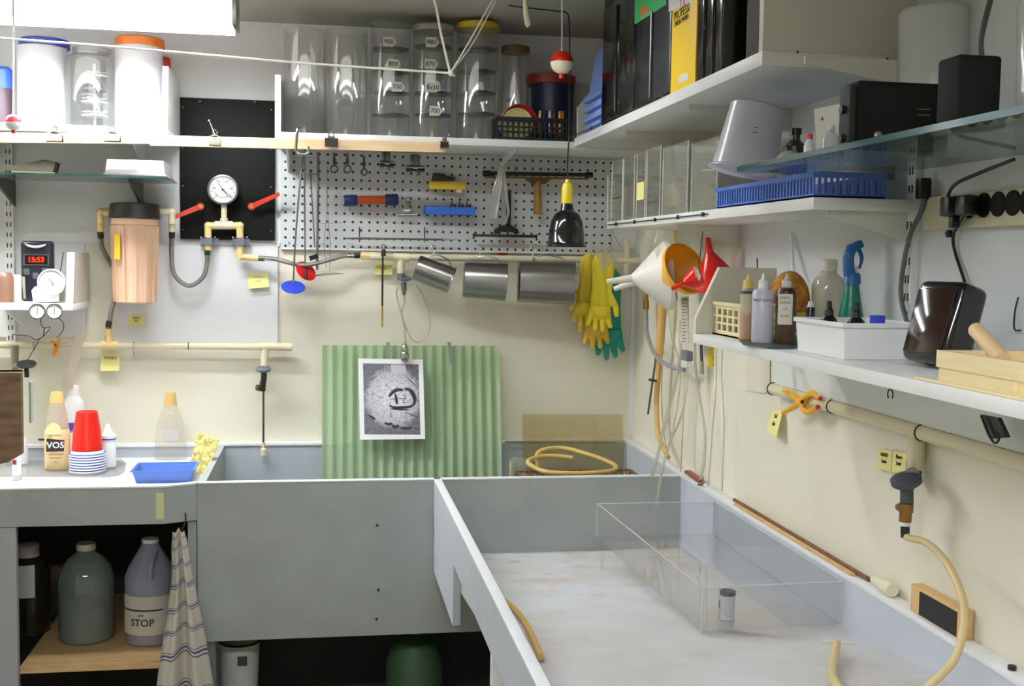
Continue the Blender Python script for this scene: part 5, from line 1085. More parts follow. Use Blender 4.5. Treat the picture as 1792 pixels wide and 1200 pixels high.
# amber sponge, bottles at the back
t = Th('sponge', 'large natural brown bath sponge standing behind the squeeze bottles', 'sponge')
c = WX(1380, 500, 0.875)
t.part('body', MB().ball((c.x, c.y - 0.004, ZQ + 0.0615), 0.041, 1.0, 0.8, 1.5, 28, 16), mat('brown sponge', (176, 122, 44), 0.95, var=0.35, vs=60, bump=1.0, bs=160)); t.done()
one('rod', 'thin dark rod standing behind the end board of the lower shelf', 'rod', MB().cyl(V((WX(1333, 480, 0.86).x, WX(1333, 480, 0.86).y, ZQ)), WX(1325, 452, 0.86), 0.0014, 6), ink)
one('glass_rod', 'white plastic stirring rod leaning on the wall behind the squeeze bottles', 'rod', MB().cyl(V((XW - 0.06, WX(1396, 520, XW - 0.06).y, ZQ)), WX(1384, 408, XW - 0.012), 0.004, 10), white)
t, c, k, zz = bottle('bottle', 'cloudy white round shouldered bottle with ribbed cap against the wall', 1447, 572, 30, [('body', clear('milky polythene', (226, 222, 200), 0.82, dif=(222, 218, 200)), [(29, None), (30, 560), (30, 500), (26, 488), (14, 477), (13, 472)]), ('cap', mat('ivory cap', (216, 212, 196), 0.5), [(15, 474), (15, 456), (12, 453), (0, 453)])], None, x=0.94); t.done()
t, c, k, zz = bottle('spray_bottle', 'green spray bottle with a blue trigger head on the lower shelf', 1488, 574, 22, [('body', mat('green plastic', (14, 120, 96), 0.25), [(24, None), (24, 560), (14, 508), (13, 496)]), ('collar', mat('teal blue plastic', (26, 92, 150), 0.4), [(16, 497), (15, 482), (12, 477), (0, 477)])], None, x=0.925)
tb_ = mat('teal blue plastic', (26, 92, 150), 0.4); d_ = c.y + 3.55; Q = lambda x, y: W(x, y, d_)
t.part('trigger_head', MB().tube([Q(1487, 482), Q(1485, 465), Q(1486, 445), Q(1494, 432)], [0.011, 0.010, 0.010, 0.008], 14).box(Q(1496, 431), (0.028, 0.016, 0.014), Matrix.Rotation(math.radians(-25), 3, 'Y'), 0.003), tb_)
t.part('trigger', MB().tube([Q(1503, 436), Q(1508, 452), Q(1504, 470)], [0.004, 0.0035, 0.0025], 10), tb_); t.done()
t, c, k, zz = bottle('dropper_bottle', 'small dark bottle with a white nozzle beside the white tray', 1417, 583, 9, [('body', mat('near black glass', (24, 24, 26), 0.2), [(10, None), (10, 562), (8, 556), (8, 540), (7, 537)]), ('nozzle', white, [(6.5, 538), (4, 528), (0, 526)])], None, x=0.825); t.done()
t = Th('film_can', 'dark blue cylindrical can standing behind the small dark dropper bottle', 'can'); c, k = stand(1430, 568, 10, x=0.865)
t.part('body', MB().lathe(c, (0, 0, 1), [(0.009, 0), (0.009, 0.042), (0.007, 0.044), (0, 0.044)], 18), mat('slate blue', (44, 52, 72), 0.4)); t.done()
t = Th('marker_bottle', 'small amber topped jar behind the brown squeeze bottle', 'jar'); c, k = stand(1405, 566, 10, x=0.855)
t.part('body', MB().lathe(c, (0, 0, 1), [(0.011, 0), (0.011, 0.036)], 18), mat('dark amber jar', (60, 44, 24), 0.3)); t.part('cap', MB().lathe(c + V((0, 0, 0.0362)), (0, 0, 1), [(0.012, 0), (0.012, 0.012), (0, 0.013)], 18), mat('ochre cap', (190, 140, 50), 0.5)); t.done()
# white tray
t = Th('developing_tray', 'deep white plastic tray holding small bottles on the lower right shelf', 'tray')
f0, f1, r1 = on(1392, 613), on(1482, 629), on(1590, 627)
x0_, y0_, y1_, x1_ = f0.x + 0.001, f1.y, f0.y, f0.x + 0.115; hT = 0.052
x0_ = (f0.x + f1.x) / 2
def taperbox(x0, x1, y0, y1, z0, h, ex, th, m):
    b = MB(); o0 = [(x0, y0), (x1, y0), (x1, y1), (x0, y1)]; o1 = [(x0 - ex, y0 - ex), (x1 + ex, y0 - ex), (x1 + ex, y1 + ex), (x0 - ex, y1 + ex)]
    i0 = [(x0 + th, y0 + th), (x1 - th, y0 + th), (x1 - th, y1 - th), (x0 + th, y1 - th)]; i1 = [(x0 - ex + th, y0 - ex + th), (x1 + ex - th, y0 - ex + th), (x1 + ex - th, y1 + ex - th), (x0 - ex + th, y1 + ex - th)]
    v = [V((*q, z0)) for q in o0] + [V((*q, z0 + h)) for q in o1] + [V((*q, z0 + h)) for q in i1] + [V((*q, z0 + th)) for q in i0]
    f = [(3, 2, 1, 0), (12, 13, 14, 15)]
    for a in (0, 4, 8): 
        for i in range(4): f.append((a + i, a + (i + 1) % 4, a + 4 + (i + 1) % 4, a + 4 + i))
    return b.add(v, f)
t.part('body', taperbox(x0_, x1_, y0_, y1_, ZQ, hT, 0.004, 0.0025, None), white)
e_ = 0.004; t.part('rim', MB().bb(x0_ - e_ - 0.003, x1_ + e_ + 0.003, y0_ - e_ - 0.003, y0_ - e_, ZQ + hT - 0.006, ZQ + hT + 0.001, 0.001).bb(x0_ - e_ - 0.003, x1_ + e_ + 0.003, y1_ + e_, y1_ + e_ + 0.003, ZQ + hT - 0.006, ZQ + hT + 0.001, 0.001).bb(x0_ - e_ - 0.003, x0_ - e_, y0_ - e_, y1_ + e_, ZQ + hT - 0.006, ZQ + hT + 0.001, 0.001).bb(x1_ + e_, x1_ + e_ + 0.003, y0_ - e_, y1_ + e_, ZQ + hT - 0.006, ZQ + hT + 0.001, 0.001), white); t.done()
for (u_, v_, m2, cm, lab) in ((0.30, 0.78, 'near black glass', black, 'dark dropper bottle in the white tray, left one'), (0.45, 0.42, 'near black glass', black, 'dark dropper bottle in the middle of the white tray'), (0.55, 0.14, 'white', 'blue', 'white bottle with a blue cap at the right of the white tray')):
    cx_ = x0_ + (x1_ - x0_) * u_; cy_ = y0_ + (y1_ - y0_) * v_
    t = Th('dropper_bottle', lab, 'bottle', 'small bottles in the white tray'); o = (cx_, cy_, ZQ + 0.0028)
    if cm == 'blue':
        t.part('body', MB().lathe(o, (0, 0, 1), [(0.014, 0), (0.014, 0.040), (0.009, 0.046)], 20), white); t.part('cap', MB().lathe(o, (0, 0, 1), [(0.011, 0.046), (0.011, 0.060), (0, 0.061)], 20), mat('cobalt cap', (36, 62, 190), 0.4))
    else:
        t.part('body', MB().lathe(o, (0, 0, 1), [(0.013, 0), (0.013, 0.048), (0.007, 0.055)], 20), MATS['near black glass']); t.part('dropper', MB().lathe(o, (0, 0, 1), [(0.0075, 0.055), (0.007, 0.063), (0.0045, 0.066), (0.004, 0.076), (0, 0.078)], 18), black)
    t.done()
# leaning black box
t = Th('lamp_head', 'black glossy square safelight leaning on the lower right shelf', 'safelight')
gp = on(1618, 652); b = MB().box((0, 0, 0.058), (0.05, 0.085, 0.112), None, 0.012, 4)
b2 = MB().box((-0.026, 0, 0.056), (0.006, 0.066, 0.090), None, 0.002)
Rz = Matrix.Rotation(math.radians(14), 3, 'Z') @ Matrix.Rotation(math.radians(16), 3, 'Y')
for bb_ in (b, b2): bb_.v = [Rz @ q for q in bb_.v]
mz = min(q.z for q in b.v); off = V((gp.x + 0.047, gp.y + 0.062, ZQ - mz + 0.0003))
for bb_ in (b, b2): bb_.v = [q + off for q in bb_.v]
t.part('case', b, blackg); t.part('filter_glass', b2, mat('dark amber filter', (40, 22, 18), 0.1)); t.done()
# wooden box with dowel
t = Th('wooden_box', 'pale wooden box at the near end of the lower right shelf', 'box')
w0 = on(1642, 668); w1 = WX(1642, 612, w0.x)
bx0 = w0.x; by1 = w0.y; by0 = -2.62; bz = w1.z
pw = mat('pale card box', (236, 216, 168), 0.6, var=0.03, vs=20, stretch=(1, 1, 6)); 
t.part('front', MB().bb(bx0, bx0 + 0.01, by0, by1, ZQ, bz), pw); t.part('side', MB().bb(bx0 + 0.01, bx0 + 0.10, by1 - 0.01, by1, ZQ, bz), pw); t.part('back', MB().bb(bx0 + 0.10, bx0 + 0.11, by0, by1, ZQ, bz), pw); t.part('base', MB().bb(bx0 + 0.01, bx0 + 0.10, by0, by1 - 0.01, ZQ, ZQ + 0.008), pw)
t.part('batten', MB().bb(bx0 - 0.0015, bx0, by0, by1 + 0.004, bz - 0.020, bz), pw)
t.part('corner_post', MB().bb(bx0 - 0.006, bx0, WX(1782, 640, bx0).y, WX(1766, 640, bx0).y, ZQ, bz - 0.0205), pw); t.done()
t = Th('thin_board', 'thin tan board under the front of the pale wooden box', 'board')
q = on(1600, 662); t.part('board', MB().prism([V((XQ + 0.004, on(1600, 662).y, ZQ)), V((bx0 - 0.007, on(1600, 662).y - 0.01, ZQ)), V((bx0 - 0.007, by0, ZQ)), V((XQ + 0.004, by0, ZQ))], (0, 0, 0.003)), pw); t.done()
one('dowel', 'short pale wooden dowel leaning out of the wooden box', 'dowel', MB().cyl(V((bx0 + 0.055, WX(1755, 640, bx0 + 0.055).y, ZQ + 0.030)), WX(1708, 577, bx0 + 0.075), 0.0095, 18), mat('pale dowel', (228, 196, 146), 0.5))
# ================================================================== right wall: pipe, clamp, faucet, notes
xp_ = XW - 0.018
t = Th('water_pipe', 'cream water pipe running along the right wall below the lower shelf', 'pipe')
A, B = WX(1352, 680, xp_), V((xp_, -2.8, 0)); B.z = A.z
t.part('pipe', MB().cyl(A, B, 0.0125, 20), pvc)
for px in (1352, 1458, 1616): 
    y = WX(px, 700, xp_).y; t.part('pipe_strap', MB().ring((xp_, y, A.z), (0, 1, 0), 0.0135, 0.0011, 22, 6), darkm)
yt = WX(1604, 760, xp_).y; zb2 = WX(1604, 822, xp_).z
t.part('tee', MB().cyl((xp_, yt, A.z), (xp_, yt, zb2), 0.0125, 18).cyl((xp_, yt, A.z - 0.052), (xp_, yt, A.z - 0.012), 0.0145, 18), pvc)
t.part('ring_mark', MB().ring((xp_, yt, WX(1604, 801, xp_).z), (0, 0, 1), 0.0127, 0.0008, 20, 6), redd); t.done()
t = Th('faucet', 'brass faucet with a dark grey handwheel on the right wall', 'faucet')
hc = WX(1586, 841, xp_ - 0.045); 
t.part('handwheel', MB().lathe(hc, (-0.35, -0.2, 1), [(0, -0.008), (0.018, -0.008), (0.0245, -0.003), (0.0245, 0.004), (0.018, 0.008), (0.006, 0.010), (0, 0.010)], 28), mat('dark grey handwheel', (62, 66, 76), 0.45))
t.part('elbow', MB().tube([V((xp_, yt, zb2 - 0.001)), V((xp_ - 0.004, yt, zb2 - 0.012)), hc + V((0.01, 0, 0.012))], [0.012, 0.012, 0.010], 14), mat('dark brass grey', (110, 108, 100), 0.4, 0.7))
Qx = lambda px, py: WX(px, py, xp_ - 0.040)
t.part('body', MB().cyl(Qx(1587, 855), Qx(1587, 880), 0.0105, 16), mat('dark grey handwheel', (62, 66, 76)))
t.part('coupling', MB().cyl(Qx(1586, 880), Qx(1585, 896), 0.0115, 6).cyl(Qx(1585, 896), Qx(1584, 912), 0.010, 16).cyl(Qx(1578, 887), Qx(1572, 887), 0.006, 10), mat('aged brass', (140, 104, 52), 0.4, 0.8))
t.part('collar', MB().cyl(Qx(1584, 912), Qx(1584, 920), 0.0082, 16), white)
t.part('barb', MB().cyl(Qx(1584, 920), Qx(1584, 940), 0.0072, 14), black)
t.done()
fz = WF(1640, 1196)
one('hose', 'tan latex hose looping down from the faucet into the sink', 'hose', MB().tube([Qx(1584, 938), Qx(1592, 941), WX(1625, 952, 0.925), WX(1660, 990, 0.915), WX(1685, 1050, 0.905), WX(1686, 1100, 0.89), WX(1672, 1150, 0.87), WX(1650, 1178, 0.855), WX(1620, 1205, 0.83), WX(1590, 1225, 0.80)], 0.0058, 12), tan)
# spring clamp
t = Th('spring_clamp', 'yellow orange spring clamp gripping the pipe on the right wall', 'clamp')
xc_ = xp_ - 0.017; C_ = lambda x, y, dx=0: WX(x, y, xc_ - dx); yo = mat('yellow orange plastic', (240, 176, 30), 0.35)
t.part('jaw', MB().tube([C_(1372, 682), C_(1390, 693), C_(1404, 702), C_(1412, 693), C_(1422, 688), C_(1434, 697)], [0.0045, 0.006, 0.008, 0.006, 0.006, 0.004], 12), yo)
t.part('jaw', MB().tube([C_(1370, 722), C_(1388, 713), C_(1402, 704), C_(1408, 718), C_(1418, 720), C_(1430, 712)], [0.0045, 0.006, 0.008, 0.006, 0.006, 0.004], 12), yo)
t.part('pad', MB().ball(C_(1435, 697), 0.0045, seg=12, n=8), redd); t.part('pad', MB().ball(C_(1431, 712), 0.0045, seg=12, n=8), redd)
t.part('pivot', MB().cyl(C_(1404, 703, 0.009), C_(1404, 703, -0.006), 0.0035, 12), ink); t.done()
def rnote(label, L, text=(), m=note, off=0.004):
    """paper on the right wall, corners as pixels (tl, tr, br, bl)"""
    t = Th('sticky_note', label, 'note', None); x0 = XW - off
    c = [WX(px, py, x0 - dx) for px, py, dx in L]
    t.part('paper', MB().grid(lambda u, v: (c[0] * (1 - u) + c[1] * u) * (1 - v) + (c[3] * (1 - u) + c[2] * u) * v, 3, 5, (0.0004, 0, 0)), m)
    R_ = (c[1] - c[0]).normalized(); U_ = (c[0] - c[3]).normalized(); h = (c[0] - c[3]).length
    for i, s in enumerate(text):
        v = 0.25 + i * 0.32; p = (c[0] + c[1]) / 2 * (1 - v) + (c[3] + c[2]) / 2 * v
        t.text(s, h * 0.27, p + R_.cross(U_) * 0.0008, R_, U_, ink)
    return t.done()
rnote('yellow sticky note hanging below the spring clamp', [(1352, 717, 0.004), (1370, 719, 0.004), (1358, 766, 0.02), (1341, 753, 0.02)], ('Sel', 'Fix'))
rnote('yellow sticky note left of the faucet, farther one', [(1537, 785, 0), (1561, 789, 0), (1559, 826, 0.004), (1534, 819, 0.004)], ('HOLD', '5min'))
rnote('yellow sticky note left of the faucet, partly curled, nearer one', [(1562, 789, 0.001), (1587, 793, 0.002), (1585, 825, 0.012), (1560, 827, 0.006)], ('Rinse', '5min'))
t = Th('paper_sheet', 'translucent white paper sheet pinned to the right wall under the lower shelf', 'paper')
t.part('sheet', MB().prism([WX(1305, 600, XW - 0.003), WX(1347, 600, XW - 0.003), WX(1347, 684, XW - 0.003), WX(1336, 688, XW - 0.003), (WX(1306, 683, XW - 0.003))], (0.0006, 0, 0)), mat('thin paper', (222, 216, 200), 0.8)); t.done()
t = Th('bulldog_clip', 'black spring clip hanging under the lower shelf near the right edge', 'clip')
c0_ = WX(1722, 728, 0.93); t.part('body', MB().prism([WX(1716, 725, .93), WX(1746, 731, .93), WX(1762, 765, .93), WX(1735, 768, .93)], (0.006, 0, 0)), black)
t.part('handle', MB().tube([WX(1717, 727, .925), WX(1730, 760, .925), WX(1741, 775, .925), WX(1748, 768, .925), WX(1744, 755, .925)], 0.0018, 8), black); t.done()
# ================================================================== funnels and hoses in the corner under the middle shelf
def funnel(label, rim, tip, neck, rpx, d, m, grp=None, rr=0.004, dd=0.0, m2=None, handle=None, thin=0.0018, tipd=0.0):
    t = Th('funnel', label, 'funnel', grp); R0 = W(*rim, d); T0 = W(*tip, d + tipd); N0 = W(*neck, d + tipd * .6); k = S(d); a = (N0 - R0).normalized(); L = (N0 - R0).length
    t.part('cone', MB().pipe(R0, a, [(rpx * k, -0.004), (rpx * k, 0.006), (rr * 1.8, L)], thin, 40), m)
    b = (T0 - N0); t.part('spout', MB().pipe(N0 - a * 0.002, b.normalized(), [(rr * 1.8, 0), (rr, b.length)], 0.001, 16), m)
    if handle: t.part('loop', MB().tube([W(*q, d) for q in handle], 0.0025, 8), m)
    return t.done()
funnel('large white plastic funnel hanging under the middle shelf, spout to the left', (1168, 482), (1060, 493), (1106, 487), 62, 2.78, mat('milky white funnel', (226, 222, 212), 0.4), rr=0.006, tipd=0.02, handle=[(1146, 425), (1150, 414), (1154, 404)])
funnel('white plastic funnel nested behind the larger one with a lower spout', (1172, 478), (1073, 506), (1112, 492), 52, 2.86, mat('milky white funnel', (226, 222, 212)), rr=0.006, tipd=0.05)
funnel('yellow orange funnel showing its orange inside, under the middle shelf', (1198, 470), (1148, 503), (1163, 491), 49, 2.66, mat('yellow orange plastic', (240, 176, 30)), rr=0.005, tipd=0.10, handle=[(1184, 425), (1180, 412), (1184, 404)])
funnel('large glossy red funnel hanging under the middle shelf', (1256, 498), (1238, 414), (1241, 442), 42, 2.60, mat('glossy red', (200, 22, 22), 0.2), rr=0.006, tipd=0.0)
t = Th('funnel', 'small bright red funnel with its spout pointing left in front of the big red one', 'funnel')
dn = 2.45; R0, N0, T0 = W(1212, 489, dn), W(1190, 499, dn), W(1171, 507, dn); k = S(dn); a = (N0 - W(1222, 485, dn)).normalized()
t.part('cone', MB().lathe(W(1222, 485, dn), a, [(19 * k, -0.002), (20 * k, 0.0), (20 * k, 0.006), (17 * k, 0.018), (10 * k, 0.030), (5 * k, 0.036)], 32), mat('bright red', (226, 34, 16), 0.2)); t.part('spout', MB().pipe(W(1222, 485, dn) + a * 0.034, a, [(0.006, 0), (0.0045, 0.032)], 0.001, 16), mat('bright red', (226, 34, 16), 0.2)); t.part('loop', MB().tube([W(1222, 470, dn), W(1226, 440, dn + .02), W(1230, 405, dn + .03)], 0.0012, 6), ink); t.done()
t = Th('parts_label', 'clear bag tag with white print hanging on the small red funnel', 'tag'); t.part('tag', MB().prism(pts([(1214, 467), (1221, 470), (1227, 483), (1224, 492), (1217, 480)], 2.42), (0, 0.001, 0)), white); t.done()
t = Th('binder_clip', 'clear clip holding the top of the big white funnel', 'clip'); t.part('body', MB().prism(pts([(1144, 432), (1154, 430), (1160, 448), (1150, 452)], 2.74), (0, 0.002, 0)), acryh); t.done()
def rh(name, label, L, r, m, cat='hose', n=6): return one(name, label, cat, MB().tube([WX(x, y, xx) for x, y, xx in L], r, 10, n), m)
t = Th('faucet_hose', 'grey braided hose looping from a brass valve in the back corner', 'hose')
t.part('valve', MB().cyl(WX(1130, 512, .95), WX(1130, 524, .95), 0.008, 12).cyl(WX(1130, 524, .95), WX(1131, 540, .95), 0.0095, 8), mat('aged brass', (140, 104, 52), 0.4, 0.8)); t.part('collar', MB().cyl(WX(1131, 540, .95), WX(1131, 556, .95), 0.006, 12), steel)
t.part('hose', MB().tube([WX(x, y, xx) for x, y, xx in ((1131, 555, .95), (1133, 585, .95), (1146, 620, .93), (1170, 640, .925), (1198, 647, .935))], 0.0058, 10), mat('grey vinyl hose', (150, 154, 160), 0.4)); t.done()
one('rubber_hose', 'thick amber rubber hose hanging in the corner to the sink ledge', 'hose', MB().tube([WX(x, y, .945) for x, y in ((1160, 500), (1160, 530), (1156, 590), (1152, 650), (1149, 710), (1152, 760), (1162, 785), (1170, 800))], [0.0125, 0.0125, 0.012, 0.009, 0.007, 0.007, 0.007, 0.006], 14), amber)
t = Th('probe', 'thin grey metal probe with a black rubber ring in the corner', 'probe'); t.part('rod', MB().cyl(WX(1148, 625, .925), WX(1134, 724, .925), 0.0032, 10), mat('grey rod', (120, 122, 124))); t.part('ring', MB().ring(WX(1142, 665, .925), (0.1, 0, 1), 0.010, 0.003, 22, 8), black); t.done()
rh('siphon_tube', 'wide clear siphon tube hanging from the funnels down into the sink', ((1192, 560, .935), (1190, 620, .93), (1180, 680, .92), (1162, 745, .90), (1150, 800, .88), (1141, 835, .87)), 0.0048, tubing)
rh('siphon_tube', 'clear siphon tube crossing behind the wide one into the sink', ((1203, 640, .93), (1198, 700, .92), (1190, 735, .915), (1172, 775, .90), (1157, 830, .88), (1148, 890, .86)), 0.0036, tubing)
rh('siphon_tube', 'thin clear tube hanging left of the measuring strip', ((1170, 540, .95), (1176, 590, .95), (1190, 640, .945), (1187, 700, .945), (1178, 750, .945)), 0.0022, tubing)
rh('siphon_tube', 'thin brownish tube hanging straight to the sink ledge', ((1200, 660, .952), (1196, 730, .952), (1191, 825, .95)), 0.0018, tan)
rh('siphon_tube', 'thin clear tube bowing right and ending at the little clamp', ((1216, 600, .95), (1218, 655, .95), (1228, 715, .95), (1234, 765, .945), (1232, 810, .94), (1226, 838, .935)), 0.0034, tubing)
rh('siphon_tube', 'thin tube hanging from the lower shelf to the ledge, left one', ((1249, 480, .955), (1253, 602, .955), (1253, 680, .955), (1247, 750, .955), (1240, 850, .952)), 0.0019, tubing)
rh('siphon_tube', 'thin tube hanging from the lower shelf to the ledge, right one', ((1262, 480, .955), (1264, 602, .955), (1263, 660, .955), (1267, 740, .955), (1264, 858, .952)), 0.0019, tubing)
rh('wire', 'thin wire hanging straight down behind the amber hose', ((1159, 640, .95), (1158, 700, .95), (1162, 760, .95), (1171, 806, .952)), 0.0012, mat('tan wire', (140, 120, 84), 0.5), 'wire')
t = Th('measuring_strip', 'white graduated strip hanging among the tubes under the middle shelf', 'ruler')
t.part('strip', MB().prism([WX(1192, 520, .925), WX(1204, 520, .925), WX(1204, 600, .925), WX(1192, 600, .925)], (0.002, 0, 0)), mat('ivory strip', (222, 218, 200), 0.5))
b = MB()
for i in range(14): 
    y = 524 + i * 5.6; b.prism([WX(1193, y, .9245), WX(1199 if i % 2 else 1202, y, .9245), WX(1199 if i % 2 else 1202, y + 1.1, .9245), WX(1193, y + 1.1, .9245)], (0.0004, 0, 0))
t.part('marks', b, ink); t.done()
t = Th('hose_clamp_block', 'grey clamp block on the clear tubes under the measuring strip', 'clamp'); t.part('body', MB().box(WX(1202, 622, .925), (0.018, 0.05, 0.026), None, 0.003), mat('slate grey block', (112, 118, 130), 0.5)); t.done()
t = Th('plastic_bag', 'crumpled clear bag hanging on the tubes under the funnels', 'bag'); t.part('bag', MB().ball(WX(1210, 640, .935), 0.022, 0.35, 1.2, 1.15, 20, 12), clear('thin plastic bag', (236, 236, 230), 0.22)); t.done()
t = Th('brush', 'small dark handled brush hanging under the far end of the lower shelf', 'brush'); t.part('handle', MB().cyl(WX(1227, 604, .712), WX(1228, 632, .712), 0.003, 10), black); t.part('loop', MB().cyl(V((WX(1227, 604, .712).x, WX(1227, 604, .712).y, ZL)), WX(1227, 604, .712), 0.001, 6), ink); t.part('ferrule', MB().cyl(WX(1228, 632, .712), WX(1228, 655, .712), 0.0042, 10), mat('taupe ferrule', (170, 160, 140), 0.4)); t.done()
t = Th('marker_pen', 'short yellow marker hanging under the far end of the lower shelf', 'marker'); t.part('loop', MB().cyl(V((WX(1246, 605, .73).x, WX(1246, 605, .73).y, ZL)), WX(1246, 605, .73), 0.001, 6), ink); t.part('barrel', MB().cyl(WX(1246, 605, .73), WX(1244, 622, .73), 0.005, 14), yellow); t.part('cap', MB().cyl(WX(1244, 622, .73), WX(1243, 640, .73), 0.007, 16), mat('bright yellow cap', (240, 214, 60), 0.4)); t.done()
t = Th('tube_clip', 'brown and steel clip lying on the sink ledge at the foot of the tubes', 'clip')
t.part('bar', MB().prism([WX(1197, 826, .957), WX(1200, 822, .957), WX(1224, 838, .957), WX(1221, 844, .957)], (0.012, 0, 0)), mat('brown clip bar', (150, 84, 56), 0.5)); t.part('jaw', MB().tube([WX(1222, 848, .952), WX(1230, 846, .952), WX(1229, 832, .952)], 0.003, 8), mat('dull brass steel', (140, 134, 110))); t.done()
# ================================================================== worktop items
k0 = ZT + 0.0003
t = Th('tray', 'clear flat acrylic tray under the shampoo bottle and cups', 'tray')
q0, q1, q2, q3 = WZ(12, 834, k0), WZ(184, 836, k0), WZ(222, 822, k0), WZ(216, 806, k0)
pl = [V((q.x, q.y, k0)) for q in (WZ(-20, 834, k0), WZ(192, 835, k0), WZ(208, 832, k0), WZ(219, 825, k0), WZ(221, 812, k0), WZ(212, 806, k0), WZ(-20, 806, k0))]
t.part('body', MB().prism(pl, (0, 0, 0.005)), clear('grey clear acrylic', (206, 206, 202), 0.2, dif=(190, 190, 184))); t.done()
kt = k0 + 0.0054
def bt(name, label, px, py, hw, prof, cat='bottle', z=kt, sy=0.6, group=None): return bottle(name, label, px, py, hw, prof, None, z, cat, group, 36, sy)
gc = mat('gold cap', (206, 170, 104), 0.35); pe = mat('peach lotion', (248, 216, 164), 0.35)
t, c, k, zz = bt('shampoo_bottle', 'peach VO5 shampoo bottle with a gold cap left of the red cups', 98, 822, 21, [('body', pe, [(19, None), (20.5, 818), (21, 790), (20, 756), (19, 750)]), ('neck', clear('pinkish clear plastic', (236, 220, 204), 0.55, dif=(232, 220, 206)), [(19, 750), (16, 725), (12, 708), (12, 704)]), ('cap', gc, [(12, 707), (9.5, 687), (8, 685), (0, 685)])])
ff = V((0, -1, 0)); yF = c.y - 21 * 0.6 * k - 0.0012
t.part('label', MB().prism([(c.x - 15 * k, yF, zz(788)), (c.x + 13 * k, yF, zz(787)), (c.x + 14 * k, yF, zz(768)), (c.x - 14 * k, yF, zz(765))], (0, 0.001, 0)), mat('dark label', (44, 30, 28), 0.5))
t.text('VO5', 14.5 * k, (c.x, yF - 0.0006, zz(777)), (1, 0, 0), (0, 0, 1), white, bold=0.0006)
t.part('emblem', MB().grid(lambda u, v: V((c.x - 3 * k + 13 * k * (u - .5) * 2 * math.sin(math.pi * (0.5 + 0.5 * (1 - v) * 0 + 0)) * (1 - v ** 3 * .75), yF + 0.0006 + 0.002 * v, zz(758 - 20 * v))), 6, 6, (0, 0.0006, 0)), mat('peach arch', (246, 214, 160), 0.4))
for s, y, sz in (('AMANTI', 754, 4), ('CONDITIONER', 793, 3.6), ('EXTRA BODY', 799, 3.2), ('450 ml', 806, 2.6)): t.text(s, sz * k, (c.x, yF - 0.0004, zz(y)), (1, 0, 0), (0, 0, 1), mat('brown print', (120, 80, 40), 0.6)) if s != 'AMANTI' else None
t.done()
t, c, k, zz = bt('lotion_bottle', 'white lotion bottle with a flip cap behind the red cups', 127, 812, 18, [('body', white, [(17, None), (18, 806), (17, 742), (15, 728), (17, 715), (16, 702), (11, 694), (10, 692)]), ('cap', white, [(10, 692), (10, 676), (8, 674), (0, 674)])])
yF = c.y - 18 * .6 * k - 0.0012
t.part('label', MB().bb(c.x - 8 * k, c.x + 4 * k, yF, yF + 0.001, zz(752), zz(738)), mat('blue label', (60, 76, 170), 0.5)); t.done()
t, c, k, zz = bt('lotion_bottle', 'small white bottle with a blue rimmed lid right of the red cups', 188, 818, 12, [('body', white, [(12, None), (12, 812), (12, 768), (11, 764)]), ('lid', white, [(12.5, 766), (12.5, 761), (8, 757), (3, 750), (2, 742), (0, 742)]), ('band', mat('blue label', (60, 76, 170)), [(12.7, 768), (12.7, 766)])], sy=1); t.done()
t = Th('pump_top', 'small white pump top behind the lidded bottle', 'pump'); t.part('head', vb(185, [(5, kt), (5, 780), (7, 770), (6, 752), (2, 742)], 3.38, white, None), white); t.done()
# cups: red one upside down over a stack of blue striped ones
def cup(label, px, yb, yt, rb, rt, d, m, name='plastic_cup', z0=None, grp=None):
    k = S(d); c = W(px, 800, d); z0 = z0; h = (yb - yt) * k
    return one(name, label, 'cup', MB().pipe((c.x, c.y, z0), (0, 0, 1), [(rb * k, 0), (rt * k, h)], 0.0012, 40).lathe((c.x, c.y, z0), (0, 0, 1), [((rt * k) - 0.001, h - 0.002), (rt * k - 0.001, h), (0, h)], 36), m, grp)
cm = mat('white cup plastic', (238, 240, 246), 0.35); bm_ = mat('blue rim stripe', (60, 84, 170), 0.4)
cxp = WZ(153, 828, kt); dC = cxp.y + 3.55 + 0.045; kC = S(dC); hS = 4.4 * kC; NB = 7
first = None
for i in range(NB):
    t = Th('paper_cup', f"upturned blue striped white cup, {('lowest', 'second from the bottom', 'third from the bottom', 'fourth, the middle one', 'third from the top', 'second from the top', 'topmost, just under the red cups')[i]} of its stack", 'cup', 'blue striped cups in the upturned stack')
    c = W(153, 800, dC); z0 = kt + i * hS
    t.part('wall', MB().pipe((c.x, c.y, z0), (0, 0, 1), [(29.5 * kC, 0), (29 * kC, hS * .55), (27.2 * kC, hS * .62), (25.5 * kC, hS * 1.9)], 0.001, 40), cm)
    t.part('rim', MB().ring((c.x, c.y, z0 + hS * .78), (0, 0, 1), 28.6 * kC, 0.0012, 40, 8), bm_, label='blue rim stripe'); t.done()
zr_ = kt + NB * hS
c = W(153, 800, dC)
for i in range(3):
    t = Th('plastic_cup', ('red plastic cup, upturned, lowest of the red stack', 'red plastic cup, upturned, in the middle of the red stack', 'red plastic cup, upturned, on top of the stack')[i], 'cup', 'red cups in the upturned stack')
    z0 = zr_ + 0.0085 + i * 0.0055; H = 0.094; r0, r1 = 24.6 * kC - i * 0.0001, 17 * kC
    t.part('wall', MB().pipe((c.x, c.y, z0), (0, 0, 1), [(r0, 0), (r0 - 0.0012, 0.004), (r0 - 0.004, H * .45), (r0 - 0.0045, H * .46), (r1 + .001, H * .93), (r1, H)], 0.0011, 40), red)
    t.part('base', MB().lathe((c.x, c.y, z0 + H - 0.0035), (0, 0, 1), [(r1 - 0.0008, 0), (r1 - 0.0012, 0.0015), (0, 0.0015)], 36), red); t.done()
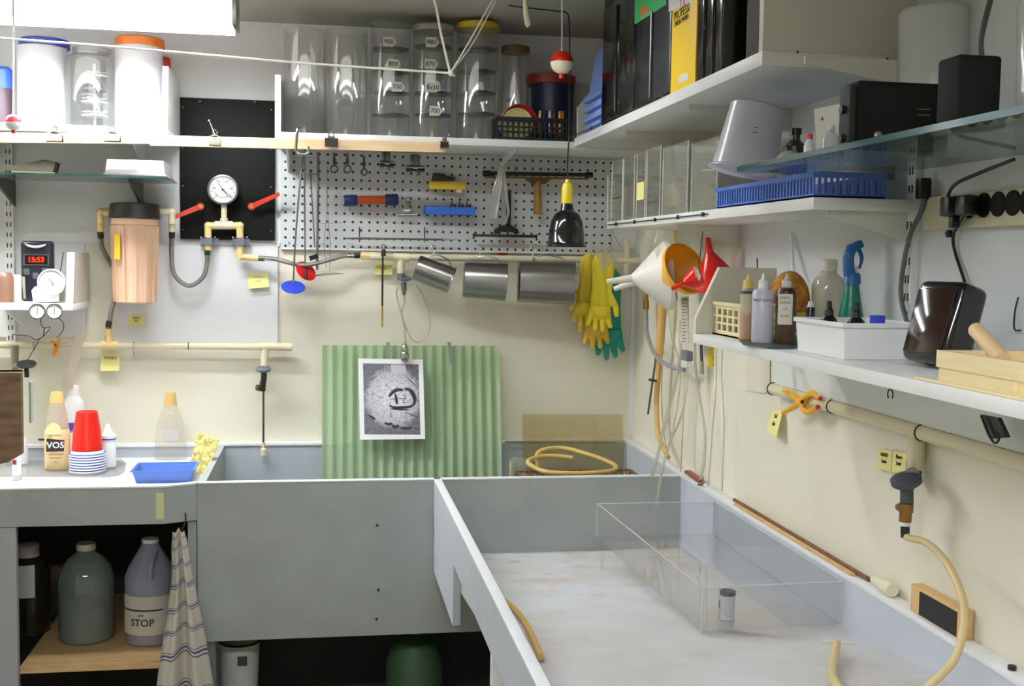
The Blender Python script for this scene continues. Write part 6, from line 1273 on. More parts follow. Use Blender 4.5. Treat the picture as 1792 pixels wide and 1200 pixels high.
t, c, k, zz = bt('shampoo_bottle', 'nearly empty clear bottle with a gold cap standing behind the blue tray', 297, 806, 27, [('body', clear('clear bottle plastic', (252, 250, 246), 0.07, dif=(224, 214, 198)), [(26, None), (27, 800), (26, 770), (22, 738), (12, 712), (10, 708)]), ('cap', gc, [(11, 709), (8.5, 688), (7, 686), (0, 686)])], z=k0 + 0.0002)
t.part('label', MB().fb(284, 752, 312, 770, c.y + 3.55 - 27 * .6 * k - 0.001, 0.0006), mat('faded label', (196, 190, 190), 0.5)); t.done()
t = Th('developing_tray', 'blue plastic tray at the right end of the worktop', 'tray')
A = WZ(236, 845, k0); B = WZ(300, 845, k0); tz = W(0, 816, A.y + 3.55).z
bl_ = mat('cornflower blue plastic', (84, 120, 196), 0.4)
xr1 = -0.3305; t.part('body', taperbox(A.x + 0.004, xr1 - 0.02, A.y + 0.0, A.y + 0.105, k0, 0.034, 0.010, 0.0022, None), bl_)
t.part('rim', MB().bb(A.x - 0.010, xr1 - 0.006, A.y - 0.0135, A.y - 0.010, k0 + 0.031, k0 + 0.0345).bb(A.x - 0.010, xr1 - 0.006, A.y + 0.1155, A.y + 0.119, k0 + 0.031, k0 + 0.0345).bb(A.x - 0.010, A.x - 0.0065, A.y - 0.010, A.y + 0.1155, k0 + 0.031, k0 + 0.0345).bb(xr1 - 0.0095, xr1 - 0.006, A.y - 0.010, A.y + 0.1155, k0 + 0.031, k0 + 0.0345), bl_)
t.done()
t = Th('sponge', 'yellow cellulose sponge leaning upright behind the blue tray', 'sponge')
yS = A.y + 0.128; s0 = W(329, 809, yS + 3.55); 
b = MB().prism([V((s0.x, yS, k0 + 0.001)), V((W(362, 805, yS + 3.55).x, yS, k0 + 0.001)), W(384, 771, yS + 3.58), W(345, 757, yS + 3.58)], (0, 0.022, 0))
t.part('body', b, mat('cellulose sponge', (228, 206, 128), 0.9, var=0.3, vs=90, bump=1.0, bs=130)); t.done()
t = Th('tube_of_paste', 'white tube with a red blotch standing at the left edge of the worktop', 'tube')
c0_ = WZ(26, 842, k0); d_ = c0_.y + 3.57; k = S(d_)
t.part('body', MB().lathe((c0_.x, c0_.y + 0.02, k0), (0, 0, 1), [(0.010, 0), (0.012, 0.004), (0.0115, 0.03), (0.014, 0.085)], 20), white); t.part('cap', MB().lathe((c0_.x, c0_.y + 0.02, k0), (0, 0, 1), [(0.0125, 0), (0.0125, 0.014)], 18), clear('clear cap', (230, 230, 230), 0.4))
t.part('label', MB().box((c0_.x - 0.002, c0_.y + 0.0065, k0 + 0.05), (0.010, 0.001, 0.012)), mat('maroon print', (140, 40, 60), 0.5)); t.done()
t, c, k, zz = bt('bottle', 'tall plain white bottle behind the paste tube at the left edge', 37, 812, 8, [('body', white, [(9, None), (9, 770), (8, 766), (0, 766)])], z=kt, sy=1); t.done()
one('tap_stub', 'short dark metal rod end on the ledge behind the shampoo bottle', 'rod', MB().cyl(W(68, 769, 3.52), W(80, 769, 3.51), 0.003, 10), darkm)
# wooden box front at the far left
t = Th('wooden_crate', 'brown wooden crate jutting in at the far left above the worktop', 'crate')
xw = W(41, 700, 2.75)
P_ = lambda x, y: W(x, y, 2.75)
t.part('side', MB().prism([P_(-90, 652), P_(40, 650), P_(42, 792), P_(18, 806), P_(-90, 830)], (0, -0.02, 0)), mat('brown weathered board', (126, 98, 74), 0.6, var=0.25, vs=10, stretch=(1, 1, 5)))
t.part('top', MB().prism([P_(-90, 652), P_(40, 650), P_(10, 659), P_(-90, 665)], (0, 0.0, 0.004)), mat('pale edge', (206, 170, 150), 0.5)); 
t.part('glass_pane', MB().bb(P_(40, 0).x, P_(44, 0).x, -0.80, -0.78, P_(40, 740).z, P_(40, 668).z), mat('pale green edge', (176, 196, 184), 0.4))
t.part('leg', MB().bb(-1.05, -1.00, -0.82, -0.78, 0, P_(40, 800).z), woodb); t.done()
# ================================================================== timer shelf at the far left
z7 = z6 + 0.0195
t = Th('timer', 'black digital darkroom timer with red digits on the small left shelf', 'timer')
dTm = 3.44; a, b = W(35, 421, dTm), W(93, 512, dTm)
t.part('case', MB().box(((a.x + b.x) / 2, a.y + 0.016, (a.z + z7) / 2), (b.x - a.x, 0.03, a.z - z7), None, 0.008, 3), mat('timer case', (36, 34, 46), 0.3))
t.part('display', MB().fb(43, 447, 83, 462, dTm - 0.0015, 0.001), mat('display window', (30, 6, 8), 0.2))
t.text('15:53', 0.0205, W(63, 454.5, dTm - 0.0022), (1, 0, 0), (0, 0, 1), mat('red led', (255, 40, 10), 0.4, emit=(255, 36, 6), es=1.6), bold=0.0005)
t.part('bezel', MB().fb(41, 444.5, 85, 446.5, dTm - 0.002, 0.002).fb(41, 462.5, 85, 464.5, dTm - 0.002, 0.002).fb(41, 446.5, 42.8, 462.5, dTm - 0.002, 0.002).fb(83.2, 446.5, 85, 462.5, dTm - 0.002, 0.002), mat('grey bezel', (96, 100, 104), 0.4))
t.part('handle', MB().tube(pts([(43, 426), (50, 430), (63, 432), (75, 430), (81, 427)], dTm - 0.002), [0.001, 0.0035, 0.0042, 0.0035, 0.001], 10), white, label='white curved strip at the top')
for x, y in ((46, 475), (78, 474), (62, 482)): t.part('button', MB().fb(x - 5, y - 5, x + 5, y + 6, dTm - 0.002, 0.003, 0.001), mat('grey button', (84, 92, 96), 0.5))
t.done()
t = Th('scale', 'white letter scale with a round dial on the small left shelf', 'scale')
dSc = 3.345; 
t.part('body', MB().prism([W(58, 528, dSc), W(103, 528, dSc), W(103, 502, dSc), W(92, 490, dSc), W(60, 502, dSc), W(55, 508, dSc)], (0, 0.05, 0)), white)
c = W(90, 494, dSc - 0.012); R = 22 * S(dSc)
t.part('dial', MB().lathe(c, (0, -1, 0), [(R, -0.01), (R, 0.003), (R * .93, 0.005), (R * .9, 0.002), (0, 0.002)], 40), mat('white dial', (240, 240, 244)))
b = MB()
for i in range(20):
    a_ = math.radians(200 - i * 220 / 19); e = V((math.cos(a_), 0, math.sin(a_))); b.cyl(c + V((0, -0.0025, 0)) + e * R * .78, c + V((0, -0.0025, 0)) + e * R * .86, 0.0004, 4)
t.part('scale_marks', b, mat('violet grey print', (110, 110, 150), 0.6)); t.part('needle', MB().cyl(W(87, 487, dSc - 0.018), W(94, 500, dSc - 0.018), 0.0008, 6, 0.0012), ink)
t.part('roller', MB().cyl(W(108, 505, dSc + .02), W(108, 527, dSc + .02), 0.0052, 14), mat('taupe roller', (180, 172, 160), 0.5)); t.done()
for px, py, lab in ((65, 545, 'small steel dial thermometer hanging under the left shelf, left one'), (95, 545, 'small steel dial thermometer hanging under the left shelf, right one')):
    t = Th('dial_thermometer', lab, 'thermometer', 'dial thermometers under the small left shelf'); dD = 3.27; c = W(px, py, dD); R = 13 * S(dD)
    t.part('case', MB().lathe(c, (0, -1, 0), [(R * .9, -0.008), (R, -0.006), (R, 0.002), (R * .88, 0.003), (R * .86, 0.0), (0, 0.0)], 32), chrome)
    t.part('dial', MB().lathe(c, (0, -1, 0), [(R * .85, 0.0003), (R * .85, 0.001), (0, 0.001)], 28), mat('white dial', (240, 240, 244))); t.part('needle', MB().cyl(c + V((0, -0.0015, -R * .4)), c + V((0.001, -0.0015, R * .5)), 0.0007, 6), ink)
    t.part('stem', MB().cyl(c + V((0, 0.006, 0)), c + V((0, 0.045, 0.0)), 0.003, 8), steel); t.done()
t = Th('sensor_wires', 'thin black wires drooping from the dial thermometers to the pipe', 'wire')
t.part('wire', MB().tube(pts([(72, 556), (72, 567), (77, 574), (88, 572), (80, 584), (68, 595), (60, 610), (48, 630)], 3.30), 0.0012, 6), ink); t.part('wire', MB().tube(pts([(103, 556), (111, 566), (110, 578), (100, 590)], 3.31), 0.0012, 6), ink)
t.part('wire', MB().tube(pts([(78, 572), (75, 588), (63, 594), (50, 588), (20, 585)], 3.31), 0.0016, 6), ink); t.done()
t = Th('spring_clamp', 'small orange spring clamp hanging on the left water pipe', 'clamp'); co_ = mat('deep orange plastic', (236, 146, 30), 0.4)
t.part('jaw', MB().tube(pts([(88, 598), (95, 600), (99, 612), (94, 624)], 3.498), [0.003, 0.005, 0.005, 0.003], 10), co_); t.part('jaw', MB().tube(pts([(104, 593), (98, 600), (95, 612), (92, 622)], 3.50), [0.003, 0.005, 0.004, 0.003], 10), co_)
t.part('pivot', MB().cyl(W(97, 604, 3.488), W(97, 604, 3.502), 0.003, 10), ink); t.done()
one('plastic_strip', 'long pale plastic strip leaning from the left shelf down across the pipe', 'strip', MB().prism([W(137, 570, 3.50), W(152, 572, 3.50), W(135, 640, 3.44), W(128, 678, 3.40), W(108, 676, 3.40)], (0, 0.002, 0)), clear('pale plastic strip', (232, 222, 206), 0.6, dif=(214, 202, 186)))
t = Th('faucet', 'black handwheel faucet at the far left of the pipe above the crate', 'faucet'); dV = 3.40
t.part('handwheel', MB().lathe(W(46, 637, dV), (0, -0.2, 1), [(0, -0.006), (0.024, -0.006), (0.028, 0), (0.024, 0.006), (0, 0.006)], 26), mat('dark handwheel', (58, 56, 58), 0.45)); t.part('body', MB().cyl(W(46, 642, dV), W(47, 660, dV), 0.0065, 12), ink)
t.part('riser', MB().cyl(W(26, 604, 3.47), W(25, 648, 3.47), 0.011, 14).cyl(W(25, 640, 3.47), W(42, 640, 3.42), 0.008, 12), mat('dull pipe', (150, 140, 120), 0.5)); t.done()
t = Th('brown_bottle', 'brown bottle at the far left end of the small shelf', 'bottle'); c = W(12, 500, 3.36); t.part('body', MB().lathe((c.x - 0.01, c.y, z7), (0, 0, 1), [(0.028, 0), (0.028, 0.07), (0.02, 0.082)], 24), mat('brown plastic bottle', (120, 84, 66), 0.4)); t.done()
t = Th('white_can', 'small white canister beside the timer on the small left shelf', 'canister'); c = W(28, 500, 3.38); t.part('body', MB().lathe((c.x + .002, c.y, z7), (0, 0, 1), [(0.011, 0), (0.012, 0.07), (0.008, 0.076), (0, 0.076)], 20), white); t.done()
t = Th('clothes_peg', 'tan wooden peg leaning against the timer', 'peg'); t.part('body', MB().prism([W(41, 522, 3.40), W(45, 523, 3.40), W(43, 484, 3.415), W(38, 484, 3.415)], (0, 0.005, 0)), mat('grey wood', (150, 140, 120), 0.6)); t.done()
one('rod', 'thin dark rod standing right of the timer on the small left shelf', 'rod', MB().cyl(W(105, 478, 3.44), W(111, 441, 3.44), 0.0012, 6).cyl(V((W(103, 500, 3.44).x, -0.11, z7)), W(105, 478, 3.44), 0.0012, 6), ink)
t = Th('chain_hook', 'short steel hook and chain on the left water pipe', 'hook'); t.part('hook', MB().ring(W(234, 605, 3.50), (1, 0, 0), 0.0135, 0.001, 20, 6)); t.part('link', MB().ring(W(234, 618, 3.49), (1, 0.5, 0), 0.005, 0.001, 14, 5).ring(W(234, 626, 3.49), (0.4, 1, 0), 0.005, 0.001, 14, 5), steel)
t.k[0].data.materials.append(steel); t.done()
# ================================================================== corrugated sheet and photograph
t = Th('corrugated_sheet', 'translucent green corrugated plastic sheet leaning on the back wall in the sink', 'sheet')
p0, p1 = W(564, 604, 3.525), W(874, 604, 3.525); zb_ = 0.60; yb_ = -0.16
cgr = clear('green corrugated plastic', (205, 225, 195), 0.55, dif=(204, 226, 190), gl=0.06, rough=0.12)
NC = 18
def fc(u, v):
    z = zb_ + (p0.z - zb_) * v; y = yb_ + (p0.y - yb_) * v
    return V((p0.x + (p1.x - p0.x) * u, y - 0.0055 * math.cos(2 * math.pi * NC * u), z))
t.part('sheet', MB().grid(fc, NC * 10, 4, (0, 0.0012, 0)), cgr)
t.done()
for px, x1, lab in ((679, 680, 'grey strap hook holding the photograph at the top of the corrugated sheet'), (786, 790, 'grey strap hook hanging empty on the right of the corrugated sheet')):
    one('strap_hook', lab, 'hook', MB().prism([W(px - 3, 600, 3.50), W(px + 3, 600, 3.50), W(x1 + 3, 636, 3.478), W(x1 - 3, 636, 3.478)], (0, -0.002, 0)).prism([W(px - 3, 600, 3.50), W(px + 3, 600, 3.50), W(px + 3, 600, 3.54), W(px - 3, 600, 3.54)], (0, 0, 0.002)), mat('grey strap', (116, 122, 108), 0.5))
t = Th('photograph', 'black and white photographic print in a white border hung on the corrugated sheet', 'photograph')
c0_, c1_, c2_, c3_ = W(627, 627, 3.474), W(740, 629, 3.474), W(744, 768, 3.424), W(630, 769, 3.424)
nn = (c1_ - c0_).cross(c0_ - c3_).normalized()
t.part('paper', MB().prism([c0_, c1_, c2_, c3_], -nn * 0.0015), mat('print border', (240, 240, 244), 0.4))
U = (c1_ - c0_); Dn = (c3_ - c0_)
PP = lambda u, v, h=0.0006: c0_ + U * u + Dn * v + nn * h
def photo_mat():
    m, nt, b = _new('rock print'); L = nt.links.new
    tc = nt.nodes.new('ShaderNodeTexCoord'); mp = nt.nodes.new('ShaderNodeMapping'); L(tc.outputs['Generated'], mp.inputs[0])
    mp.inputs['Location'].default_value = (-0.52, -0.5, -0.52); 
    sp = nt.nodes.new('ShaderNodeVectorMath'); sp.operation = 'MULTIPLY'; sp.inputs[1].default_value = (1.0, 0.0, 1.15); L(mp.outputs[0], sp.inputs[0])
    ln = nt.nodes.new('ShaderNodeVectorMath'); ln.operation = 'LENGTH'; 
    nz = nt.nodes.new('ShaderNodeTexNoise'); nz.inputs['Scale'].default_value = 7; nz.inputs['Detail'].default_value = 8; nz.inputs['Roughness'].default_value = 0.7; L(tc.outputs['Generated'], nz.inputs[0])
    L(sp.outputs[0], ln.inputs[0])
    ad = nt.nodes.new('ShaderNodeMath'); ad.operation = 'MULTIPLY_ADD'; L(nz.outputs[0], ad.inputs[0]); ad.inputs[1].default_value = 0.28; L(ln.outputs['Value'], ad.inputs[2])
    cr = nt.nodes.new('ShaderNodeValToRGB'); e = cr.color_ramp.elements; e[0].position = 0.30; e[0].color = rgb((222, 220, 226)); e[1].position = 0.66; e[1].color = rgb((112, 108, 118))
    q = e.new(0.56); q.color = rgb((190, 186, 194)); L(ad.outputs[0], cr.inputs[0])
    n2 = nt.nodes.new('ShaderNodeTexNoise'); n2.inputs['Scale'].default_value = 22; n2.inputs['Detail'].default_value = 6; n2.inputs['Roughness'].default_value = 0.8; L(tc.outputs['Generated'], n2.inputs[0])
    c2 = nt.nodes.new('ShaderNodeValToRGB'); c2.color_ramp.elements[0].position = 0.34; c2.color_ramp.elements[0].color = rgb((110, 106, 114)); c2.color_ramp.elements[1].position = 0.52; c2.color_ramp.elements[1].color = (1, 1, 1, 1); L(n2.outputs[0], c2.inputs[0])
    mx = nt.nodes.new('ShaderNodeMix'); mx.data_type = 'RGBA'; mx.blend_type = 'MULTIPLY'; mx.inputs[0].default_value = 0.8; L(cr.outputs[0], mx.inputs[6]); L(c2.outputs[0], mx.inputs[7]); L(mx.outputs[2], b.inputs['Base Color']); b.inputs['Roughness'].default_value = 0.3
    return m
im = t.part('image', MB().prism([PP(.07, .06), PP(.93, .06), PP(.93, .935), PP(.07, .935)], -nn * 0.0004), photo_mat())
dkp = mat('print black', (38, 36, 42), 0.35); h_ = 0.0009
def blob(L, w): 
    b = MB(); q = [PP(u, v, h_) for u, v in L]; sp_ = smoothpts(q, 5)
    for i in range(len(sp_) - 1):
        d = (sp_[i + 1] - sp_[i]).normalized(); n = nn.cross(d); wi = 1.5 * w * (0.5 + 0.5 * math.sin(math.pi * i / len(sp_))) ; wj = 1.5 * w * (0.5 + 0.5 * math.sin(math.pi * (i + 1) / len(sp_)))
        b.add([sp_[i] - n * wi, sp_[i + 1] - n * wj, sp_[i + 1] + n * wj, sp_[i] + n * wi], [(0, 1, 2, 3)])
    return b
for L, w in (([(.46, .47), (.52, .41), (.60, .38), (.68, .385)], .0038), ([(.70, .37), (.78, .38), (.83, .43), (.86, .50), (.84, .56)], .0042), ([(.46, .57), (.52, .60), (.66, .60), (.78, .59), (.86, .55)], .0026), ([(.48, .62), (.60, .625), (.76, .63)], .0018), ([(.56, .43), (.57, .50), (.58, .56)], .0028), ([(.47, .50), (.56, .495), (.72, .49)], .0008), ([(.74, .22), (.80, .27), (.88, .33)], .0010), ([(.14, .70), (.20, .73), (.24, .75)], .0025), ([(.38, .79), (.44, .81), (.50, .80)], .0030), ([(.50, .82), (.55, .85), (.60, .82)], .0042), ([(.62, .85), (.70, .86), (.80, .85)], .0030), ([(.84, .86), (.88, .86)], .0018), ([(.48, .66), (.48, .72)], .0012), ([(.70, .66), (.80, .69), (.90, .72)], .0010), ([(.44, .30), (.43, .34)], .0010), ([(.67, .45), (.72, .46), (.68, .53), (.74, .54)], .0009), ([(.15, .28), (.20, .25), (.28, .22)], .0010)):
    t.part('dark_shape', blob(L, w), dkp, im)
t.part('slip', MB().prism([PP(.50, .07, .001), PP(.73, .07, .001), PP(.73, .18, .001), PP(.50, .18, .001)], -nn * 0.0003), mat('pale slip', (196, 192, 200), 0.5), label='small pale paper slip at the top'); t.done()
# ================================================================== things in the back trough
t = Th('amber_sheet', 'translucent amber plastic sheet standing against the wall at the right end of the trough', 'sheet')
a, b = W(914, 725, 3.50), W(1090, 725, 3.50); t.part('sheet', MB().prism([a, b, V((b.x, -0.10, 0.70)), V((a.x, -0.10, 0.70))], (0, 0.003, 0)), clear('amber tinted plastic', (214, 198, 130), 0.10, dif=(210, 196, 130))); t.done()
one('stick', 'thin brown stick lying along the ledge behind the trough', 'stick', MB().cyl(W(884, 773, 3.51), W(1080, 774, 3.51), 0.0022, 8), woodb)
t = Th('hose_coil', 'loop of amber rubber hose resting on a brown wire rack in the trough', 'hose')
dz = 0.885; HZ = lambda x, y, z=0.875: WZ(x, y, z)
t.part('hose', MB().tube([WZ(942, 814, .868), WZ(940, 795, .90), WZ(955, 786, .912), WZ(985, 784, .914), WZ(1020, 792, .91), WZ(1060, 806, .895), WZ(1077, 816, .885), WZ(1068, 824, .879), WZ(1020, 828, .875), WZ(960, 826, .875), WZ(930, 815, .882), WZ(925, 806, .892), WZ(945, 799, .898), WZ(975, 798, .898), WZ(1003, 801, .895)], 0.0068, 12), mat('amber yellow hose', (204, 172, 98), 0.45)); t.done()
rk = Th('wire_rack', 'brown wire rack set across the trough under the hose loop', 'rack')
yA, yB = -0.55, -0.32; xA, xB = W(930, 0, 3.1).x, 0.90; zr2 = 0.855
rk.part('frame', MB().bb(xA, xB, yA, yA + 0.006, zr2, zr2 + 0.006).bb(xA, xB, yB, yB + 0.006, zr2, zr2 + 0.006).bb(xA, xA + 0.006, yA + 0.006, yB, zr2, zr2 + 0.006).bb(xB - 0.006, xB, yA + 0.006, yB, zr2, zr2 + 0.006), mat('rusty brown', (112, 76, 48), 0.6))
b = MB()
for i in range(22): 
    x = xA + 0.01 + (xB - xA - 0.02) * i / 21; b.cyl((x, yA + 0.004, zr2 + 0.004), (x, yB + 0.002, zr2 + 0.004), 0.0022, 6)
rk.part('wires', b, mat('rusty brown', (112, 76, 48)))
for x in (xA + 0.003, xB - 0.003):
    for y in (yA + 0.003, yB + 0.003): rk.part('leg', MB().cyl((x, y, 0.5605), (x, y, zr2 + 0.001), 0.004, 8), mat('rusty brown', (112, 76, 48)))
rk.done()
t = Th('plastic_bottle', 'clear plastic bottle lying in the trough beside the wire rack', 'bottle'); c = WZ(906, 812, 0.86)
t.part('body', MB().pipe((c.x, c.y, 0.5605), (0, 0, 1), [(0.028, 0), (0.028, 0.30), (0.024, 0.315), (0.012, 0.322)], 0.0015, 26), acryh); t.part('strip', MB().bb(c.x - 0.028, c.x - 0.024, c.y - 0.03, c.y - 0.026, 0.80, 0.872), mat('cream strip', (222, 212, 160), 0.5)); t.done()
# ================================================================== right basin: acrylic tank, canister, hoses
ZK = 0.806; HK = 0.082                                # the tank lies level over the sloping basin floor
P_bl, P_fl, P_fr, P_br = V((0.656, -0.90, ZK)), V((0.678, -1.612, ZK)), V((0.950, -1.60, ZK)), V((0.950, -0.90, ZK))
t = Th('acrylic_tank', 'shallow clear acrylic tank lying in the grey basin', 'tank')
def wallp(a, b, h, th=0.004):
    n = V((0, 0, 1)).cross((b - a).normalized()) * th; u = V((0, 0, h)); return MB().prism([a, b, b + u, a + u], n)
tkm = clear('clean tank acrylic', (252, 252, 252), 0.07, dif=(216, 218, 222), gl=0.05)
for nm, a, b in (('side_wall', P_bl, P_fl), ('back_wall', P_br, P_bl), ('side_wall', P_fr, P_br), ('front_wall', P_fl, P_fr)):
    t.part(nm, wallp(a, b, HK), tkm)
em = clear('bright acrylic edge', (235, 238, 238), 0.6, dif=(240, 242, 246)); uk = V((0, 0, HK))
for a, b in ((P_bl, P_fl), (P_br, P_bl), (P_fr, P_br), (P_fl, P_fr)):
    t.part('edge', MB().cyl(a + uk, b + uk, 0.0014, 6), em); t.part('edge', MB().cyl(a, a + uk, 0.0012, 6), em)
t.part('base', MB().prism([P_bl, P_fl, P_fr, P_br], (0, 0, 0.003)), clear('tank base acrylic', (250, 249, 246), 0.06))
for p in (V((0.668, -0.912, 0)), V((0.94, -0.912, 0))):
    t.part('foot', MB().bb(p.x - 0.004, p.x + 0.004, p.y - 0.004, p.y + 0.004, floor_z(p.y - 0.004), ZK), tkm)
t.done()
t = Th('film_canister', 'small clear film canister with a black lid and white paper inside, in the tank', 'film canister')
c = WZ(1277, 1099, ZK + 0.0035); k = (c.y + 3.565) / 1975; c.y += 0.015
t.part('body', MB().shell(c, (0, 0, 1), [(12.5 * k, 0), (14 * k, 60 * k)], 0.0008, 28), clear('clear canister', (250, 250, 250), 0.3))
t.part('paper', MB().pipe(c + V((0, 0, 9 * k)), (0, 0, 1), [(12.0 * k, 0), (12.8 * k, 48 * k)], 0.0005, 26), white); t.part('lid', MB().lathe(c + V((0, 0, 60 * k)), (0, 0, 1), [(14.6 * k, -0.001), (15 * k, 0.001), (14.6 * k, 0.006), (12 * k, 0.007), (11 * k, 0.005), (0, 0.005)], 28), black)
t.part('stripe', MB().ring(c + V((0, 0, 12 * k)), (0, 0, 1), 13.4 * k, 0.0008, 26, 6), mat('blue grey stripe', (110, 116, 140), 0.5)); t.done()
t = Th('tank_fitting', 'small dark square fitting on the tank base beside the film canister', 'fitting'); c = WZ(1262, 1064, ZK + 0.0035); t.part('body', MB().bb(c.x - 0.004, c.x + 0.004, c.y, c.y + 0.006, c.z, c.z + 0.014, 0.001), mat('slate fitting', (74, 82, 104), 0.4)); t.done()
def fl(px, py, up=0.008): p = WF(px, py); return V((p.x, p.y, floor_z(p.y) + up))
one('rubber_hose', 'short length of amber rubber hose lying beside the near sink panel', 'hose', MB().tube([fl(884, 1058), fl(900, 1072), fl(918, 1095), fl(930, 1120), fl(940, 1142), fl(946, 1158)], 0.0055, 12), mat('ochre rubber hose', (204, 160, 80), 0.45))
t = Th('squeegee', 'small tan rubber T piece squeegee in the front of the basin', 'squeegee')
zt_ = lambda p, h: V((p.x, p.y, floor_z(p.y) + h))
t.part('bar', MB().cyl(fl(1437, 1142, 0.02), fl(1494, 1146, 0.02), 0.0026, 10), mat('ivory bar', (222, 214, 190), 0.4)); t.part('handle', MB().tube([fl(1464, 1147, 0.021), fl(1460, 1165, 0.014), fl(1456, 1185, 0.009), fl(1462, 1205, 0.009), fl(1480, 1225, 0.009)], 0.0068, 12), tan); t.done()
# along the right ledge
zl_ = ZR + 0.0045
L1 = lambda px, py: WX(px, py, 0.968)
one('stick', 'long brown varnished stick lying along the right ledge', 'stick', MB().cyl(V((0.972, L1(1282, 884).y, zl_ + 0.0045)), V((0.972, L1(1518, 1013).y, zl_ + 0.0045)), 0.0042, 10), woodb)
one('lath', 'thin pale wooden strip lying along the right ledge below the brown stick', 'lath', MB().bb(0.955, 0.9655, L1(1500, 1008).y, L1(1292, 893).y, zl_, zl_ + 0.004), wood)
t = Th('bottle_stopper', 'cream tapered stopper lying on the right ledge beyond the brown stick', 'stopper')
ya2, yb2 = WX(1528, 1018, .966).y, WX(1562, 1034, .966).y
t.part('body', MB().lathe((0.966, ya2, zl_ + 0.0125), (0, -1, 0), [(0.006, 0), (0.007, 0.006), (0.011, (ya2 - yb2) * .6), (0.0125, (ya2 - yb2) * .9), (0.0115, (ya2 - yb2)), (0, (ya2 - yb2))], 20), mat('cream stopper', (232, 226, 196), 0.45)); t.done()
t = Th('sanding_block', 'small pine block with a black pad standing on the right ledge', 'block')
yc, yd = WX(1606, 1050, .975).y, WX(1696, 1090, .975).y
t.part('block', MB().bb(0.962, 0.983, yd, yc, zl_, zl_ + 0.045, 0.001), mat('pine block', (218, 178, 120), 0.55)); t.part('pad', MB().bb(0.9605, 0.962, yd + 0.012, yc - 0.03, zl_ + 0.002, zl_ + 0.040), mat('black pad', (24, 26, 28), 0.7)); t.done()
c = WX(1776, 1161, .97); one('ledge_hook', 'small dark screw on the right ledge at the picture edge', 'screw', MB().lathe((0.966, c.y, zl_), (0, 0, 1), [(0.006, 0), (0.006, 0.006), (0, 0.008)], 12), darkm)
# ================================================================== under the worktop
zc2 = 0.4505
def ub(px, py): p = WZ(px, py, zc2); return p
t = Th('chemical_jug', 'clear gallon jug with a cream cap in the middle of the wooden shelf', 'jug')
dJ = 3.12; k = S(dJ); c = W(152, 1100, dJ); z = lambda y: W(152, y, dJ).z - zc2
t.part('body', MB().shell((c.x, c.y, zc2), (0, 0, 1), [(42 * k, 0), (45 * k, 0.006), (45 * k, z(1040)), (45 * k, z(1010)), (40 * k, z(992)), (28 * k, z(975)), (16 * k, z(966)), (14 * k, z(960))], 0.002, 40), clear('pale green jug', (214, 224, 216), 0.3, dif=(186, 198, 190)))
t.part('liquid', MB().lathe((c.x, c.y, zc2 + 0.0025), (0, 0, 1), [(40 * k, 0), (43 * k, 0.006), (43 * k, z(1056)), (0, z(1056))], 36), clear('milky liquid', (180, 190, 188), 0.55, dif=(184, 190, 194)))
t.part('cap', MB().lathe((c.x, c.y, zc2), (0, 0, 1), [(15 * k, z(961)), (16 * k, z(958)), (15 * k, z(950)), (0, z(950))], 26), mat('cream cap', (196, 188, 168), 0.5)); t.done()
t = Th('chemical_jug', 'white plastic stop bath jug with a STOP label beside the towel', 'jug')
dJ = 3.08; k = S(dJ); c = W(264, 1100, dJ); z = lambda y: W(264, y, dJ).z - zc2
mj = clear('milky blue jug', (200, 200, 214), 0.85, dif=(186, 186, 204))
t.part('body', MB().shell((c.x, c.y, zc2), (0, 0, 1), [(36 * k, 0), (40 * k, 0.006), (41 * k, z(1040)), (42 * k, z(1006)), (36 * k, z(990)), (16 * k, z(955)), (13 * k, z(948))], 0.002, 40), mj)
t.part('handle', MB().tube([V((c.x, c.y, zc2)) + V((12 * k, -14 * k, z(956))), V((c.x + 8 * k, c.y - 44 * k, zc2 + z(975))), V((c.x + 6 * k, c.y - 46 * k, zc2 + z(1000)))], 0.007, 12), mj)
t.part('cap', MB().lathe((c.x, c.y, zc2), (0, 0, 1), [(14 * k, z(948)), (14 * k, z(942)), (0, z(942))], 22), white)
lb_ = t.part('label', MB().grid(lambda u, v: V((c.x, c.y, zc2)) + V((math.sin(math.radians(-75 + u * 150)), -math.cos(math.radians(-75 + u * 150)), 0)) * (42.6 * k) + V((0, 0, z(1098) + (z(1032) - z(1098)) * v)), 16, 1, (0, 0.0003, 0)), mat('cream paper label', (204, 200, 186), 0.8))
t.part('lettering', cyltext('STOP', 17 * k, c, 43.0 * k, -0.2, zc2 + z(1077), mat('dark label ink', (60, 58, 70), 0.6), 0.0004), None, lb_)
t.part('rule', MB().grid(lambda u, v: V((c.x, c.y, zc2)) + V((math.sin(math.radians(-70 + u * 105)), -math.cos(math.radians(-70 + u * 105)), 0)) * (43.1 * k) + V((0, 0, z(1057) + (z(1054) - z(1057)) * v)), 12, 1, (0, 0.0003, 0)), mat('dark label ink', (60, 58, 70)), lb_)
t.text('SB50', 4.5 * k, V((c.x - 10 * k, c.y - 43.3 * k, zc2 + z(1063))), (1, 0, 0), (0, 0, 1), mat('dark label ink', (60, 58, 70)), parent=lb_); t.done()
t = Th('chemical_bottle', 'dark bottle with a white cap and white label at the left on the wooden shelf', 'bottle')
dJ = 3.2; k = S(dJ); c = W(50, 1060, dJ); z = lambda y: W(50, y, dJ).z - zc2
t.part('body', MB().lathe((c.x, c.y, zc2), (0, 0, 1), [(34 * k, 0), (35 * k, 0.006), (35 * k, z(1000)), (30 * k, z(985)), (19 * k, z(972))], 30), mat('dark brown glass', (40, 38, 28), 0.2)); t.part('cap', MB().lathe((c.x, c.y, zc2), (0, 0, 1), [(18 * k, z(974)), (18 * k, z(953)), (15 * k, z(951)), (0, z(951))], 26), mat('grey white cap', (206, 200, 204)))
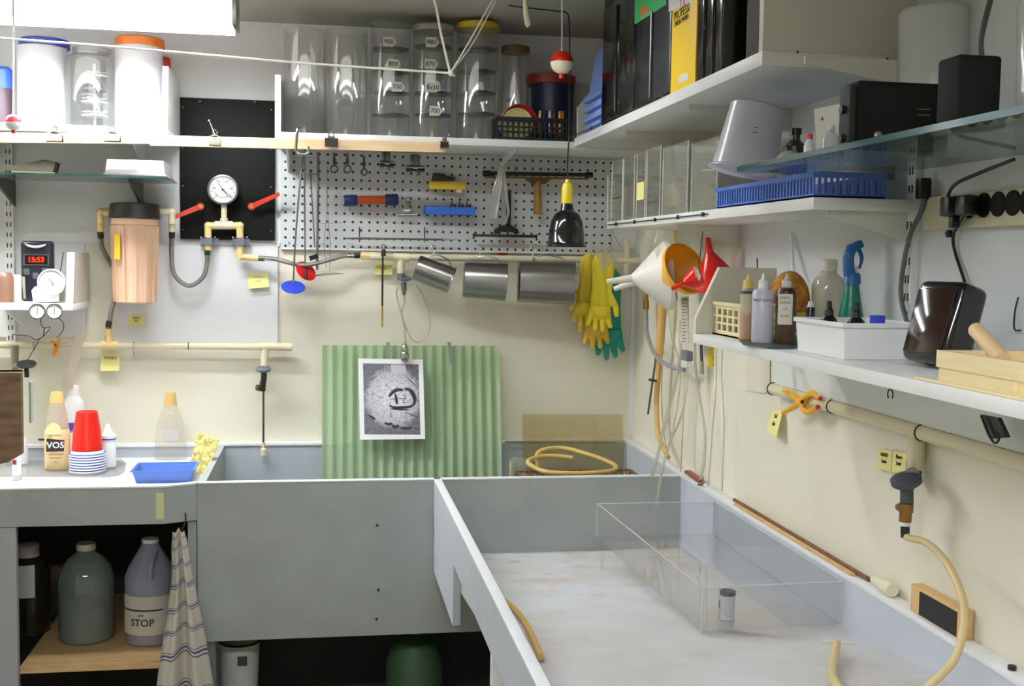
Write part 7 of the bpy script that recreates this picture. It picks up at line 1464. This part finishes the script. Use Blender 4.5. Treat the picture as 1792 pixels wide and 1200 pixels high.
t.part('label', MB().grid(lambda u, v: V((c.x, c.y, zc2)) + V((math.sin(math.radians(-30 + u * 60)), -math.cos(math.radians(-30 + u * 60)), 0)) * (35.6 * k) + V((0, 0, z(1036) + (z(980) - z(1036)) * v)), 8, 1, (0, 0.0003, 0)), white); t.done()
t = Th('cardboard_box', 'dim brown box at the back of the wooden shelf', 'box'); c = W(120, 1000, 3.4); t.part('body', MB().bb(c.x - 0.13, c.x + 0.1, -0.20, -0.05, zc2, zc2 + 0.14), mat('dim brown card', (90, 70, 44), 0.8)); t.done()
# striped towel
def towel_mat():
    m, nt, b = _new('striped dish towel'); L = nt.links.new
    uv = nt.nodes.new('ShaderNodeTexCoord'); sp = nt.nodes.new('ShaderNodeSeparateXYZ'); L(uv.outputs['UV'], sp.inputs[0])
    w = nt.nodes.new('ShaderNodeMath'); w.operation = 'MULTIPLY'; w.inputs[1].default_value = 8.0; L(sp.outputs[1], w.inputs[0])
    fr = nt.nodes.new('ShaderNodeMath'); fr.operation = 'FRACT'; L(w.outputs[0], fr.inputs[0])
    cr = nt.nodes.new('ShaderNodeValToRGB'); cr.color_ramp.interpolation = 'CONSTANT'; e = cr.color_ramp.elements
    base = rgb((214, 208, 196)); e[0].position = 0; e[0].color = base; e[1].position = 0.30; e[1].color = rgb((72, 74, 92))
    for p_, c_ in ((0.335, base), (0.40, rgb((70, 84, 140))), (0.455, base), (0.51, rgb((96, 92, 96))), (0.535, base)): q = e.new(p_); q.color = c_
    L(fr.outputs[0], cr.inputs[0]); L(cr.outputs[0], b.inputs['Base Color']); b.inputs['Roughness'].default_value = 0.95
    nz = nt.nodes.new('ShaderNodeTexNoise'); nz.inputs['Scale'].default_value = 300; bm = nt.nodes.new('ShaderNodeBump'); bm.inputs['Strength'].default_value = 0.4; bm.inputs['Distance'].default_value = 0.001
    L(nz.outputs[0], bm.inputs['Height']); L(bm.outputs[0], b.inputs['Normal']); return m
dW = 2.86
left = [(302, 930), (300, 960), (301, 1010), (292, 1080), (282, 1140), (270, 1230)]; right = [(322, 926), (329, 950), (336, 1000), (350, 1060), (362, 1120), (380, 1230)]
def lerpL(L_, v):
    x = v * (len(L_) - 1); i = min(int(x), len(L_) - 2); f = x - i; return (L_[i][0] * (1 - f) + L_[i + 1][0] * f, L_[i][1] * (1 - f) + L_[i + 1][1] * f)
NU, NV = 36, 40
def tw(u, v, off=0):
    a, b = lerpL(left, v), lerpL(right, v); x = a[0] + (b[0] - a[0]) * u; y = a[1] + (b[1] - a[1]) * u
    amp = 0.006 + 0.012 * v; f = math.sin(u * 15 + 0.6 * v) * amp + math.sin(u * 6 - v) * amp * .7
    p = W(x, y + 4 * math.sin(u * 9), dW + off); p.y += f; return p
me = bpy.data.meshes.new('cloth'); vs, fs, uvs = [], [], []
for off in (0, 0.003):
    for j in range(NV + 1):
        for i in range(NU + 1): vs.append(tuple(tw(i / NU, j / NV, off)))
n_ = (NU + 1) * (NV + 1)
for j in range(NV):
    for i in range(NU):
        q = (j * (NU + 1) + i, j * (NU + 1) + i + 1, (j + 1) * (NU + 1) + i + 1, (j + 1) * (NU + 1) + i); fs.append(q); fs.append(tuple(x + n_ for x in reversed(q)))
me.from_pydata(vs, [], fs); ul_ = me.uv_layers.new(name='UVMap')
for lp_ in me.loops:
    vi = lp_.vertex_index % n_; ul_.data[lp_.index].uv = ((vi % (NU + 1)) / NU, 1 - (vi // (NU + 1)) / NV)
me.materials.append(towel_mat()); me.polygons.foreach_set('use_smooth', [True] * len(me.polygons))
t = Th('dish_towel', 'blue and white striped dish towel hanging under the corner of the worktop', 'towel')
t.part('cloth', me); t.part('hook', MB().tube(pts([(324, 897), (325, 908), (322, 920), (316, 930)], dW + 0.01), 0.002, 8), darkm); t.done()
# bucket and dim things below the sink
t = Th('bucket', 'tall white plastic bucket with a dark square label under the sink', 'bucket')
dB = 3.10; k = S(dB); c = W(420, 1150, dB); zt_ = W(420, 1120, dB).z; 
t.part('body', MB().shell((c.x, c.y, 0.001), (0, 0, 1), [(24 * k, 0), (33 * k, zt_ - 0.001)], 0.002, 36), mat('bucket plastic', (214, 214, 206), 0.5)); t.part('rim', MB().ring((c.x, c.y, zt_), (0, 0, 1), 33.5 * k, 0.003, 36, 8), black)
t.part('label', MB().box((c.x + 6 * k, c.y - 32.6 * k, W(0, 1162, dB).z), (16 * k, 0.001, 16 * k)), mat('dark green print', (60, 72, 66), 0.6)); t.done()
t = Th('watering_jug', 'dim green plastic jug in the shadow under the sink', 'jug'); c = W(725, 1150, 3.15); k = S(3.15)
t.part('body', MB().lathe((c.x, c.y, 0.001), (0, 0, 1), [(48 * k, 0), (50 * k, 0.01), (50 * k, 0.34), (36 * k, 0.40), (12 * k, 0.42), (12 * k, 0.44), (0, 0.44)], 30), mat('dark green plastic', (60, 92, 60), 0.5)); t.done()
